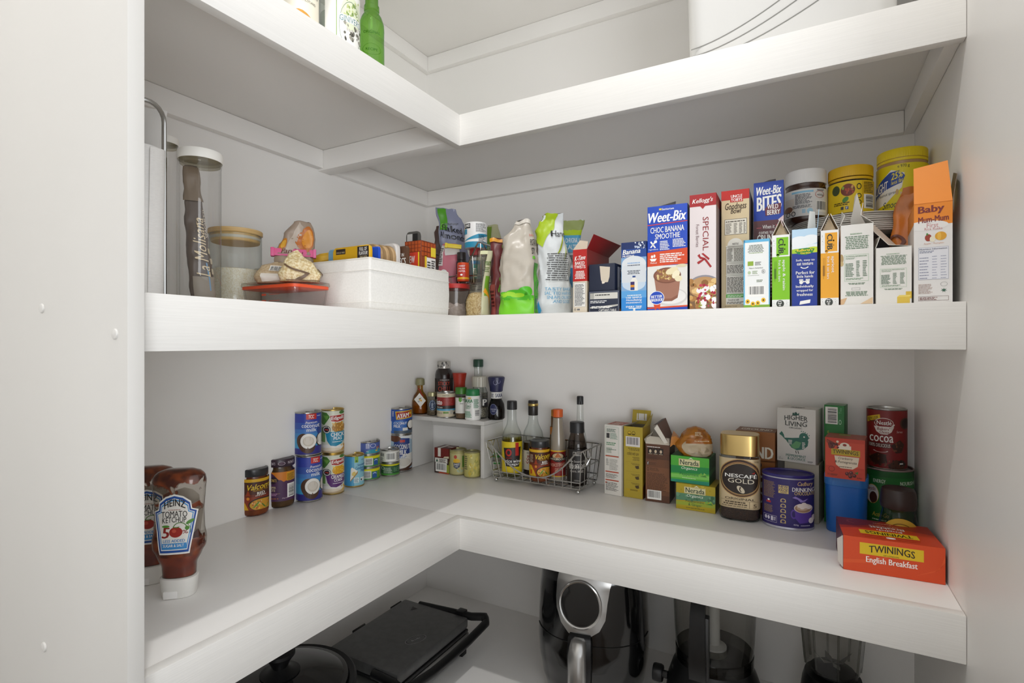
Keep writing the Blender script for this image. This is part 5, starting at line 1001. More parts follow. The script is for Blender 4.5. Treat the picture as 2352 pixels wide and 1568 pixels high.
cur = noisy('curry_paste', '5e2a10', '7d3d18', (50, 50, 50), .25); blk = mat('2a2a2c', .3, 0, 'black_lid')
p = cyl_b(549, 618, 1186, ZL); p = (p[0], p[1], p[2]*.985); curry('curry_paste_jar', 'jar of red curry paste with a black lid, nearest end of the tin row', p, ZL, zfar(1066, *p)-ZL, blk, cur, valcom, '4e2414', None, .16, .95, (.14, .80))
p = cyl_b(609, 677, 1167, ZL); p = (p[0], p[1], p[2]*.985); pl = mat('33202f', .35, 0, 'plum_lid')
def korma(i):
    i.R(0, .72, 1, 1, 'cf7a1e', 1); i.P([(0, .72), (0, 1), (.2, .98), (.3, .9), (.45, .74), (.72, .7), (1, .74), (1, .6), (0, .6)], '4b2a4f', 1.3); i.P([(.3, .96), (.9, 1), (.8, .74), (.62, .66), (.4, .82)], 'cf7a1e', 1.6); i.P([(.02, .72), (.32, .86), (.46, .72), (.3, .6), (.05, .62)], '2b1a2c', 2); i.F(.02, .6, .0, .6, .01, 'd9b45a'); i.T("PATAK'S", .1, .68, .38, .78, 'd9b45a', .02, 0, 4, tilt=-.02)
    i.R(.72, .68, .98, .97, 'd9a01c', 2); i.L(.74, .7, .96, .94, 8, '5a3a14'); i.T('KORMA', .06, .44, .36, .52, 'd9c9a0', .02); i.T('PASTE', .06, .34, .34, .42, 'd9c9a0', .02); i.L(.14, .2, .46, .3, 2, 'b98ab0'); i.R(.1, .265, .5, .272, 'd9a85a'); i.T('SERVES 8', .12, .08, .44, .12, 'd98a3a'); i.T('290g NET', .56, .07, .78, .12, 'd9c9d0'); i.B(.74, .1, .97, .58, 7, True)
curry('curry_paste_jar', 'jar of korma paste with a plum lid, beside the blue coconut milk tin', p, ZL, zfar(1043, *p)-ZL, pl, noisy('korma', '3d2a14', '553c1e', (50, 50, 50), .25), korma, '4b2a4f', lambda i: (i.T("PATAK'S", .12, .3, .34, .75, 'cfc4cc', .02), i.E(.55, .5, .12, .3, '4f3448', 2), i.O(.55, .5, .12, .3, .1, 'cfc4cc'), i.T("PATAK'S", .76, .35, .95, .8, 'cfc4cc', .02)), .16, 1.0, (.14, .74))

NAVY = '2f3f9e'
def tcc(k=1.):
    def f(i):
        i.R(0, .45, 1, .7, '3f73b8', 1); i.R(0, .15, 1, .5, '3f9ac8', 1.1); i.R(0, .62, 1, .78, '3556a8', 1.2); i.R(0, .38, 1, .52, '3f86c0', 1.3); i.R(0, 0, 1, .13, '32307f', 1.4); i.E(.8, .1, .5, .1, '32307f', 1.5)
        i.R(.48, .86, .84, 1, 'bf2f2a', 2); i.T('TCC', .57, .885, .76, .97, W, .05, .15); i.T('Premium', .45, .755, .86, .815, W, 0, .3, tilt=.015); i.T('coconut', .32, .66, .94, .74, W, .01); i.T('milk', .5, .56, .84, .65, W, .01); i.L(.86, .93, .97, .96, 1, 'c9d3e8')
        i.E(.47, .27, .345, .23, '4e3322', 2, 30, rot=-20); i.E(.55, .32, .30, .195, '32241b', 2.3, 30); i.E(.555, .325, .285, .185, 'e9e6df', 2.6, 30); i.E(.56, .32, .2, .125, 'c9bfb0', 3, 26); i.E(.56, .335, .17, .1, 'd6cec2', 3.2, 24); i.D(.2, .08, .7, .16, 12, ['6b4a30', '3d281a'], .02, 2.2)
        i.E(.96, .34, .14, .16, '2f241c', 2.1, 24); i.E(.98, .345, .12, .15, 'e6e2da', 2.2, 24); i.P([(.84, .6), (.99, .9), (.99, .55), (.9, .45)], '24408a', 1.6)
    return f
p = cyl_b(678, 741, 1153, ZL); zt = zfar(1036, *p)
H = zt-ZL; can('coconut_milk_tin', 'blue coconut milk tin at the bottom, another one stacked on it', p, ZL, H, NAVY, tcc(), TIN, extra=10, group='blue coconut milk tins')
pt = (p[0]-.0035, p[1]-.001, p[2]*1.02); zt2 = zfar(940, *pt)
can('coconut_milk_tin', 'blue coconut milk tin standing on top of its twin', pt, zt+.0004, zt2-zt, NAVY, tcc(), TIN, extra=-4, group='blue coconut milk tins', ringpull=True)
def edgell(kind):
    def f(i):
        i.R(0, 0, 1, 1, 'd5d8c4', 1); i.P([(0, .7), (0, .98), (.2, .96), (.34, .86), (.2, .74), (.1, .66)], '4a7a34', 2); i.P([(.05, .9), (.3, .88), (.2, .78)], '6a9a44', 2.2); i.E(.86, .96, .12, .04, '4a7a34', 2); i.R(.0, .25, .14, .6, '6f9a52', 1.5)
        i.P([(.32, .9), (.98, .93), (.96, .76), (.66, .72), (.38, .74)], 'e6e1d6', 2.6); i.P([(.34, .885), (.97, .91), (.95, .77), (.66, .735), (.4, .755)], 'a82a22', 3); i.T('Edgell', .4, .77, .92, .875, W, .03, tilt=.02)
        i.E(.2, .55, .17, .095, '2b2b33', 3, 24); i.E(.2, .55, .145, .08, 'dcd8ce', 3.2, 24); i.E(.2, .55, .11, .06, '2b2b33', 3.4, 20); i.R(.13, .53, .27, .565, 'b5443a', 3.8); i.R(.15, .52, .2, .54, K, 3.9)
        if kind == 'chick':
            i.E(.72, .6, .3, .12, 'a8782f', 2.2); i.D(.42, .5, .98, .72, 34, ['c9963f', 'd9ae5a', 'b5822f', 'e0bd72'], .028, 2.6, 4); c, a, b = '1f86a8', 'CHICK', 'PEAS'
        else: i.E(.72, .6, .3, .12, 'd99f1c', 2.2); i.D(.42, .5, .98, .72, 40, ['e8b82a', 'f0c94a', 'd99f1c', 'f4d668'], .022, 2.6, 4); c, a, b = '5a2a6e', 'CREAMED', 'CORN'
        i.P([(.14, .5), (.98, .5), (.98, .3), (.84, .2), (.6, .15), (.36, .17), (.22, .28)], c, 3.2); i.T(a, .38, .385, .96, .48, W, .03); i.T(b, .5, .3, .86, .375, W, .03); i.L(.44, .25, .9, .275, 1, W, al='c', k=4)
        i.E(.4, .12, .55, .08, 'e6e2da', 2.8); i.R(0, 0, 1, .1, 'c2ab88', 2); i.E(.3, .08, .5, .04, 'ded2bc', 2.9); i.D(.82, .02, .99, .2, 12, ['c9963f', 'd9ae5a'] if kind == 'chick' else ['e8b82a', 'b5822f'], .03, 3.4, 6)
    return f
p = cyl_b(738, 791, 1136, ZL); zt = zfar(1033, *p)
can('vegetable_tin', 'tin of creamed corn with a purple band, under the chick peas', p, ZL, zt-ZL, 'd5d8c4', edgell('corn'), GOLDTIN, extra=6)
zt2 = zfar(935, *p); can('vegetable_tin', 'tin of chick peas with a teal band, on top of the creamed corn', p, zt+.0004, zt2-zt, 'd5d8c4', edgell('chick'), GOLDTIN, extra=4)
p = cyl_b(790, 837, 1119, ZL); zt = zfar(1037, *p)
def cond(i):
    i.R(0, .5, 1, 1, '8cc4d4', 1); i.R(0, 0, .36, 1, '3a8fc4', 1.2); i.R(.3, 0, .5, 1, '5aa6cc', 1.1); i.R(.52, .8, .7, 1, '8cb53a', 2); i.E(.61, .85, .05, .04, '4a7a2a', 3); i.L(.84, .86, .98, .9, 2, '4a7a9a'); i.T('Sweetened', .66, .68, 1.1, .76, '1f5f9a', .02, tilt=.02); i.T('Condensed', .56, .56, 1.1, .66, '1f5f9a', .03, tilt=.02); i.T('Milk', .82, .46, 1.05, .55, '1f5f9a', .03); i.P([(.34, .6), (.4, .64), (.68, .5), (.66, .44), (.3, .16)], 'efeadd', 3); i.P([(.66, .5), (.68, .5), (.66, .42), (.3, .14), (.31, .18)], 'a8813f', 3.4); i.E(.48, .42, .1, .07, 'dcc26a', 3.8, rot=20); i.R(.48, .1, .74, .28, 'd5e6ea', 2); i.L(.5, .12, .72, .26, 5, '5a7a8a'); i.R(.8, .14, .98, .27, 'dfe6e6', 2); i.R(.82, .16, .88, .22, K, 3)
can('condensed_milk_tin', 'light blue condensed milk tin picturing a slice of pie', p, ZL, zt-ZL, '8cc4d4', cond, GOLDTIN, ringpull=True)
p = cyl_b(818, 873, 1104, ZL); z3 = zfar(1006, *p); hh = (z3-ZL)/3
def tuna(i): i.R(0, .75, 1, 1, 'e0d818', 1); i.R(0, 0, 1, .12, '3d8f3a', 1.1); i.R(0, .12, 1, .75, '6a9e2c', .9); i.B(.3, .1, .68, .82, 4, True); i.R(.72, .1, .9, .7, '2b5aa0', 2); i.E(.81, .48, .07, .16, 'cfdcec', 3); i.E(.81, .42, .07, .14, '2b5aa0', 3.4)
def tuna2(i): i.R(0, 0, 1, 1, '5264a8', 1); i.R(.36, 0, 1, .36, '2f97ab', 1.3); i.P([(.36, .36), (.36, 0), (.52, .36)], '5264a8', 1.6); i.R(.4, .48, .55, .94, 'cfd3e6', 2); i.L(.41, .5, .54, .9, 6, '55609a'); i.O(.7, .74, .12, .2, .2, 'cfd3e6'); i.T('95g', .42, .12, .52, .24, W); i.D(.78, .15, .98, .6, 14, ['d9a02c', 'b5382a', '5a8a34', 'e8c84a'], .07, 3)
g = 'small tuna tins beside the condensed milk'
can('tuna_tin', 'yellow and green tuna tin at the bottom of the stack of three', p, ZL, hh, '6a9e2c', tuna, TIN, extra=-6, group=g)
can('tuna_tin', 'yellow and green tuna tin in the middle of the stack of three', p, ZL+hh+.0003, hh, '6a9e2c', tuna, TIN, extra=2, group=g)
can('tuna_tin', 'violet tuna tin with a teal corner on top of the stack of three', p, ZL+2*hh+.0006, hh, '5264a8', tuna2, TIN, extra=0, group=g, ringpull=True)
p = cyl_b(873, 918, 1094, ZL); z2 = zfar(1025, *p); hh = (z2-ZL)/2
can('salmon_tin', 'dark green flat tin with a yellow stripe under the white-labelled tin', p, ZL, hh, '2a5a34', lambda i: (i.R(0, .86, 1, 1, 'd9d41c', 1), i.R(0, 0, 1, .14, '4a9a3a', 1), i.O(.14, .66, .08, .14, .2, 'd5e0d5'), i.L(.18, .2, .62, .75, 6, 'b5c9b5'), i.T('BEI', .7, .3, .96, .7, '5f8a66', .05)), TIN)
can('salmon_tin', 'flat tin with a white barcode label on the green one', p, ZL+hh+.0003, hh, 'dcdad4', lambda i: (i.B(.28, .08, .78, .86, 14), i.T('88', .03, .5, .2, .8, '5a5a5a', .02), i.L(.02, .1, .2, .4, 3, '6a6a6a'), i.L(.84, .1, .98, .85, 6, '6a6a6a')), TIN, ringpull=True)
p = cyl_b(893, 948, 1084, ZL); p = (p[0], p[1], p[2]*.96); zt = zfar(990, *p)
def coco2(i): i.R(0, 0, 1, 1, '2b4a86', 1); i.R(0, 0, .2, 1, '9fb9cc', 1.2); i.R(.88, 0, 1, 1, '9fb9cc', 1.2); i.R(.2, .1, .88, .92, '2a3f80', 1.5); i.E(.25, .93, .25, .1, '5e3722', 2); i.P([(.4, 1), (.98, 1), (.98, .86), (.86, .92), (.5, .95)], 'dfe2e3', 2.4); i.R(.46, .82, .68, .89, 'b5342e', 3); i.T('COCONUT', .22, .62, .9, .76, W, .02); i.T('MILK', .38, .46, .76, .6, W, .03); i.L(.28, .36, .85, .44, 2, '8fa3cc'); i.E(.62, .2, .42, .17, '4b2f1e', 2, 26); i.P([(.2, .12), (.3, .3), (.62, .46), (.98, .5), (.98, .2), (.7, .08), (.4, .05)], 'dedbd4', 3); i.E(.66, .24, .26, .12, 'cfcac0', 3.4, 24); i.R(0, 0, 1, .05, '4b2f1e', 3.6)
can('coconut_milk_tin', 'navy coconut milk tin with a big white coconut, under the blue and red tin', p, ZL, zt-ZL, '2b4a86', coco2, TIN)
zt2 = zfar(932, *p)
def ayam(i): i.R(0, 0, 1, 1, '1f4a9e', 1); i.R(0, .0, 1, .5, '2a63b0', 1.1); i.P([(.26, .92), (.98, .98), (.98, .66), (.3, .58)], 'd9b02c', 2.4); i.P([(.3, .88), (.95, .94), (.95, .7), (.34, .62)], 'a32a24', 2.8); i.T('AYAM', .34, .66, .84, .84, W, .04, 0, tilt=.06); i.E(.9, .84, .05, .06, 'd9b02c', 3.4); i.L(.24, .5, .6, .56, 1, '5f92d0', k=3); i.T('COCONUT', .2, .38, .76, .48, W, .02); i.T('MILK', .2, .25, .48, .36, W, .03); i.E(.92, .34, .16, .22, '2a1f18', 2.6); i.E(.92, .36, .12, .17, 'e9e6df', 3); i.R(.58, .12, .8, .24, 'e0e0dc', 3); i.R(.0, .1, .1, .5, 'dcdad6', 2); i.R(.2, 0, 1, .12, '4a5a6a', 2); i.L(.14, .72, .2, .95, 4, W)
can('coconut_milk_tin', 'blue coconut milk tin with a red and gold banner, beside the white riser', p, zt+.0004, zt2-zt, '1f4a9e', ayam, TIN, ringpull=True)

# ================================================================== the white riser in the corner and what stands on and under it
A = on_z(1112, 1099, ZL); zr = zat(968, A.x, A.y)            # front right foot, top board
R0 = Vector((A.x, A.y)); rx0, ry1 = XW+.004, YW-.003
t = thing('shelf_riser', 'small white wooden riser standing in the corner of the shelf', 'riser', (0, 0, ZL))
wm = MELA; th = .0115; hz = zr-ZL
ang_ = atan2(-(on_z(950, 990, zr).y-A.y), A.x-on_z(950, 990, zr).x)
MB().box(rx0+.012, A.x, A.y, ry1, hz-th, hz, wm, .001).obj('top_board', t)
MB().box(A.x-th, A.x, A.y, ry1, 0, hz-th-.0003, wm, .001).obj('side_panel', t)
MB().box(rx0+.012, rx0+.012+th, A.y, ry1, 0, hz-th-.0003, wm, .001).obj('side_panel', t)
MB().box(rx0+.012+th+.0003, A.x-th-.0003, ry1-.006, ry1, hz-th-.03, hz-th-.0004, wm, .0006).obj('back_rail', t)
ZR = zr+.0004
def back(pl, pr, y):                                 # centre and radius of a round thing seen between two columns, its middle in plane y
    a, b = atan((pl-CX)/FPX), atan((pr-CX)/FPX); th_ = (a+b)/2; d = FW*cos(th_)+RT*sin(th_); rho = (y-CAM.y)/d.y
    return cyl_r(pl, pr, rho)
print('riser', A, zr)
yF, yM, yB = A.y+.018, A.y+.045, A.y+.072
def vessel(name, label, pos, z0, prof, bodym, cat='bottle', extra=0, seg=36, part='body', sx=1, sy=1):
    x, y, r = pos; t = thing(name, label, cat, (x, y, z0), face_cam(x, y, extra)); m = MB(); m.lathe([(r*a, b) for a, b in prof], bodym, seg, (0, 0), sx, sy); m.obj(part, t); return t
p = back(946, 984, yM+.004); x, y, r = p; H = zat(868, x, y)-ZR
amber = clear('limoncello', 'e6c98c', '9a7030', .8, .04)
t = vessel('liqueur_bottle', 'squat bottle of amber liqueur with a white lemon tag tied on red ribbon', p, ZR, [(.84, 0), (.98, .003), (1, H*.14), (.96, H*.36), (.7, H*.52), (.4, H*.62), (.34, H*.68), (.34, H*.82)], amber, part='glass')
m = MB(); m.lathe([(r*.8, .002), (r*.92, H*.14), (r*.86, H*.34), (0, H*.36)], mat('9c6a28', .3, 0, 'amber_liqueur'), 30); m.obj('liqueur', t)
m = MB(); m.lathe([(r*.5, H*.8), (r*.56, H*.82), (r*.52, H*.98), (r*.4, H), (0, H)], mat('8b8764', .45), 24); m.obj('cap', t)
m = MB(); m.slab([(-.002, -r*1.05, H*.6), (-.018, -r*1.05, H*.42), (.001, -r*1.05, H*.2), (.017, -r*1.05, H*.38)], (0, -1, 0), .0006, mat('e6e3dc', .6)); i = Ink(.03, .03); i.E(.5, .55, .09, .1, 'dba72c'); i.E(.62, .46, .09, .1, 'dba72c'); i.E(.5, .68, .16, .04, '3d3b2c', rot=20); i.L(.28, .3, .52, .46, 4, '5a5a5a'); i.to(m, flat((-.0155, -r*1.05-.0008, H*.26), (1, 0, 0), (0, 0, 1), (0, -1, 0))); m.obj('tag', t)
m = MB(); m.tube([(-.006, -r*.5, H*.72), (.0, -r*.8, H*.66), (.003, -r*1.02, H*.58), (.01, -r*.98, H*.5)], .0014, mat('a8281e', .5), 6); m.obj('ribbon', t)
p = back(981, 1005, yM-.01); x, y, r = p; H = zat(900, x, y)-ZR
t = vessel('seasoning_jar', 'little six-sided jar of dark seasoning with a gold lid', p, ZR, [(.9, 0), (1, .002), (1, H*.76), (.8, H*.82), (.8, H*.84)], GLASS, 'spice jar', 0, 6, 'glass')
m = MB(); m.lathe([(r*.9, .002), (r*.94, H*.6), (0, H*.62)], noisy('seasoning', '4a3a2a', '7a6a50', (300, 300, 300), .8), 6); m.obj('seasoning', t)
m = MB(); m.lathe([(r*.84, H*.82), (r*.88, H*.83), (r*.88, H*.98), (r*.8, H), (0, H)], mat('a8a27c', .35, .6), 30); m.obj('lid', t)
label_on(t, r*.93, H*.2, H*.5, lambda i: (i.E(.52, .5, .4, .5, '2c3f5c', 2, 6), i.O(.52, .5, .32, .4, .1, '8fa0b8'), i.L(.4, .3, .64, .7, 3, 'a9b5c6')), '6a6250', span=.4)
p = back(999, 1040, yB+.004); x, y, r = p; H = zat(829, x, y)-ZR
t = vessel('dressing_bottle', 'dark sticky chilli sauce bottle with a patterned silver top', p, ZR, [(.9, 0), (1, .003), (1, H*.74), (.9, H*.82), (.68, H*.86), (.66, H*.87)], mat('1f1512', .2, 0, 'dark_sauce', .5), part='bottle')
m = MB(); ridged(m, r*.74, H*.865, H, mat('b9b5ae', .3, .4), 40); i = ring_ink(r*.74, H*.13); i.D(.05, .1, .95, .9, 22, ['4a4846', '6a6866'], .14); i.to(m, wrap(r*.745, H*.867), r*.1); m.obj('cap', t)
label_on(t, r, H*.1, H*.58, lambda i: (i.T('STICKY', .2, .78, .82, .9, 'c44a34', .02), i.T('CHILLI', .2, .6, .82, .74, 'c44a34', .02), i.T('GINGER', .2, .44, .82, .57, 'c44a34', .02), i.L(.28, .94, .8, .98, 1, 'b9a9a0')), '211614', span=.9)
p = back(1003, 1047, yF+.006); x, y, r = p; H = zfar(897, x, y, r)-ZR
can('gravy_tin', 'short cream, red and blue drum of gravy powder on the riser', p, ZR, H, 'cfc3a8', lambda i: (i.R(0, .48, 1, .84, '8e2420', 1), i.R(0, .34, 1, .48, '2f1f19', 1.2), i.R(0, .26, 1, .34, '4a9cc0', 1.4), i.T('Bisto', -.1, .52, .28, .74, W, .06), i.T('Gravy', .02, .1, .3, .22, '6a5a4a', 0, .2), i.L(.3, .9, .65, .94, 1, '5a4a3a'), i.T('Brown', .04, .37, .3, .45, W), i.R(.34, .14, .62, .22, '6a8f3a', 2), i.R(.7, .12, .84, .3, 'b5b0a4', 2), i.L(.36, .54, .9, .8, 4, 'a84a44'), i.E(.92, .14, .06, .06, '3a3a3a')), TIN)
p = back(1039, 1072, yB-.004); x, y, r = p; H = zat(856, x, y)-ZR
t = vessel('spice_grinder', 'clear grinder with a flared red top on the riser', p, ZR, [(.8, 0), (.85, .002), (.8, H*.5), (.62, H*.58), (.62, H*.6)], GLASS, 'grinder', part='glass')
m = MB(); m.lathe([(r*.74, H*.56), (r*.78, H*.58), (r*.8, H*.8), (r*1.0, H*.99), (r*.94, H), (0, H)], mat('a52a16', .4), 36); m.obj('grinder_top', t)
m = MB(); m.lathe([(r*.7, .002), (r*.76, H*.3), (0, H*.3)], noisy('chilli_flakes', '6a2a14', 'a85a2a', (400, 400, 400), .8), 24); m.obj('spice', t)
p = back(1046, 1072, yF+.004); x, y, r = p; H = zat(889, x, y)-ZR
t = vessel('spice_jar', 'spice jar with a bright green lid and white label on the riser', p, ZR, [(.92, 0), (1, .002), (1, H*.78), (.9, H*.82)], GLASS, 'spice jar', part='glass')
m = MB(); m.lathe([(r*.9, .0015), (r*.93, H*.7), (0, H*.7)], noisy('ground_spice', '5e4630', '7a5c40', (300, 300, 300), .9), 28); m.obj('spice', t)
m = MB(); ridged(m, r*1.03, H*.79, H, mat('3d7a24', .4), 44); m.obj('lid', t)
label_on(t, r, H*.18, H*.5, lambda i: (i.P([(.3, 1), (.58, 1), (.58, .8), (.44, .7), (.3, .8)], '5a9a2c', 2), i.T('NUTMEG', .62, .82, 1, .92, '2a2a2a', .02), i.L(.4, .6, .7, .66, 1, '5a5a5a'), i.R(.9, .1, 1, .75, '2c2a28', 2)), 'dcdad4', span=.9)
p = back(1087, 1110, yB+.016); x, y, r = p; H = zat(825, x, y)-ZR
t = vessel('vinegar_bottle', 'tall empty clear bottle with a dark green cap behind the grinders', p, ZR, [(.98, 0), (1.05, .003), (1.05, H*.5), (.98, H*.62), (.82, H*.68), (.8, H*.9)], GLASS, part='glass')
m = MB(); ridged(m, r, H*.87, H, mat('1c4030', .4), 44); m.obj('cap', t)
m = MB(); m.lathe([(r*.86, H*.845), (r*.92, H*.85), (r*.92, H*.862), (r*.86, H*.866)], GLASS, 30); m.obj('collar', t)
p = back(1083, 1120, yM+.014); x, y, r = p; H = zat(864, x, y)-ZR
t = vessel('pepper_grinder', 'clear pepper grinder with a ribbed clear top and a black P', p, ZR, [(.9, 0), (1, .003), (1, H*.62), (.8, H*.72), (.78, H*.74)], GLASS, 'grinder', part='glass')
m = MB(); ridged(m, r*.96, H*.75, H, mat('bdb8aa', .35, 0, 'frosted_cap'), 40, d=.001); m.obj('grinder_top', t)
m = MB(); m.lathe([(r*.88, .003), (r*.93, H*.3), (0, H*.3)], noisy('peppercorns', '2e2a24', 'a39a86', (420, 420, 420), .7, .5), 30); m.obj('pepper', t)
label_on(t, r, H*.26, H*.36, lambda i: (i.T('BLACK', .5, .84, .96, .97, '2a2a2a', .02), i.T('PEPPERCORN', .3, .7, .98, .8, '2a2a2a', .02), i.R(.64, .08, .98, .62, '26242a', 2), i.T('P', .7, .14, .92, .56, 'e0ddd6', .06)), clear('label_film', 'd5d1c8', 'b0aca2', .6, .2), span=.6)
p = back(1120, 1160, yM+.012); x, y, r = p; H = zat(864, x, y)-ZR
t = vessel('pepper_grinder', 'dark pepper grinder with a flared navy top beside the riser edge', p, ZR, [(.82, 0), (.98, .004), (1, H*.2), (.9, H*.36), (.64, H*.46), (.6, H*.5), (.6, H*.66)], clear('smoke_glass', '8f8a88', '3a3634', .9), 'grinder', part='glass')
m = MB(); m.lathe([(r*.78, .004), (r*.92, H*.2), (r*.84, H*.34), (r*.56, H*.46), (0, H*.46)], noisy('black_pepper', '171412', '453c34', (380, 380, 380), .6, .5), 32); m.obj('pepper', t)
m = MB(); m.lathe([(r*.62, H*.64), (r*.74, H*.66), (r*.78, H*.74), (r*.98, H*.95), (r*.95, H*.985), (r*.8, H), (0, H)], mat('22244a', .35), 40); i = ring_ink(r*.86, H*.2); i.O(.5, .5, .14, .3, .2, '8a8cab'); i.O(.72, .6, .1, .22, .2, '8a8cab'); i.to(m, wrap(r*.93, H*.77), r*.1); m.obj('grinder_top', t)
label_on(t, r*.62, H*.49, H*.15, lambda i: (i.T('SAXA', .42, .2, 1, .8, '1f2a5a', .05), i.L(.06, .2, .3, .8, 3, '5a5a7a')), 'dcdbd6', span=.9)
m = MB(); i = Ink(r*1.0, H*.26); i.E(.5, .5, .42, .48, '242a52', 1, 24); i.O(.5, .5, .42, .48, .06, '7f86a8', 2); i.T('PEPPERCORNS', .2, .46, .8, .56, 'c9cbd8', k=3); i.L(.28, .3, .72, .42, 2, 'a9acc0', al='c'); i.to(m, wrap(r*1.0, H*.12, .72), r*.13, None, .0003); m.obj('paper_label', t)
p = back(1068, 1104, yF-.004); x, y, r = p; H = zat(893, x, y)-ZR
t = vessel('salt_shaker', 'white salt shaker with a green cap at the riser front', p, ZR, [(.9, 0), (1, .003), (1, H*.1), (.96, H*.5), (.93, H*.76), (.86, H*.8), (.86, H*.82)], mat('e9e8e4', .3), 'shaker')
m = MB(); m.lathe([(r*.88, H*.79), (r*.9, H*.8), (r*.86, H*.97), (r*.8, H), (0, H)], mat('1f7a44', .4), 36); i = None; m.obj('cap', t)
m = MB(); i = ring_ink(r*.98, H*.7); i.T('SAXA', -.05, .74, .5, .9, '1f7a44', .05); i.O(.24, .66, .14, .05, .12, '1f7a44'); i.T('TABLE', .06, .54, .4, .6, '1f7a44', .02); i.T('SALT', .08, .46, .38, .52, '1f7a44', .02); i.E(.3, .95, .12, .03, 'd9b84a'); i.L(.02, .06, .44, .36, 6, '5a9a74'); i.L(.56, .5, .9, .92, 9, '4a8a64'); i.B(.58, .1, .94, .42, 3, True); i.to(m, wrap(r*1.0, H*.06), r*.13, None, .0003); m.obj('paper_label', t)
# under the riser
A2, B2 = on_z(998, 1084, ZL), on_z(1031, 1089, ZL); H = zat(1027, A2.x, A2.y)-ZL
def f(i): i.R(0, .62, 1, 1, '6e1f1a', 1); i.R(0, 0, 1, .62, '2e1a14', .9); i.R(.24, .66, .44, 1, 'dcd8cf', 2); i.R(.04, .42, .9, .6, 'dcd8cf', 2); i.P([(.1, .45), (.18, .57), (.27, .45)], '2f5a4a', 3); i.L(.34, .44, .88, .58, 3, K); i.B(.08, .06, .86, .41, 6); i.R(.84, .04, 1, .36, '9aa63a', 2); i.R(.3, 0, 1, .05, 'b5482a', 2); i.P([(.6, .62), (1, .62), (1, .7), (.7, .68)], 'cfc8a8', 2)
o = carton('tomato_carton', 'small dark red carton with a white corner stripe under the riser', 'box', A2, B2, ZL, H, .05, '5a1a16', f, None, lambda i: (i.R(0, .6, 1, 1, '5a1914', 1), i.R(0, 0, 1, .5, '8a8a3a', 1)), lambda i: (i.R(.24, 0, .44, .9, 'dcd8cf', 2), i.R(.6, .4, .95, .6, 'c9b8ae', 2)))
film = mat('b3ac74', .25, 0, 'shrink_wrapped_tin')
g = 'shrink-wrapped corn tins under the riser'
def corn(i): i.R(0, 0, 1, 1, 'b9b27c', 1); i.R(0, .9, 1, 1, 'a39b66', 1.2); i.E(.35, .76, .09, .08, 'b5483a', 2.5); i.E(.42, .58, .2, .1, 'dcae24', 2.4); i.P([(.22, .5), (.62, .5), (.6, .32), (.42, .24), (.26, .3)], '2b3550', 2.8); i.T('SWEET', .26, .38, .58, .47, W, .02); i.T('CORN', .3, .3, .5, .36, W); i.R(.74, .3, .9, .8, '5f8a3a', 1.6); i.E(.62, .16, .2, .08, 'a9b59a', 2); i.D(.3, .04, .9, .24, 10, ['c9a83a', '9fa85a'], .03, 2.2)
def corn2(i): i.R(0, 0, 1, 1, 'bdb56a', 1); i.L(.04, .3, .22, .92, 7, '5a5a4a', k=2); i.D(.3, .1, .95, .9, 26, ['d0c46a', 'c4b04a', 'a8a458', 'd9d08a'], .06, 2, 5, 2.2)
p1 = cyl_b(1032, 1072, 1092, ZL); H = zfar(1026, *p1)-ZL; can('corn_tin', 'wrapped corn tin nearest the dark red carton under the riser', p1, ZL, H, film, corn, mat('9a9468', .3, .3), group=g)
p2 = cyl_b(1065, 1104, 1098, ZL); p2 = (p2[0], p2[1], p2[2]*.97)
if Vector((p1[0]-p2[0], p1[1]-p2[1])).length < p1[2]+p2[2]: d_ = Vector((p2[0]-p1[0], p2[1]-p1[1])).normalized()*(p1[2]+p2[2]+.0005); p2 = (p1[0]+d_.x, p1[1]+d_.y, p2[2])
can('corn_tin', 'wrapped corn tin nearest the riser leg, its back label showing', p2, ZL, H, film, corn2, mat('9a9468', .3, .3), group=g)

# ================================================================== chrome basket of sauces
A, B = on_z(1141, 1103, ZL), on_z(1322, 1132, ZL); sh = -.112-(A.y+B.y)/2
A.y += sh; B.y += sh; A.x += sh*-.12-.004; B.x += .016
yw = -.112; BD = .112
basket('chrome wire basket full of sauce bottles beside the riser', A, B, BD, ZL, .098)
ZK = ZL+.0145; yf, yb = yw+.032, yw+.080
def glassbottle(name, label, pos, ytop, prof, glass, liquid=None, fill=.5, cap=None, caph=.1, capr=None, inkf=None, base=None, lab=None, z0=ZK, extra=0, capm=None, ridge=True):
    x, y, r = pos; H = zat(ytop, x, y)-z0; t = thing(name, label, 'bottle', (x, y, z0), face_cam(x, y, extra)); m = MB(); m.lathe([(0, .001)]+[(r*a, H*b) for a, b in prof], glass, 40); m.obj('glass', t)
    if liquid:
        pr = [(r*a*.96, H*b+.0012) for a, b in prof if b < fill]; rr_ = lerp_tab([(b, a) for a, b in prof], fill)[0]*r*.96
        m = MB(); m.lathe([(0, .0018)]+pr+[(rr_, H*fill), (0, H*fill)], liquid, 36); m.obj('sauce', t)
    m = MB(); q = capr*r
    if ridge: ridged(m, q, H*(1-caph), H, cap, 48)
    else: m.lathe([(q*.98, H*(1-caph)), (q, H*(1-caph)+.001), (q, H-.002), (q*.92, H), (0, H)], cap, 32)
    m.obj('cap', t)
    if inkf: label_on(t, r, H*lab[0], H*(lab[1]-lab[0]), inkf, base, span=.95, gap=.0006)
    return t, r, H
std = [(.9, 0), (1, .02), (1, .50), (.9, .58), (.55, .68), (.44, .76), (.42, .9)]
blackcap = mat('1d1d1f', .4, 0, 'black_cap')
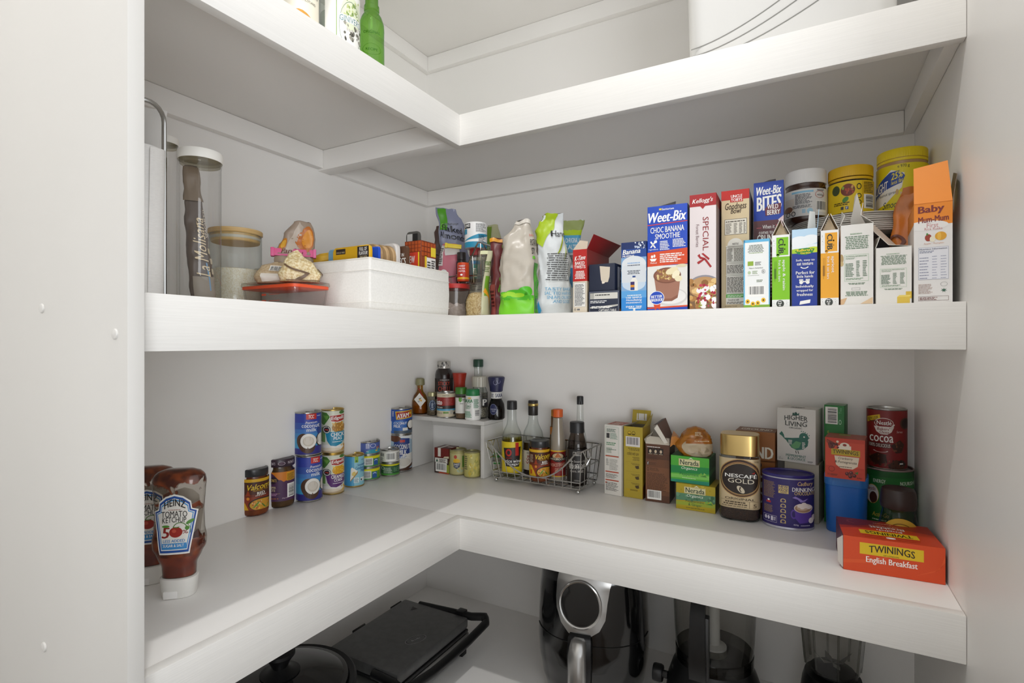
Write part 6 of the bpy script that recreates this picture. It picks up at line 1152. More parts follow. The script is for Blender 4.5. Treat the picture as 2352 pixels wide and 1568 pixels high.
glassbottle('vinegar_bottle', 'rice wine vinegar bottle with a yellow and black label and black cap', back(1153, 1199, yf+.004), 920, std, GLASS, clear('pale_vinegar', 'e0dc9a', '9a9450'), .53, blackcap, .115, .5, lambda i: (i.R(0, 0, 1, 1, 'd9c01c', 1), i.P([(.1, .8), (.92, .84), (.84, .2), (.2, .22)], '26211f', 2), i.O(.34, .66, .14, .12, .45, 'b52a22'), i.T('OBENTO', .22, .46, .48, .51, 'b52a22'), i.R(.66, .56, .82, .98, 'b52a22', 3), i.T('rice wine', .22, .34, .92, .44, W, .01), i.T('vinegar', .26, .23, .84, .33, W, .01)), 'd9c01c', (.06, .47))
glassbottle('vinegar_bottle', 'red wine vinegar bottle with a black neck seal and gold ring', back(1201, 1248, yb), 919, std, GLASS, mat('2a1210', .2, 0, 'red_vinegar'), .44, mat('26221f', .35), .2, .48, lambda i: (i.R(0, 0, 1, 1, 'd6d2c9', 1), i.L(.2, .85, .9, .92, 2, '5a5a5a'), i.T('Red', .24, .62, .6, .76, '9a2a2a', .02), i.T('Wine', .18, .46, .62, .6, '9a2a2a', .02), i.T('Vinegar', .16, .28, .9, .44, '9a2a2a', .02)), 'd6d2c9', (.08, .34), ridge=False)
t = [o for o in bpy.data.objects if o.name == 'vinegar_bottle.002'][0]; x, y, r = back(1201, 1248, yb); H = zat(919, x, y)-ZK
m = MB(); m.lathe([(r*.485, H*.925), (r*.51, H*.93), (r*.51, H*.955), (r*.485, H*.96)], GOLDTIN, 30); m.obj('gold_ring', t)
x, y, r = back(1216, 1262, yf-.001)
curry('curry_paste_jar', 'jar of red curry paste standing among the bottles in the wire basket', (x, y, r), ZK, zat(1010, x, y)-ZK, blk, cur, valcom, '4e2414', None, .16, .93, (.14, .80), 4)
glassbottle('sauce_bottle', 'brown worcestershire sauce bottle with an orange cap and red label', back(1264, 1299, yf+.026), 939, [(.92, 0), (1, .02), (1, .5), (.92, .6), (.7, .74), (.62, .88)], mat('968b7b', .16, 0, 'cloudy_glass', .4), mat('2c1a12', .2, 0, 'brown_sauce'), .36, mat('cf5a1a', .4), .11, .66, lambda i: (i.R(0, 0, 1, 1, '8e2420', 1), i.R(0, .95, 1, 1, 'd9b02c', 1.5), i.R(0, 0, 1, .04, 'd9b02c', 1.5), i.E(.5, .74, .42, .18, '2a1a16', 2, 26), i.E(.5, .78, .34, .12, 'c9b08a', 2.4, 20), i.P([(.3, .74), (.42, .86), (.5, .93), (.6, .84), (.72, .74)], 'b5632a', 3), i.R(.02, .62, .98, .72, '1d1512', 3.4), i.T('HOLBROOKS', .04, .635, .96, .71, 'e6dcc6', .03), i.T('WORCESTERSHIRE', .02, .4, .98, .52, 'e0b8a0', .0, .15, tilt=.05), i.T('SAUCE', .3, .22, .84, .36, 'e0b8a0', .0, .15, tilt=.05)), '8e2420', (.06, .43))
glassbottle('sauce_bottle', 'orange-brown sauce bottle peeking out behind the orange-capped bottle', back(1264, 1284, yb+.012), 940, [(.95, 0), (1.2, .02), (1.2, .5), (1.1, .6), (.9, .74), (.85, .9)], mat('6a4a22', .25, 0, 'amber_sauce'), None, .3, mat('b5781c', .4), .1, .8, lambda i: (i.R(0, 0, 1, 1, 'c9781c', 1), i.T('SAUCE', .3, .2, .7, .9, 'e8d0a0', .02, rot=90)), 'c9781c', (.4, .74))
glassbottle('oil_bottle', 'dark sesame oil bottle with white characters on a black label', back(1303, 1348, yf+.008), 968, [(.92, 0), (1, .02), (1, .55), (.98, .62), (.86, .72), (.7, .8), (.68, .86)], clear('oil_glass', 'a89a90', '4a3f38'), mat('1f120c', .2, 0, 'sesame_oil'), .6, blackcap, .17, .74, lambda i: (i.R(0, 0, 1, 1, '1c1716', 1), i.F(.3, .82, .7, .93, .012, 'c9c4bd', 2), i.T('Each', .38, .84, .62, .91, 'c9c4bd', 0, .2), i.T('Pure Sesame Oil', .08, .62, .92, .68, 'c9c4bd'), i.T('香麻油', .1, .42, .9, .58, 'dcd8d2', .01), i.T('100% 純正', .18, .32, .82, .39, 'c9c4bd'), i.T('150ml', .36, .06, .64, .1, 'c9c4bd')), '1c1716', (.05, .58))
glassbottle('sauce_bottle', 'tall half-empty clear bottle with a black cap behind the sesame oil', back(1319, 1346, yb+.004), 909, [(.95, 0), (1.15, .02), (1.15, .42), (1, .52), (.62, .64), (.56, .74), (.5, .9)], GLASS, mat('2a1812', .2, 0, 'soy'), .25, blackcap, .1, .56, lambda i: (i.R(0, 0, 1, 1, 'c4b49c', 1), i.R(0, .86, 1, 1, 'b5482a', 2), i.L(.1, .1, .95, .8, 12, '5a3a2a')), 'c4b49c', (.1, .36))
x, y = .2885, -.05; r = .0112; H = zat(1038, x, y)-ZL
t = vessel('herb_jar', 'slim clear jar with a green lid squeezed between riser and wire basket', (x, y, r), ZL, [(.92, 0), (1, .002), (1, H*.78), (.9, H*.82)], GLASS, 'jar', part='glass')
m = MB(); ridged(m, r*1.0, H*.8, H, mat('2f7a34', .4), 36); m.obj('lid', t)
m = MB(); m.lathe([(r*.9, .0015), (r*.93, H*.4), (0, H*.4)], mat('a9a48c', .8), 24); m.obj('herbs', t)
label_on(t, r, H*.12, H*.5, lambda i: (i.L(.2, .1, .8, .9, 7, '4a4a44'), i.R(.1, .8, .9, .95, '3f8a44')), 'c9c7bd', span=.9)
# ================================================================== lower shelf, back wing
def pbox(name, label, pxs, ytop, D, col, front=None, z0=ZL, **k):
    """front foot corners read from the picture: (left px, left py, right px, right py)"""
    A = on_z(pxs[0], pxs[1], z0); B = on_z(pxs[2], pxs[3], z0); A.z = B.z = 0
    return carton(name, label, 'box', A, B, z0, height(ytop, A, z0), D, col, front, **k)
def back_in(A, B, room=.004):            # how far a box may run back before it meets the wall
    return YW-room-max(A.y, B.y)
def f(i):
    i.F(.08, .56, .84, .97, .003, '8fb49c', 2); i.L(.14, .9, .78, .95, 3, '4a6a5a'); i.R(.12, .81, .3, .88, '3a3a3a', 2); i.L(.34, .8, .78, .89, 6, '7a9a86'); i.L(.12, .71, .78, .76, 2, '5f8f6a'); i.L(.12, .6, .5, .68, 4, '8a9a8a'); i.L(.12, .645, .7, .66, 1, '4a6a5a')
    for v in (.545, .32, .2): i.R(.06, v, .84, v+.016, 'b5482f', 2)
    i.L(.1, .42, .26, .52, 6, '5a5a55', .35); i.L(.3, .36, .82, .52, 10, '7a7a74', .35); i.L(.08, .24, .8, .305, 5, '55554f', .45); i.L(.08, .06, .84, .185, 9, '4a4a46', .45); i.R(.06, .16, .14, .18, 'b5482f', 3)
pbox('tea_box', 'narrow white box with orange-red heading bars, next to the wire basket', (1388.5, 1133, 1427.5, 1140), 974, .062, 'dcd8d0', f, right=lambda i: i.R(0, 0, 1, 1, 'd6d2ca', 1), top=lambda i: (i.R(.06, .1, .95, .96, 'a84a30', 1), i.L(.3, .2, .8, .8, 3, 'e0c9b9')))
def f(i):
    i.E(.3, .91, .1, .03, 'c2a42e'); i.O(.3, .91, .09, .028, .2, '5a4a14'); i.O(.52, .91, .09, .028, .2, '5a4a14'); i.R(.22, .885, .4, .9, '5a4a14', 3); i.R(.44, .885, .6, .9, '5a4a14', 3); i.B(.1, .72, .86, .86, 8, False, 'ddd8d4', '4a4452')
    i.L(.1, .67, .84, .71, 2, '5a4a20', .4, .3, 'r'); i.T('crafted with care', .18, .6, .8, .65, '5a4a20', 0, .3); i.L(.4, .53, .84, .585, 3, '5a4a20', .4, .3, 'r')
    for v in (.5, .365, .235): i.R(.1, v, .84, v+.004, 'a08c2c', 3)
    for v in (.42, .27, .145): i.P([(.6, v+.03), (.8, v+.04), (.82, v), (.72, v-.008), (.64, v)], '4a3a1c', 3); i.L(.3, v+.045, .84, v+.075, 2, '6a5a24', .4, .3, 'r')
    i.R(.08, .1, .84, .12, 'b89a20', 3); i.R(.34, .1, .74, .12, '8a741c', 3.5)
YC = 'b09a32'
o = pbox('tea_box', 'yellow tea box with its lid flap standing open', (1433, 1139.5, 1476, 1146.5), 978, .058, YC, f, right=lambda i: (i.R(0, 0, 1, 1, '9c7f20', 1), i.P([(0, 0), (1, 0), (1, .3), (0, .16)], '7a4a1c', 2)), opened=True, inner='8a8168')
w, H, D = o['w'], o['H'], o['D']; x = w/2
flap(o, [(-x, D, H), (x, D, H), (x*1.02, D+.006, H+.034), (-x*.98, D+.006, H+.034)], (0, -1, .1), YC, None, 'flap', lambda m: Ink(w, .034).R(.25, .25, .8, .75, 'd5d2cc').P([(.32, .3), (.36, .3), (.34, .9), (.3, .9)], 'a39440', 3).P([(.66, .3), (.7, .3), (.68, .95), (.64, .95)], 'a39440', 3).to(m, flat((-x, D-.0009, H), (1, 0, 0), (0, .17, 1), (0, -1, .17))))
flap(o, [(x, .004, H-.0005), (x, D, H-.0005), (x+.006, D, H+.028), (x+.004, D*.4, H+.012)], (1, 0, .2), YC)
flap(o, [(-x, .002, H), (-x, D*.9, H), (-x*.1, D*.9, H+.007), (-x*.2, .006, H+.005)], (-.2, 0, 1), '6a6350')
BR = '5a3826'
def f(i):
    i.R(0, .12, 1, .74, '6e452c', 1); i.R(0, .2, 1, .6, '7c4f32', 1.2); i.L(.06, .945, .62, .965, 1, W); 
    for k in range(3): i.R(.1+.22*k, .82, .3+.22*k, .93, '1f1512', 2); i.E(.2+.22*k, .875, .05, .03, 'c9b59a', 3); i.L(.12+.22*k, .825, .28+.22*k, .84, 1, 'c9b59a', k=4)
    i.L(.06, .72, .62, .8, 5, '4a2c1c', .4); i.R(.06, .635, .14, .69, '26201f', 3); i.T('f', .08, .64, .12, .685, W, .02); i.L(.17, .64, .5, .69, 3, '4a2c1c', .4); i.O(.1, .56, .04, .03, .3, '2c1c14'); i.T('Ethical Tea', .19, .565, .52, .59, '2c1c14'); i.T('Partnership', .19, .535, .56, .56, '2c1c14'); i.L(.06, .2, .93, .51, 15, '3d2417', .35, .2); i.B(.07, .04, .66, .2, 11)
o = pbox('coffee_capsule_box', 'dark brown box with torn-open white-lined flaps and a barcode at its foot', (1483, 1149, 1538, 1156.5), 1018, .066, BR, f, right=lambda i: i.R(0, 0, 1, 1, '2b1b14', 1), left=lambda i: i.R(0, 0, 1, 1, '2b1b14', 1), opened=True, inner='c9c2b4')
w, H, D = o['w'], o['H'], o['D']; x = w/2
flap(o, [(-x, 0, H), (x, 0, H), (x*.9, .012, H+.014), (x*.2, .016, H+.013), (-x*.7, .013, H+.016), (-x, .008, H+.012)], (0, -.6, .8), 'd2cabb')
flap(o, [(-x, .002, H), (-x, D*.9, H), (-x+.008, D*.7, H+.022), (-x-.001, D*.3, H+.014), (-x-.003, .002, H+.01)], (-1, 0, .2), 'cfc7b8')
m = MB(); lid = [(x*.92, .004, H+.002), (x, D, H), (x*.25, D*.95, H+.055), (-x*.1, .01, H+.046)]; m.slab(lid, (-.6, -.1, -.2), .0008, BR); nv = Vector((-.6, -.1, -.2)).normalized()*.006
m.slab([(x*.92, .004, H+.002), (-x*.1, .01, H+.046), (-x*.34, .008, H+.036), (x*.6, .002, H+.001)], (0, -1, .2), .0008, 'dcd6ca')
m.slab([lid[3], lid[2], tuple(Vector(lid[2])+nv*1.6), tuple(Vector(lid[3])+nv*1.6)], (0, 0, 1), .0008, '3a251b'); m.obj('flap', o)
def ner(i, a, b, c, d, l1, l2=None):
    i.R(0, 0, 1, 1, a, .9); i.P([(0, .34), (1, .42), (1, .66), (0, .62)], b, 1.3); i.P([(0, .16), (1, .2), (1, .36), (0, .3)], c, 1.6); i.P([(0, 0), (1, 0), (1, .14), (0, .1)], d, 1.4)
    i.R(.21, .64, .76, .9, 'c9b47a', 2.4); i.R(.22, .655, .75, .885, 'dcd6a8', 2.6); i.T('Nerada', .25, .68, .73, .87, '1f3a2c', .02); i.P([(.46, .9), (.53, .97), (.6, .9), (.53, .93)], 'e9efe0', 3); i.T('Organics', .28, .48, .7, .62, 'eef2e6', .0, .3); i.P([(.72, .34), (.8, .45), (.83, .36)], '7ab54a', 3); i.P([(.84, .34), (.87, .46), (.93, .4)], '8fc45a', 3); i.P([(.76, .3), (.9, .38), (.94, .3)], '4f8f3a', 3.2)
def f(i): ner(i, '4fae3a', '1f8a44', '7fc95a', '1f8a6e', None); i.T('Peppermint', .24, .25, .73, .4, '1f6a44', .0); i.L(.3, .18, .66, .22, 1, 'cfe8c0', al='c')
p0 = (1553, 1166, 1643, 1180); A_, B_ = on_z(*p0[:2], ZL), on_z(*p0[2:], ZL)
Dn = min(.075, back_in(A_, B_))
def f2(i): ner(i, 'b5a024', '5a8a6a', '9fae3a', 'b09a1c', None); i.D(0, .36, 1, .62, 18, ['4f7a5a', '6f9a7a', '3d6a4a'], .07, 1.8); i.D(0, .7, 1, 1, 14, ['c9b43a', 'a8941c'], .06, 1.2); i.T('Peppermint', .25, .28, .72, .4, '2f5f3a'); i.T('& Ginger', .32, .15, .66, .27, '2f5f3a'); i.L(.26, .08, .74, .12, 1, '5a5a2a', al='c')
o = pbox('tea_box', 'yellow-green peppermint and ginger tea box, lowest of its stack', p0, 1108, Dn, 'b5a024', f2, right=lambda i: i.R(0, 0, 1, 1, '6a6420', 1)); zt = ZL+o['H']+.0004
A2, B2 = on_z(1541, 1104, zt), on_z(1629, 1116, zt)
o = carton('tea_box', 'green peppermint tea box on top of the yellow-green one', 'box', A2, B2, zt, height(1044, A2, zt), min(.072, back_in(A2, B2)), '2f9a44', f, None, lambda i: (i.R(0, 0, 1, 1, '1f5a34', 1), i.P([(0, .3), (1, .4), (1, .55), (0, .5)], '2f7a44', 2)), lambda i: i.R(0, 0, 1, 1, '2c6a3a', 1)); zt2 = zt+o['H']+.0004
c = (A2+B2)/2; cx_, cy_ = c.x+.004, c.y+.03
o, fn = bag('coffee_bag', 'scrunched orange brown and tan coffee bag on the green tea box', cx_, cy_, zt2, zat(979, cx_, cy_)-zt2, [(0, .030, .022, .004, 0), (.12, .037, .027, .002, 0), (.4, .040, .028, 0, 0), (.7, .033, .024, .002, 0), (.9, .02, .015, .002, 0), (1, .008, .006, .004, 0)], mat('a86a1c', .32),
    lambda i: (i.E(.6, .3, .3, .34, 'b9a88c', 1, 26), i.R(.38, .46, .98, .62, 'a3611a', 2), i.P([(.5, .62), (.8, .62), (.74, .95), (.58, .95)], '8f5517', 2), i.L(.5, .72, .66, .86, 3, 'd9c9a8'), i.L(.5, .54, .8, .58, 1, 'd9c9a8'), i.P([(.45, .1), (.62, .04), (.56, .2)], '9f8f74', 2.4), i.P([(.7, .34), (.8, .2), (.64, .16)], 'a8977b', 2.4)), amp=.006, seed=77, fr=38, na=48, nt=34)
m = MB()
for sx in (-1,): m.loft([[(-.03, -.004, .018), (-.03, .004, .018), (-.026, .004, .03), (-.026, -.004, .03)], [(-.046, -.012, .022), (-.046, .012, .020), (-.04, .014, .044), (-.04, -.012, .042)], [(-.053, -.014, .016), (-.05, .014, .02), (-.046, .016, .05), (-.05, -.014, .04)]], mat('b5721c', .3))
m.obj('twisted_end', o)

# gold-lidded coffee jar (rounded square glass)
x, y, r = cyl_b(1653, 1747, 1201, ZL); H = zfar(990, x, y, r*.6)-ZL
t = thing('coffee_jar', 'large glass coffee jar with a gold lid and a dark round emblem', 'jar', (x, y, ZL), face_cam(x, y, -4)); P4 = 3.6; sy = .82
zl = H*.755
m = MB(); m.lathe([(0, .003)]+[(r*a, H*b) for a, b in ((.84, 0), (.95, .012), (1, .05), (1, .66), (.985, .70), (.93, .735), (.92, .757))], GLASS, 64, (0, 0), 1, sy, P4); m.obj('glass', t)
cof = noisy('instant_coffee', '1d100a', '3d2417', (420, 420, 420), .85, .6)
m = MB(); m.lathe([(0, .004)]+[(r*a*.955, H*b) for a, b in ((.84, .015), (.95, .03), (1, .06), (1, .64), (.96, .66))]+[(0, H*.665)], cof, 56, (0, 0), 1, sy, P4); o = m.obj('coffee', t); o['kind'] = 'stuff'
gold = mat('cfb274', .28, 1, 'gold_lid'); m = MB(); m.lathe([(r*.93, zl), (r*.955, zl+.001), (r*.955, H-.005), (r*.94, H-.0012), (r*.9, H), (r*.6, H-.0006), (0, H-.0006)], gold, 64, (0, 0), 1, sy, P4); m.obj('lid', t)
def sqwrap(r, z0):
    def fn(a, b, d):
        g = a/(r)-pi/2; ca, sa = sin(g), -cos(g); q = (abs(ca)**P4+abs(sa)**P4)**(-1/P4); return Vector(((r+d)*ca*q, (r+d)*sy*sa*q, z0+b))
    return fn
lz0, lh = H*.155, H*.575; tan2 = mat('cdb994', .35, .25, 'foil_label')
m = MB(); i = Ink(pi*r, lh, lambda u: .5+(atan((2*u-1)*.82/.82)/pi) if False else .5+(u-.5)*.64)
i.R(-.28, 0, 1.28, 1, tan2, 0); i.E(.54, .61, .5, .385, 'b9935a', 1, 40); i.E(.54, .61, .48, .37, '3b2118', 1.3, 40); i.E(.54, .6, .45, .34, '9c7347', 1.5, 40); i.E(.54, .595, .44, .32, '241712', 2, 40); i.O(.54, .595, .435, .315, .03, 'c9a76a', 2.5)
i.T('NESCAFÉ', .2, .62, .9, .71, W, .03, tilt=-.0); i.P([(.78, .72), (.86, .75), (.84, .71)], 'b52a22', 4); i.T('GOLD', .26, .51, .84, .6, 'e9e0cc', .0); i.E(.55, .385, .1, .058, 'd9cdb4', 3, 20, rot=-25); i.P([(.53, .44), (.56, .43), (.54, .385), (.57, .335), (.55, .33), (.51, .385)], '3b2118', 3.4)
i.T('ORIGINAL', .2, .17, .86, .215, '4a3a26', .02); i.F(.08, .02, .96, .155, .004, '6a563a'); i.R(.74, .02, .75, .155, '6a563a'); i.L(.2, .11, .66, .145, 1, '4a3a26', .7, .1, 'c'); i.L(.16, .07, .7, .1, 1, '4a3a26', .7, .1, 'c'); i.L(.12, .035, .7, .055, 1, '4a3a26'); i.T('5', .82, .04, .9, .11, '4a3a26', .0); i.T('200g', .84, .93, .96, .965, '6a563a')
i.to(m, sqwrap(r*1.003, lz0), r*.06, None, .00013); m.obj('paper_label', t)

A, B = on_y(1690, -.058), on_y(1780, -.062); 
def f(i):
    i.R(0, 0, 1, 1, '8f561e', 1); i.T('AND', .3, .68, .95, .82, 'e2dccb', .06); i.R(0, .64, 1, .66, '6a3d16'); i.T('M', .3, .52, .6, .62, 'e2dccb', .05); i.T('MAGIC', .1, .32, .95, .48, 'e2dccb', .06); i.T('NO.', .3, .14, .8, .28, 'e2dccb', .06); i.E(.62, .6, .05, .03, K); i.E(.4, .2, .08, .06, '1f1a18', 5)
A.z = B.z = 0
carton('drink_box', 'orange brown box with chunky cream lettering behind the coffee jar', 'box', A, B, ZL, height(987, A, ZL), .06, '8f561e', f, None, None, lambda i: (i.R(0, 0, 1, 1, '7a4a22', 1), i.T('GROUND', .1, .3, .9, .7, 'd9d2c2', .05)))

# oval drinking chocolate tin
x, y, r = cyl_b(1750, 1871, 1222, ZL); H = znear(1098, x, y, r*.7)-ZL+.006; VIO = '2f2466'; sy = .72
t = thing('drinking_chocolate_tub', 'purple oval drum of drinking chocolate', 'tub', (x, y, ZL), face_cam(x, y, 4))
m = MB(); m.lathe([(r*.97, 0), (r, .001), (r, .004), (r*.985, .005), (r*.985, H-.008), (r, H-.007), (r, H-.006)], mat('b9b8c4', .3, .5), 60, (0, 0), 1, sy); m.obj('rims', t)
m = MB(); q = r*.988; m.lathe([(q, .0052), (q, H-.0085)], VIO, 60, (0, 0), 1, sy); m.f = [f_ for f_ in m.f if len(f_) == 4]; m.m = m.m[:len(m.f)]; m.sm = m.sm[:len(m.f)]
i = ring_ink(q, H-.014)
i.L(.03, .58, .24, .93, 13, 'a58a4a', .4, .2); i.R(.08, .46, .16, .5, 'b52a2a', 3); i.E(.12, .52, .02, .02, W, 3); i.L(.04, .26, .2, .42, 8, 'a58a4a', .4, .2); i.F(.03, .06, .27, .2, .005, 'dcd8e6'); i.E(.07, .14, .02, .04, 'dcd8e6'); i.E(.12, .14, .02, .04, 'dcd8e6'); i.R(.16, .09, .2, .18, 'dcd8e6'); i.L(.21, .1, .26, .18, 4, 'dcd8e6')
i.R(.3, .7, .49, .87, 'd9c07a', 2); i.T('NEW', .31, .82, .48, .865, VIO, .03); i.T('LARGER', .31, .785, .48, .815, VIO, .02); i.T('PACK', .31, .745, .48, .782, VIO, .03); i.T('SIZE', .34, .71, .46, .74, VIO, .02)
i.T('Cadbury', .66, .86, .96, .97, 'd9bd82', .01, .35); i.T('DRINKING', .56, .76, .99, .845, W, .02); i.T('CHOCOLATE', .6, .69, .98, .76, 'd9c07a', .02)
for v in (.52, .41, .3, .19, .08): i.E(.39, v+.035, .05, .04, 'd9c07a', 2); i.R(.34, v-.005, .44, v+.035, 'd9c07a', 2); i.E(.39, v+.035, .035, .026, VIO, 3); i.L(.35, v, .43, v+.015, 1, VIO)
i.P([(.56, .63), (.66, .6), (.72, .54), (.8, .56), (.86, .62), (.76, .58), (.7, .62), (.62, .66)], '8f7fc4', 2); i.P([(.6, .42), (.94, .42), (.92, .22), (.86, .12), (.7, .1), (.62, .2)], '5a3f9e', 2.6); i.O(.59, .29, .06, .1, .35, '5a3f9e', 2.6); i.E(.77, .42, .18, .1, 'd6c8bd', 3); i.E(.77, .415, .16, .085, 'a5826a', 3.3); i.E(.76, .43, .12, .06, 'c9ae98', 3.6)
for u, v in ((.7, .47), (.78, .5), (.82, .46), (.88, .44), (.75, .44)): i.E(u, v, .05, .04, 'e9ddd9', 4)
i.E(.92, .16, .05, .06, 'e6dcdc', 4); i.E(.97, .22, .04, .06, 'ddd0d2', 3.8); i.T('450g', .58, .045, .68, .085, 'd9d4e6'); i.L(.72, .05, .9, .07, 1, 'd9d4e6')
i.to(m, wrap(q, .0052, 0, 1, sy), q*.1); m.obj('paper_label', t)
m = MB(); m.lathe([(r*.99, H-.0058), (r*1.005, H-.005), (r*1.005, H-.001), (r*.985, H), (r*.94, H-.0004), (r*.91, H-.003), (0, H-.003)], mat('2c2470', .35), 60, (0, 0), 1, sy); m.obj('lid', t)

A, B = on_y(1802, -.058), on_y(1881, -.07); A.z = B.z = 0; zb2 = zat(1058, A.x, A.y)
bei = 'a9a394'
carton('tea_box', 'plain beige grey box carrying the white bird tea box', 'box', A, B, ZL, zb2-ZL, min(.062, back_in(A, B)), bei, lambda i: (i.P([(.38, .72), (.44, .78), (.42, .7)], '5a5a44'), i.P([(.52, .72), (.58, .8), (.6, .7)], '5a5a44')))
A, B = on_y(1785, -.058), on_y(1873.5, -.075); A.z = B.z = 0; zz = zb2+.0004
def f(i):
    i.T('HIGHER', .2, .77, .8, .86, '3a3d3a', .02, arc=.02); i.T('LIVING', .22, .68, .78, .77, '3a3d3a', .02, arc=-.012); i.T('ORGANIC', .32, .625, .66, .655, '3a3d3a', .02); i.P([(.4, .88), (.42, .93), (.46, .9), (.5, .945), (.54, .9), (.58, .93), (.58, .88)], '2f5a50', 3); i.O(.49, .9, .05, .03, .3, '2f5a50')
    GN = '2f6a5c'; i.P([(.2, .44), (.4, .45), (.6, .47), (.72, .5), (.82, .42), (.8, .33), (.7, .26), (.52, .23), (.38, .27), (.28, .36)], GN, 2); i.E(.7, .48, .12, .085, GN, 2.2); i.P([(.06, .52), (.15, .54), (.2, .44), (.24, .4), (.2, .42)], GN, 2); i.P([(.06, .5), (.12, .56), (.18, .5), (.2, .44)], GN, 2.1); i.P([(.8, .5), (.86, .48), (.8, .46)], GN, 2); i.E(.71, .49, .022, .014, 'e6e4df', 3)
    i.P([(.36, .3), (.5, .4), (.64, .38), (.58, .28), (.46, .25)], '5f9a6a', 3); i.L(.3, .33, .42, .42, 4, 'e6e4df', k=3); i.L(.66, .27, .74, .4, 5, 'e6e4df', k=3); i.P([(.48, .22), (.5, .22), (.52, .17), (.5, .17)], '3a3d3a', 3); i.P([(.54, .22), (.56, .22), (.58, .17), (.56, .17)], '3a3d3a', 3)
    for k in range(5): i.E(.64+.05*k, .59-.004*k*k, .014, .009, GN, 3)
    i.T('PEPPERMINT', .24, .1, .76, .145, '2f6a5c', .02); i.T('& LICORICE', .28, .045, .74, .09, '2f6a5c', .02); i.T('15', .05, .06, .1, .075, '4a4a4a'); i.T('BAGS', .05, .035, .16, .05, '4a4a4a'); i.L(.8, .03, .96, .06, 2, '4a4a4a')
carton('tea_box', 'white tea box with a dark green bird', 'box', A, B, zz, height(935, A, zz), min(.06, back_in(A, B)), 'd6d4cf', f, None, None, lambda i: i.L(.3, .3, .7, .6, 2, '4a4a4a'))

# blue canister with a tea box on it, a small green box behind
x, y, r = cyl_b(1889, 2001, 1231, ZL); zt = znear(1096, x, y, r)
t = thing('storage_canister', 'bright blue rounded square canister with a lid', 'canister', (x, y, ZL), face_cam(x, y, -3)); q = r*.885; BL2 = mat('1f62b5', .35, 0, 'blue_plastic'); Hc = zt-ZL
def rsq(k, z, rad=.017): return rr(q*k, q*k*.86, rad, z, 6)
m = MB(); m.loft([rsq(.9, 0), rsq(.92, .002), rsq(.985, Hc-.022), rsq(.97, Hc-.0215)], BL2); m.obj('body', t)
m = MB(); m.loft([rsq(1.0, Hc-.0213), rsq(1.015, Hc-.020), rsq(1.02, Hc-.004), rsq(1.0, Hc-.0008), rsq(.95, Hc), rsq(.3, Hc)], mat('3a78c4', .35, 0, 'blue_lid')); m.obj('lid', t)
zz = zt+.0006
A, B = on_z(1895, 1094, zz), on_z(1987, 1106, zz); A.z = B.z = 0
RO = 'b5361f'
def f(i):
    i.R(0, 0, 1, 1, RO, 1); i.R(.02, .3, .98, .9, 'c2432a', 1.1); i.P([(.04, .96), (.3, .86), (.2, .7), (.1, .74)], '6a2a1c', 2); i.D(.06, .74, .34, .94, 14, ['4a1a14', '8a3a24', 'd9c9b0'], .03, 2.6); i.P([(.34, .82), (.66, .82), (.66, .72), (.34, .72)], 'e0d6c4', 1.8); i.E(.5, .83, .12, .07, 'e0d6c4', 2.2); i.E(.5, .84, .05, .03, '8a2a1c', 3); i.R(.16, .58, .88, .73, 'b59a24', 3); i.T('TWININGS', .2, .61, .84, .705, '26201c', .01, arc=.014)
    i.P([(.24, .56), (.86, .56), (.82, .34), (.7, .26), (.4, .26), (.28, .34)], 'd9cbb5', 2); i.T('Cranberry', .34, .46, .7, .54, '3a2a24', 0, .2); i.T('& Pomegranate', .25, .37, .8, .45, '3a2a24', 0, .2); i.L(.36, .29, .68, .32, 1, '5a3a30', al='c'); i.O(.17, .22, .08, .07, .15, '7a1f16'); i.T('10', .06, .06, .12, .11, '3a1a14'); i.L(.14, .06, .36, .11, 2, '5a2018'); i.T('20g', .8, .04, .92, .08, '3a1a14')
    for u, v in ((.56, .14), (.66, .17), (.74, .11), (.64, .08)): i.E(u, v, .05, .045, '4a1214', 3); i.E(u-.01, v+.015, .016, .014, 'a85a54', 4)
    i.P([(.74, .18), (.84, .22), (.82, .14)], '3f6a2a', 3)
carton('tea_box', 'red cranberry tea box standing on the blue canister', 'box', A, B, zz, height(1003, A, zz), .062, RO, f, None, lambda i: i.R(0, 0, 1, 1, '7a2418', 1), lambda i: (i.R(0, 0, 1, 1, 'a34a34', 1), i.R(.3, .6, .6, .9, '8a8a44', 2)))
A, B = on_y(1893, -.045), on_y(1939, -.052); A.z = B.z = 0
carton('tea_box', 'tall narrow green box with a barcode behind the red tea box', 'box', A, B, ZL, height(929, A, ZL), min(.045, back_in(A, B)), '1f7a34', lambda i: (i.B(.06, .84, .68, .985, 17, True), i.T('Tea', .74, .93, .88, .98, '6fb07f', rot=90), i.O(.8, .86, .07, .02, .3, 'b9d9c0'), i.L(.2, .6, .4, .76, 3, '8fc09a'), i.T('Green', .14, .66, .24, .78, 'd9c93a', rot=90)), None, None, lambda i: i.R(0, 0, 1, 1, '6a8a6a', 1))

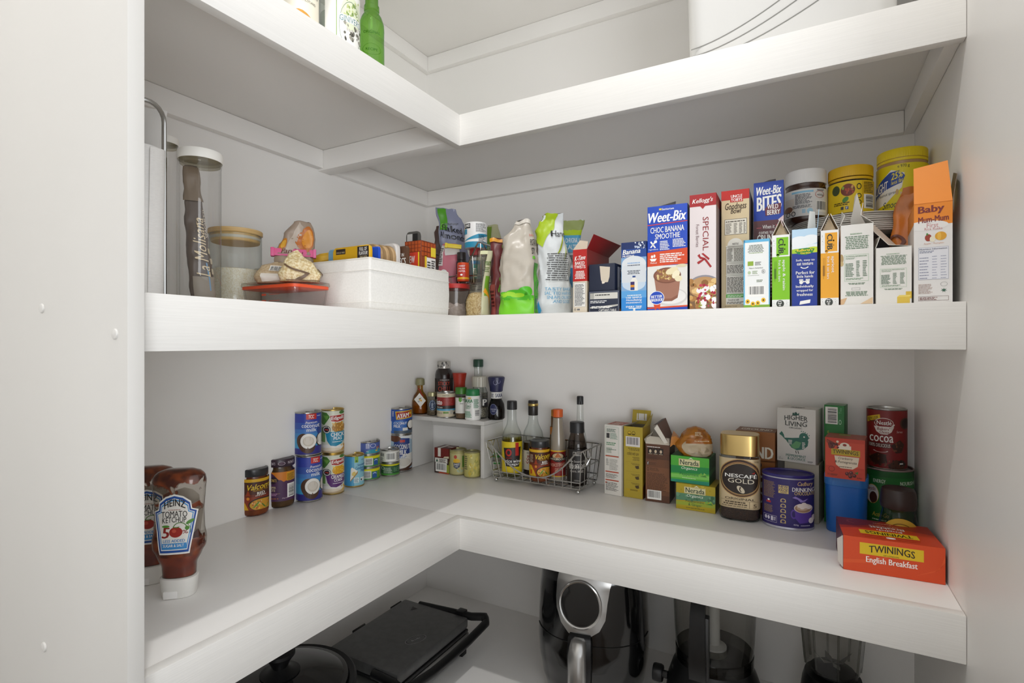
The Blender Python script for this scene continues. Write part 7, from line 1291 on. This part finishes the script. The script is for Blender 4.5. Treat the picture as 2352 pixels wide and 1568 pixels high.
# green malt tin and the cocoa tin on it
x, y, r = cyl_r(1975, 2101, 1.335); zt = znear(1079, x, y, r)
def milo(i):
    i.R(0, 0, 1, 1, '1f6a2a', 1); i.R(0, .9, 1, 1, '1a5a24', 1.2); i.T('ENERGY', .26, .8, .48, .86, 'd9e6d4', .03); i.T('NOURISH', .74, .79, .98, .85, 'd9e6d4', .03); i.E(.24, .6, .12, .16, 'dcd9d4', 2, 26); i.E(.26, .54, .07, .1, '4a2418', 3); i.T('Nestlé', .14, .66, .3, .72, '8a3a3a', .02); i.O(.24, .6, .12, .16, .06, 'd9b04a', 3); i.E(.56, .64, .08, .1, '2f8a3c', 2); i.O(.56, .64, .08, .1, .08, 'd9e6d4', 3); i.T('DO', .53, .66, .59, .7, W, .02); i.T('GOOD', .5, .6, .62, .65, W, .03); i.R(.66, .56, .98, .72, 'c9d0c4', 2); i.L(.68, .58, .96, .7, 4, '3a4a3a', k=3); i.T('Activ-Go', .24, .24, .54, .31, 'd9c04a', .02, .2); i.L(.24, .18, .5, .21, 1, 'd9e6d4')
can('malt_drink_tin', 'large green malt drink tin in the corner by the wall', (x, y, r), ZL, zt-ZL, '1f6a2a', milo, mat('b5a2a0', .3, .8), extra=0)
x2, y2, r2 = cyl_r(1985, 2080, 1.34); z2 = znear(938, x2, y2, r2); zq = zt-.0032+.0004
def cocoa(i):
    i.R(0, 0, 1, 1, '7e1a1a', 1); i.P([(.02, .86), (.32, .93), (.33, .86), (.03, .77)], 'd9b52a', 2); i.T('NEW LOOK', .04, .83, .28, .88, '3a2a14', .02, tilt=.05); i.L(.06, .795, .28, .82, 1, '3a2a14')
    i.E(.42, .78, .23, .09, 'd9cfc9', 2, 26); i.E(.42, .78, .215, .08, '7e1a1a', 2.3, 26); i.T('Nestlé', .25, .75, .6, .82, W, .02); i.P([(.18, .72), (.66, .72), (.6, .63), (.5, .585), (.34, .585), (.24, .63)], 'e0d8d2', 2.4); i.P([(.6, .68), (.68, .76), (.66, .77), (.56, .7)], 'e0d8d2', 2.4); i.T("Bakers'", .26, .655, .56, .705, '7e1a1a', .02, .1); i.T('Choice', .32, .6, .54, .65, '7e1a1a', .02, .1); i.T('cocoa', .08, .45, .64, .56, W, .02); i.R(.06, .35, .58, .43, '4a1414', 2); i.T('100% DELICIOUS', .07, .36, .57, .42, 'e6dcd4', .02); i.O(.34, .3, .18, .03, .2, 'd9c9c4', 3, 16, 180, 360)
    i.E(.92, .78, .12, .1, '4a2a1c', 2, 20); i.E(.93, .78, .09, .08, '2a1610', 2.4, 20); i.T('Serves', .72, .62, .86, .66, 'd9b9b4', 0, .2); br = ['3d1f14', '5a2f1c', '2a1510', '7a4630']
    i.P([(.58, .4), (.8, .5), (.9, .42), (.84, .28), (.7, .27)], '3a1d13', 3); i.D(.6, .29, .86, .46, 12, br, .02, 3.4); i.P([(.06, .16), (.2, .04), (.5, .1), (.46, .24), (.26, .26)], '3a1d13', 3); i.D(.08, .04, .5, .24, 22, br, .022, 3.4, 9); i.P([(.5, .06), (.7, .16), (.94, .1), (.9, .0), (.56, 0)], '4a2618', 3.2); i.D(.52, 0, .92, .14, 18, br, .022, 3.6, 4); i.R(.76, .06, .9, .14, '26201f', 4); i.R(.79, .08, .87, .1, W, 5)
can('cocoa_tin', 'red cocoa tin standing on the green malt drink tin', (x, y, r2*1.0), zq, z2-zq, '7e1a1a', cocoa, TIN, extra=2)
# small instant coffee jar with a dark lid
x, y, r = cyl_r(2014, 2114, 1.19); zt = zfar(1113, x, y, r*.8); H = zt-ZL; r *= .98
t = thing('instant_coffee_jar', 'small waisted coffee jar with a dark brown lid by the wall', 'jar', (x, y, ZL), face_cam(x, y, 2))
m = MB(); m.lathe([(0, .002)]+[(r*a, H*b) for a, b in ((.9, 0), (1, .03), (1.02, .2), (.98, .4), (.84, .58), (.78, .66), (.8, .72))], clear('jar_glass', 'cfcdc8', '6f6d68'), 48); m.obj('glass', t)
m = MB(); m.lathe([(0, .004)]+[(r*a, H*b) for a, b in ((.86, .02), (.96, .06), (.97, .2), (.9, .26))]+[(0, H*.27)], cof, 40); m.obj('coffee', t)
m = MB(); m.lathe([(r*.8, H*.7), (r*.86, H*.705), (r*.9, H*.78), (r*.84, H*.95), (r*.78, H*.99), (r*.7, H), (0, H)], mat('2a1a17', .4), 48); m.obj('lid', t)
m = MB(); i = ring_ink(r*1.0, H*.6); i.E(.56, .55, .42, .42, 'c9a53a', 1, 30); i.E(.56, .48, .28, .3, '2b1812', 2, 26); i.O(.56, .5, .33, .35, .06, '7a5a1c', 3); i.to(m, wrap(r*1.02, H*.02), r*.12, None, .0004); m.obj('paper_label', t)

# big orange tea box lying in front
A, B = on_z(1937, 1306, ZL), on_z(2171.5, 1343, ZL); A.z = B.z = 0; H = height(1228, A, ZL); OG = 'd2481a'
back_ = on_z(1925, 1166, ZL+H); D = min(.106, (back_.xy-A.xy).length)
def f(i):
    i.R(0, 0, 1, 1, OG, 1); i.P([(0, .2), (.3, .3), (.5, .6), (.3, .4), (0, .3)], 'da5626', 1.3); i.P([(.7, .1), (.95, .4), (1, .8), (1, .6), (.9, .3)], 'da5626', 1.3); i.R(.17, .53, .8, .86, 'd9b81a', 2); i.T('TWININGS', .265, .59, .715, .79, '2b2118', .02, arc=.05); i.T('OF LONDON', .41, .545, .56, .58, '3a2c18'); i.T('English Breakfast', .235, .26, .74, .48, 'f2ece6', .03, .0)
def g(i):
    i.R(0, 0, 1, 1, 'c9401a', 1); i.P([(0, .55), (0, 1), (.5, 1), (.4, .75), (.2, .6)], '7a2a34', 1.3); i.P([(.0, .4), (0, .6), (.25, .7), (.5, 1), (1, 1), (1, .55), (.6, .7)], 'a3301c', 1.2); i.R(.2, .22, .8, .42, 'd9b81a', 2); i.T('TWININGS', .26, .26, .74, .39, '2b2118', .02, rot=180, arc=-.02); i.T('English', .4, .46, .66, .55, 'f2ece6', .03, rot=180); i.T('Breakfast', .34, .57, .7, .67, 'f2ece6', .03, rot=180); i.L(.34, .71, .66, .75, 1, 'e0a890'); i.L(.4, .84, .6, .88, 1, 'e0a890'); i.E(.5, .13, .05, .04, 'efe6de', 3); i.R(.2, .16, .8, .17, 'd9b81a'); i.R(.22, .08, .45, .09, 'd9b81a'); i.R(.55, .08, .78, .09, 'd9b81a'); i.O(.18, .82, .08, .1, .3, '9a4a4a', 2, 16, 90, 270)
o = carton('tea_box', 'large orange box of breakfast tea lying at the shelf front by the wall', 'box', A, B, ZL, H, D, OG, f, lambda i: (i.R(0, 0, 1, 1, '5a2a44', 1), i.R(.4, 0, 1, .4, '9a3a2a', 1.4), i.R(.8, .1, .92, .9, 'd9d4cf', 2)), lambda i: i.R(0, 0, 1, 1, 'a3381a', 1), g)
x = o['w']/2
flap(o, [(-x-.0004, .001, H*.98), (-x-.0004, .001, H*.05), (-x-.006, .012, H*.15), (-x-.007, .014, H*.8)], (-1, -.3, 0), 'd6cfc8')
for o in [o for o in bpy.data.objects if o.name.startswith('tea_box')]: o['group'] = 'tea boxes on the lower shelf'
# ================================================================== appliances on the lowest shelf
ZS = BS
GB_ = mat('0c0c0d', .12, 0, 'gloss_black', .6); SB = mat('141415', .38, 0, 'satin_black'); SIL = mat('b9b8b6', .28, .85, 'satin_silver'); STEEL = mat('8f8f8d', .32, .9, 'brushed_steel')
# air fryer
x, y, r = cyl_r(1239, 1494, 1.26); r *= .985
Ha = .328
t = thing('air_fryer', 'gloss black egg-shaped air fryer with a round dark display and silver handle', 'air fryer', (x, y, ZS), face_cam(x, y, -8))
tabA = [(0, .80), (.02, .86), (.12, .93), (.25, .985), (.36, 1.0), (.5, .995), (.65, .98), (.8, .945), (.9, .87), (.96, .7), (1, .4)]
def fry(a, z, d=0.):
    q = lerp_tab(tabA, z/Ha)[0]*r+d; sa, ca = sin(a), -cos(a); s = (abs(sa)**2.5+abs(ca)**2.5)**(-1/2.5); return Vector((q*sa*s, q*.98*ca*s, z))
m = MB(); m.loft([[fry(2*pi*k/72, Ha*i/56) for k in range(72)] for i in range(57)], GB_); m.obj('body', t)
def on_fryer(ink, w, z0, h, step=.05, off=.0006, gap=.00012):
    mm = MB(); i = Ink(w, h); ink(i)
    def fn(a, b, d): return fry((a-w/2)/r, z0+b, off+d)
    i.to(mm, fn, w*step, h*step, gap, .25); return mm
aD = -.30; zD = CAM.z-(1383-784)*depth(x+.09, y-.09)/FPX-ZS; zD = .226
sil = [(.06, 1), (.06, .5), (.08, .36), (.15, .2), (.26, .09), (.4, .05), (.54, .07), (.68, .16), (.76, .3), (.79, .5), (.83, .68), (.9, .82), (1, .94), (1, 1)]
mm = on_fryer(lambda i: i.P(sil, SIL, 1), .155, zD-.078, .17, .03, .0012)
o = mm.obj('silver_surround', t)
def shiftw(mesh_fn): pass
def ringpts(ra, rz, off, n=48, a0=-.27, zc=zD): return [fry(a0+ra/r*cos(2*pi*k/n), zc+rz*sin(2*pi*k/n), off) for k in range(n)]
ax = -.105
m = MB(); m.tube(ringpts(.0435, .0475, .003, 56, ax), .0034, mat('c9c8c6', .2, .9, 'bright_trim'), 8, True); m.obj('display_ring', t)
m = MB(); c0 = fry(ax, zD, .0042); rg = ringpts(.042, .046, .0036, 56, ax); m.add([c0]+rg, [[0, k+1, (k+1) % 56+1] for k in range(56)], mat('080809', .08, 0, 'display_glass', .5), True); m.obj('display', t)
m = MB(); m.tube([fry(-1.1+.05*k, .142+.004*abs(k-24)/24, .0006) for k in range(49)], .0009, mat('050505', .5), 5); m.obj('basket_seam', t)
m = MB(); hw = .019
def hand(z, out, half, th): c = fry(ax+.01, z); n = Vector((c.x, c.y, 0)).normalized(); s = Vector((-n.y, n.x, 0)); b = c+n*out; return [b-s*half-n*th, b-s*half*1.0+n*th*.3, b-s*half*.6+n*th, b+s*half*.6+n*th, b+s*half+n*th*.3, b+s*half-n*th]
m.loft([hand(.162, .012, .010, .006), hand(.158, .016, .0155, .008), hand(.146, .024, .0175, .009), hand(.134, .03, .018, .0095), hand(.06, .036, .0185, .0095), hand(.02, .036, .019, .0095), hand(.008, .034, .018, .009)], SIL); m.obj('handle', t, ang=50)
m = MB(); m.loft([hand(.166, .001, .022, .004), hand(.156, .008, .025, .006), hand(.12, .011, .026, .007), hand(.07, .011, .024, .007), hand(.05, .001, .022, .004)], SB); m.obj('handle_mount', t, ang=50)
m = MB(); m.tube([fry(1.02, .26, .001), fry(.98, .2, .002), fry(.98, .15, .002), fry(1.06, .12, .001)], [.003, .006, .006, .003], SB, 8); m.obj('side_vent', t)

# contact grill / sandwich press
x0, x1, y0, y1 = .103, .309, -.494, -.226; cx_, cy_ = (x0+x1)/2, (y0+y1)/2; hx, hy = (x1-x0)/2, (y1-y0)/2
t = thing('sandwich_press', 'closed grey sandwich press with a black loop handle', 'sandwich press', (cx_, cy_, ZS)); gr = noisy('grey_enamel', '5e5e5d', '666665', (60, 60, 60), .38, 0, .3); zt = .6-ZS
m = MB(); m.box(-hx, hx, -hy, hy, zt-.026, zt, gr, .006); m.box(-hx*.96, hx*1.02, -hy*.98, hy*.98, zt-.034, zt-.0262, SB, .003); m.obj('lid', t)
m = MB(); m.box(-hx*.98, hx*1.03, -hy, hy, .014, zt-.0345, STEEL, .005); m.obj('base', t)
m = MB()
pts = [(-hx*.55, hy*1.03, zt-.008), (hx*.6, hy*1.1, zt-.006), (hx*.98, hy*1.13, zt-.006), (hx*1.32, hy*1.2, zt-.002), (hx*1.44, hy*1.08, zt-.008), (hx*1.44, hy*.5, zt-.014), (hx*1.42, 0, zt-.018), (hx*1.40, -hy*.5, zt-.018), (hx*1.34, -hy*.95, zt-.016), (hx*1.22, -hy*1.12, zt-.014), (hx*.98, -hy*1.08, zt-.012), (hx*.4, -hy*1.04, zt-.012)]
sm = []
for a, b in zip(pts, pts[1:]): sm += [tuple(Vector(a).lerp(Vector(b), k/4)) for k in range(4)]
sm.append(pts[-1]); m.tube(sm, .0098, SB, 12); m.obj('handle', t)
m = MB(); m.tube([tuple(Vector(p)+Vector((.004, 0, -.0066))) for p in sm[24:36]], .003, STEEL, 6); m.obj('handle_trim', t)
m = MB(); m.box(hx*.62, hx*.84, hy*1.0, hy*1.16, zt-.012, zt+.008, SB, .003); m.obj('latch', t)
m = MB(); m.tube([(-hx*1.0, hy*.9, zt-.02), (-hx*1.1, hy*.95, zt-.012), (-hx*1.1, hy*.7, zt-.012), (-hx*1.0, hy*.68, zt-.02)], .006, SB, 8); m.obj('hinge', t)
m = MB(); m.tube([(-hx*1.0, -hy*.1, zt-.02), (-hx*1.12, -hy*.05, zt-.012), (-hx*1.12, -hy*.3, zt-.012), (-hx*1.0, -hy*.34, zt-.02)], .006, SB, 8); m.obj('hinge', t)
for sx, sy in ((-.8, -.85), (-.8, .85), (.9, -.85), (.9, .85)): m = MB(); m.box(hx*sx-.012, hx*sx+.012, hy*sy-.01, hy*sy+.01, 0, .0138, SB, .002); m.obj('foot', t)
m = MB(); i = Ink(.05, .03); i.E(.5, .5, .5, .5, '8a8a88', 1, 28); i.E(.5, .5, .47, .46, '3a3a3a', 2, 28); [i.R(.08+.02*abs(k-4), .1+k*.09, .92-.02*abs(k-4), .13+k*.09, '8a8a88', 3) for k in range(9)]; i.R(.3, .42, .7, .6, '3a3a3a', 4); i.T('Breville', .3, .43, .7, .58, 'b9b9b6', .02, k=5)
i.to(m, flat((hx*.55, -hy*.28, zt), (.35, 1, 0), (-1, .2, 0), (0, 0, 1))); i = Ink(.018, .016); i.P([(0, 0), (1, 0), (.5, 1)], '161616', 1); i.P([(.14, .1), (.86, .1), (.5, .84)], '2d2d2d', 2); i.P([(.44, .2), (.58, .2), (.5, .7)], '161616', 3); i.to(m, flat((-hx*.55, hy*.82, zt), (.4, -1, 0), (1, .3, 0), (0, 0, 1))); m.obj('badge', t)
m = MB(); m.lathe([(.0055, 0), (.0055, .004), (0, .004)], STEEL, 20); o = m.obj('screw', t); o.location = (-hx*.2, -hy*1.0, zt-.05); o.rotation_euler = (pi/2, 0, 0)

# electric frypan with a domed glass lid
px_, py_, pr_ = .186, -.684, .14
t = thing('electric_frypan', 'round black electric frypan with a dark glass lid and knob', 'frypan', (px_, py_, ZS)); hr = .135
m = MB(); m.lathe([(.1, 0), (.112, .004), (.128, .04), (pr_*.93, hr-.03), (pr_, hr-.012), (pr_*1.0, hr-.004), (pr_*.97, hr), (pr_*.9, hr-.003), (pr_*.86, hr-.02), (0, hr-.03)], SB, 64); m.obj('pan', t)
m = MB(); m.lathe([(pr_*.86, hr-.003), (pr_*.885, hr-.001), (pr_*.885, hr+.002), (pr_*.865, hr+.0035)], mat('6a6a6a', .25, .9, 'steel_rim'), 64); m.obj('lid_rim', t)
m = MB(); m.lathe([(pr_*.86, hr+.001), (pr_*.75, hr+.009), (pr_*.5, hr+.018), (pr_*.2, hr+.023), (0, hr+.0235)], mat('1c1c1c', .08, 0, 'dark_lid_glass', .7), 64); m.obj('glass_lid', t)
m = MB(); m.lathe([(.034, hr+.0215), (.036, hr+.024), (.022, hr+.027), (.014, hr+.034), (.019, hr+.046), (.027, hr+.056), (.027, hr+.062), (.02, hr+.067), (0, hr+.068)], SB, 40); m.obj('knob', t)

# food processor
x, y, r = cyl_r(1545, 1740, 1.2)
zj_ = zat(1512, x, y)-ZS
t = thing('food_processor', 'food processor with a clear bowl, black handle and black base', 'food processor', (x, y, ZS), face_cam(x, y, -6))
m = MB(); m.lathe([(r*1.12, 0), (r*1.16, .004), (r*1.18, zj_*.3), (r*1.12, zj_*.6), (r*1.0, zj_*.85), (r*.9, zj_), (0, zj_)], SB, 60); m.obj('base', t)
m = MB(); m.lathe([(r*.9, zj_), (r*.93, zj_+.002), (r*.93, zj_+.024), (r*.91, zj_+.026)], clear('smoke_band', 'b9b9b6', '6a6a68'), 56); m.obj('bowl_foot', t)
ht = .322
BOWL = clear('bowl_plastic', 'e8e8e6', '9c9c9a')
m = MB(); m.lathe([(0, zj_+.005), (r*.84, zj_+.005), (r*.92, zj_+.026), (r*.95, zj_+.06), (r*1.0, ht*.84), (r*1.02, ht*.88)], BOWL, 60); m.obj('bowl', t)
m = MB(); m.lathe([(r*.16, zj_+.006), (r*.3, zj_+.012), (r*.3, zj_+.03), (r*.15, zj_+.034), (r*.13, ht*.8), (0, ht*.8)], mat('cfcfcc', .35, 0, 'white_hub'), 30); m.obj('spindle', t)
m = MB(); m.lathe([(r*1.03, ht*.875), (r*1.05, ht*.885), (r*1.03, ht*.93), (r*.5, ht*.96), (0, ht*.96)], BOWL, 56); m.obj('lid', t)
hy_ = -r*1.02
def hs(z, out, w, d): return [(-w-.018, hy_-out-d, z), (w-.018, hy_-out-d, z), (w*1.0-.018, hy_-out, z), (-w-.018, hy_-out, z)]
m = MB(); m.loft([hs(zj_+.004, -.004, .013, .018), hs(zj_+.012, .012, .0155, .018), hs(zj_+.04, .022, .0155, .016), hs(ht*.62, .026, .0145, .014), hs(ht*.8, .02, .014, .014), hs(ht*.88, .004, .013, .014)], SB); m.obj('handle', t, ang=25)
m = MB(); m.box(-.018-.003, -.018+.02, hy_-.022, hy_-.004, zj_+.012, ht*.78, mat('4a4a4a', .3, .4), .003); m.obj('handle_grip', t)
m = MB(); i = Ink(.03, .02); i.P([(.44, .7), (.56, .7), (.5, .95)], W, 1); i.F(.42, .1, .6, .45, .04, W, 1); i.O(.5, .5, .07, .14, .3, W, 1, 12, 0, 180); i.to(m, wrap(r*1.02, zj_*.72, .22), r*.1, None, .0004); i = Ink(.03, .02); i.R(.3, .3, .42, .5, W, 1); i.R(.46, .3, .58, .5, W, 1); i.to(m, wrap(r*1.03, zj_*.72, -.3), r*.1, None, .0004); m.obj('markings', t)
kx = on_y(1526, y-.005); m = MB(); m.lathe([(.0, -.01), (.0165, -.01), (.018, -.006), (.018, .006), (.016, .01), (0, .01)], SB, 28); o = m.obj('knob', t)
o.location = Vector((-r*1.34, -.02, .07)); o.rotation_euler = (0, pi/2, 0)
m = MB(); m.tube([(-r*1.26, -.02, .07), (-r*1.1, -.02, .07)], .008, SB, 10); m.obj('knob_stem', t)

# blender
x, y, r = cyl_r(1834, 1996, 1.24); y = min(y, -.075)
t = thing('jug_blender', 'blender with a faceted clear jug and steel blades', 'blender', (x, y, ZS), face_cam(x, y, 10)); zb_ = zat(1548, x, y)-ZS
m = MB(); m.lathe([(r*1.0, 0), (r*1.05, .004), (r*1.0, zb_*.5), (r*.9, zb_*.86), (r*.82, zb_), (0, zb_)], SB, 48); m.obj('base', t)
JUG = clear('jug_plastic', 'e6e6e4', '9a9a98')
m = MB(); m.lathe([(0, zb_+.004), (r*.6, zb_+.004), (r*.8, zb_+.012), (r*.86, zb_+.03), (r*1.08, .318), (r*1.1, .322)], JUG, 8, (0, 0), 1, 1); m.obj('jug', t, ang=10)
m = MB()
for k in range(8): a = 2*pi*k/8; m.tube([(r*.8*cos(a), r*.8*sin(a), zb_+.014), (r*1.07*cos(a), r*1.07*sin(a), .316)], .0022, JUG, 5)
m.obj('ribs', t)
m = MB(); m.lathe([(r*.62, zb_+.0045), (r*.64, zb_+.012), (r*.2, zb_+.02), (0, zb_+.02)], mat('2a2a2a', .3, .4), 30); m.obj('blade_seat', t)
for k, (a, up) in enumerate(((.2, .022), (1.8, .006), (3.3, .022), (4.9, .006))):
    m = MB(); c, s = cos(a), sin(a); m.slab([(0, 0, zb_+.022), (c*r*.28-s*.007, s*r*.28+c*.007, zb_+.024), (c*r*.58, s*r*.58, zb_+.022+up), (c*r*.28+s*.005, s*r*.28-c*.005, zb_+.024)], (0, 0, 1), .0012, STEEL); m.obj('blade', t)
m = MB(); m.lathe([(r*1.1, .320), (r*1.14, .322), (r*1.14, .330), (r*.9, .334), (0, .334)], SB, 40); m.obj('lid', t)
# ------------------------------------------------------------------ pieces that belong to a part
def under(thing_, part, *pieces):
    for t in [o for o in bpy.data.objects if o.parent is None and o.name.split('.')[0] == thing_]:
        kids = {}
        for c in t.children: kids.setdefault(c.name.split('.')[0], []).append(c)
        for p in kids.get(part, [])[:1]:
            for q in pieces:
                for c in kids.get(q, []): c.parent = p
under('ketchup_bottle', 'cap', 'flip_lid'); under('ketchup_bottle', 'bottle', 'ketchup', 'ketchup_film', 'paper_label')
under('pasta_container', 'lid', 'seal'); under('rice_jar', 'lid', 'seal_ring'); under('fabric_bin', 'bin', 'seam', 'rim'); under('food_container', 'lid', 'seal')
under('air_fryer', 'silver_surround', 'display', 'display_ring'); under('air_fryer', 'handle_mount', 'handle')
under('sandwich_press', 'handle', 'handle_trim', 'latch'); under('sandwich_press', 'lid', 'badge'); under('electric_frypan', 'glass_lid', 'knob', 'lid_rim')
under('food_processor', 'handle', 'handle_grip'); under('food_processor', 'bowl', 'bowl_foot', 'spindle'); under('food_processor', 'base', 'markings')
under('jug_blender', 'jug', 'ribs'); under('jug_blender', 'blade_seat', 'blade'); under('liqueur_bottle', 'tag', 'ribbon')
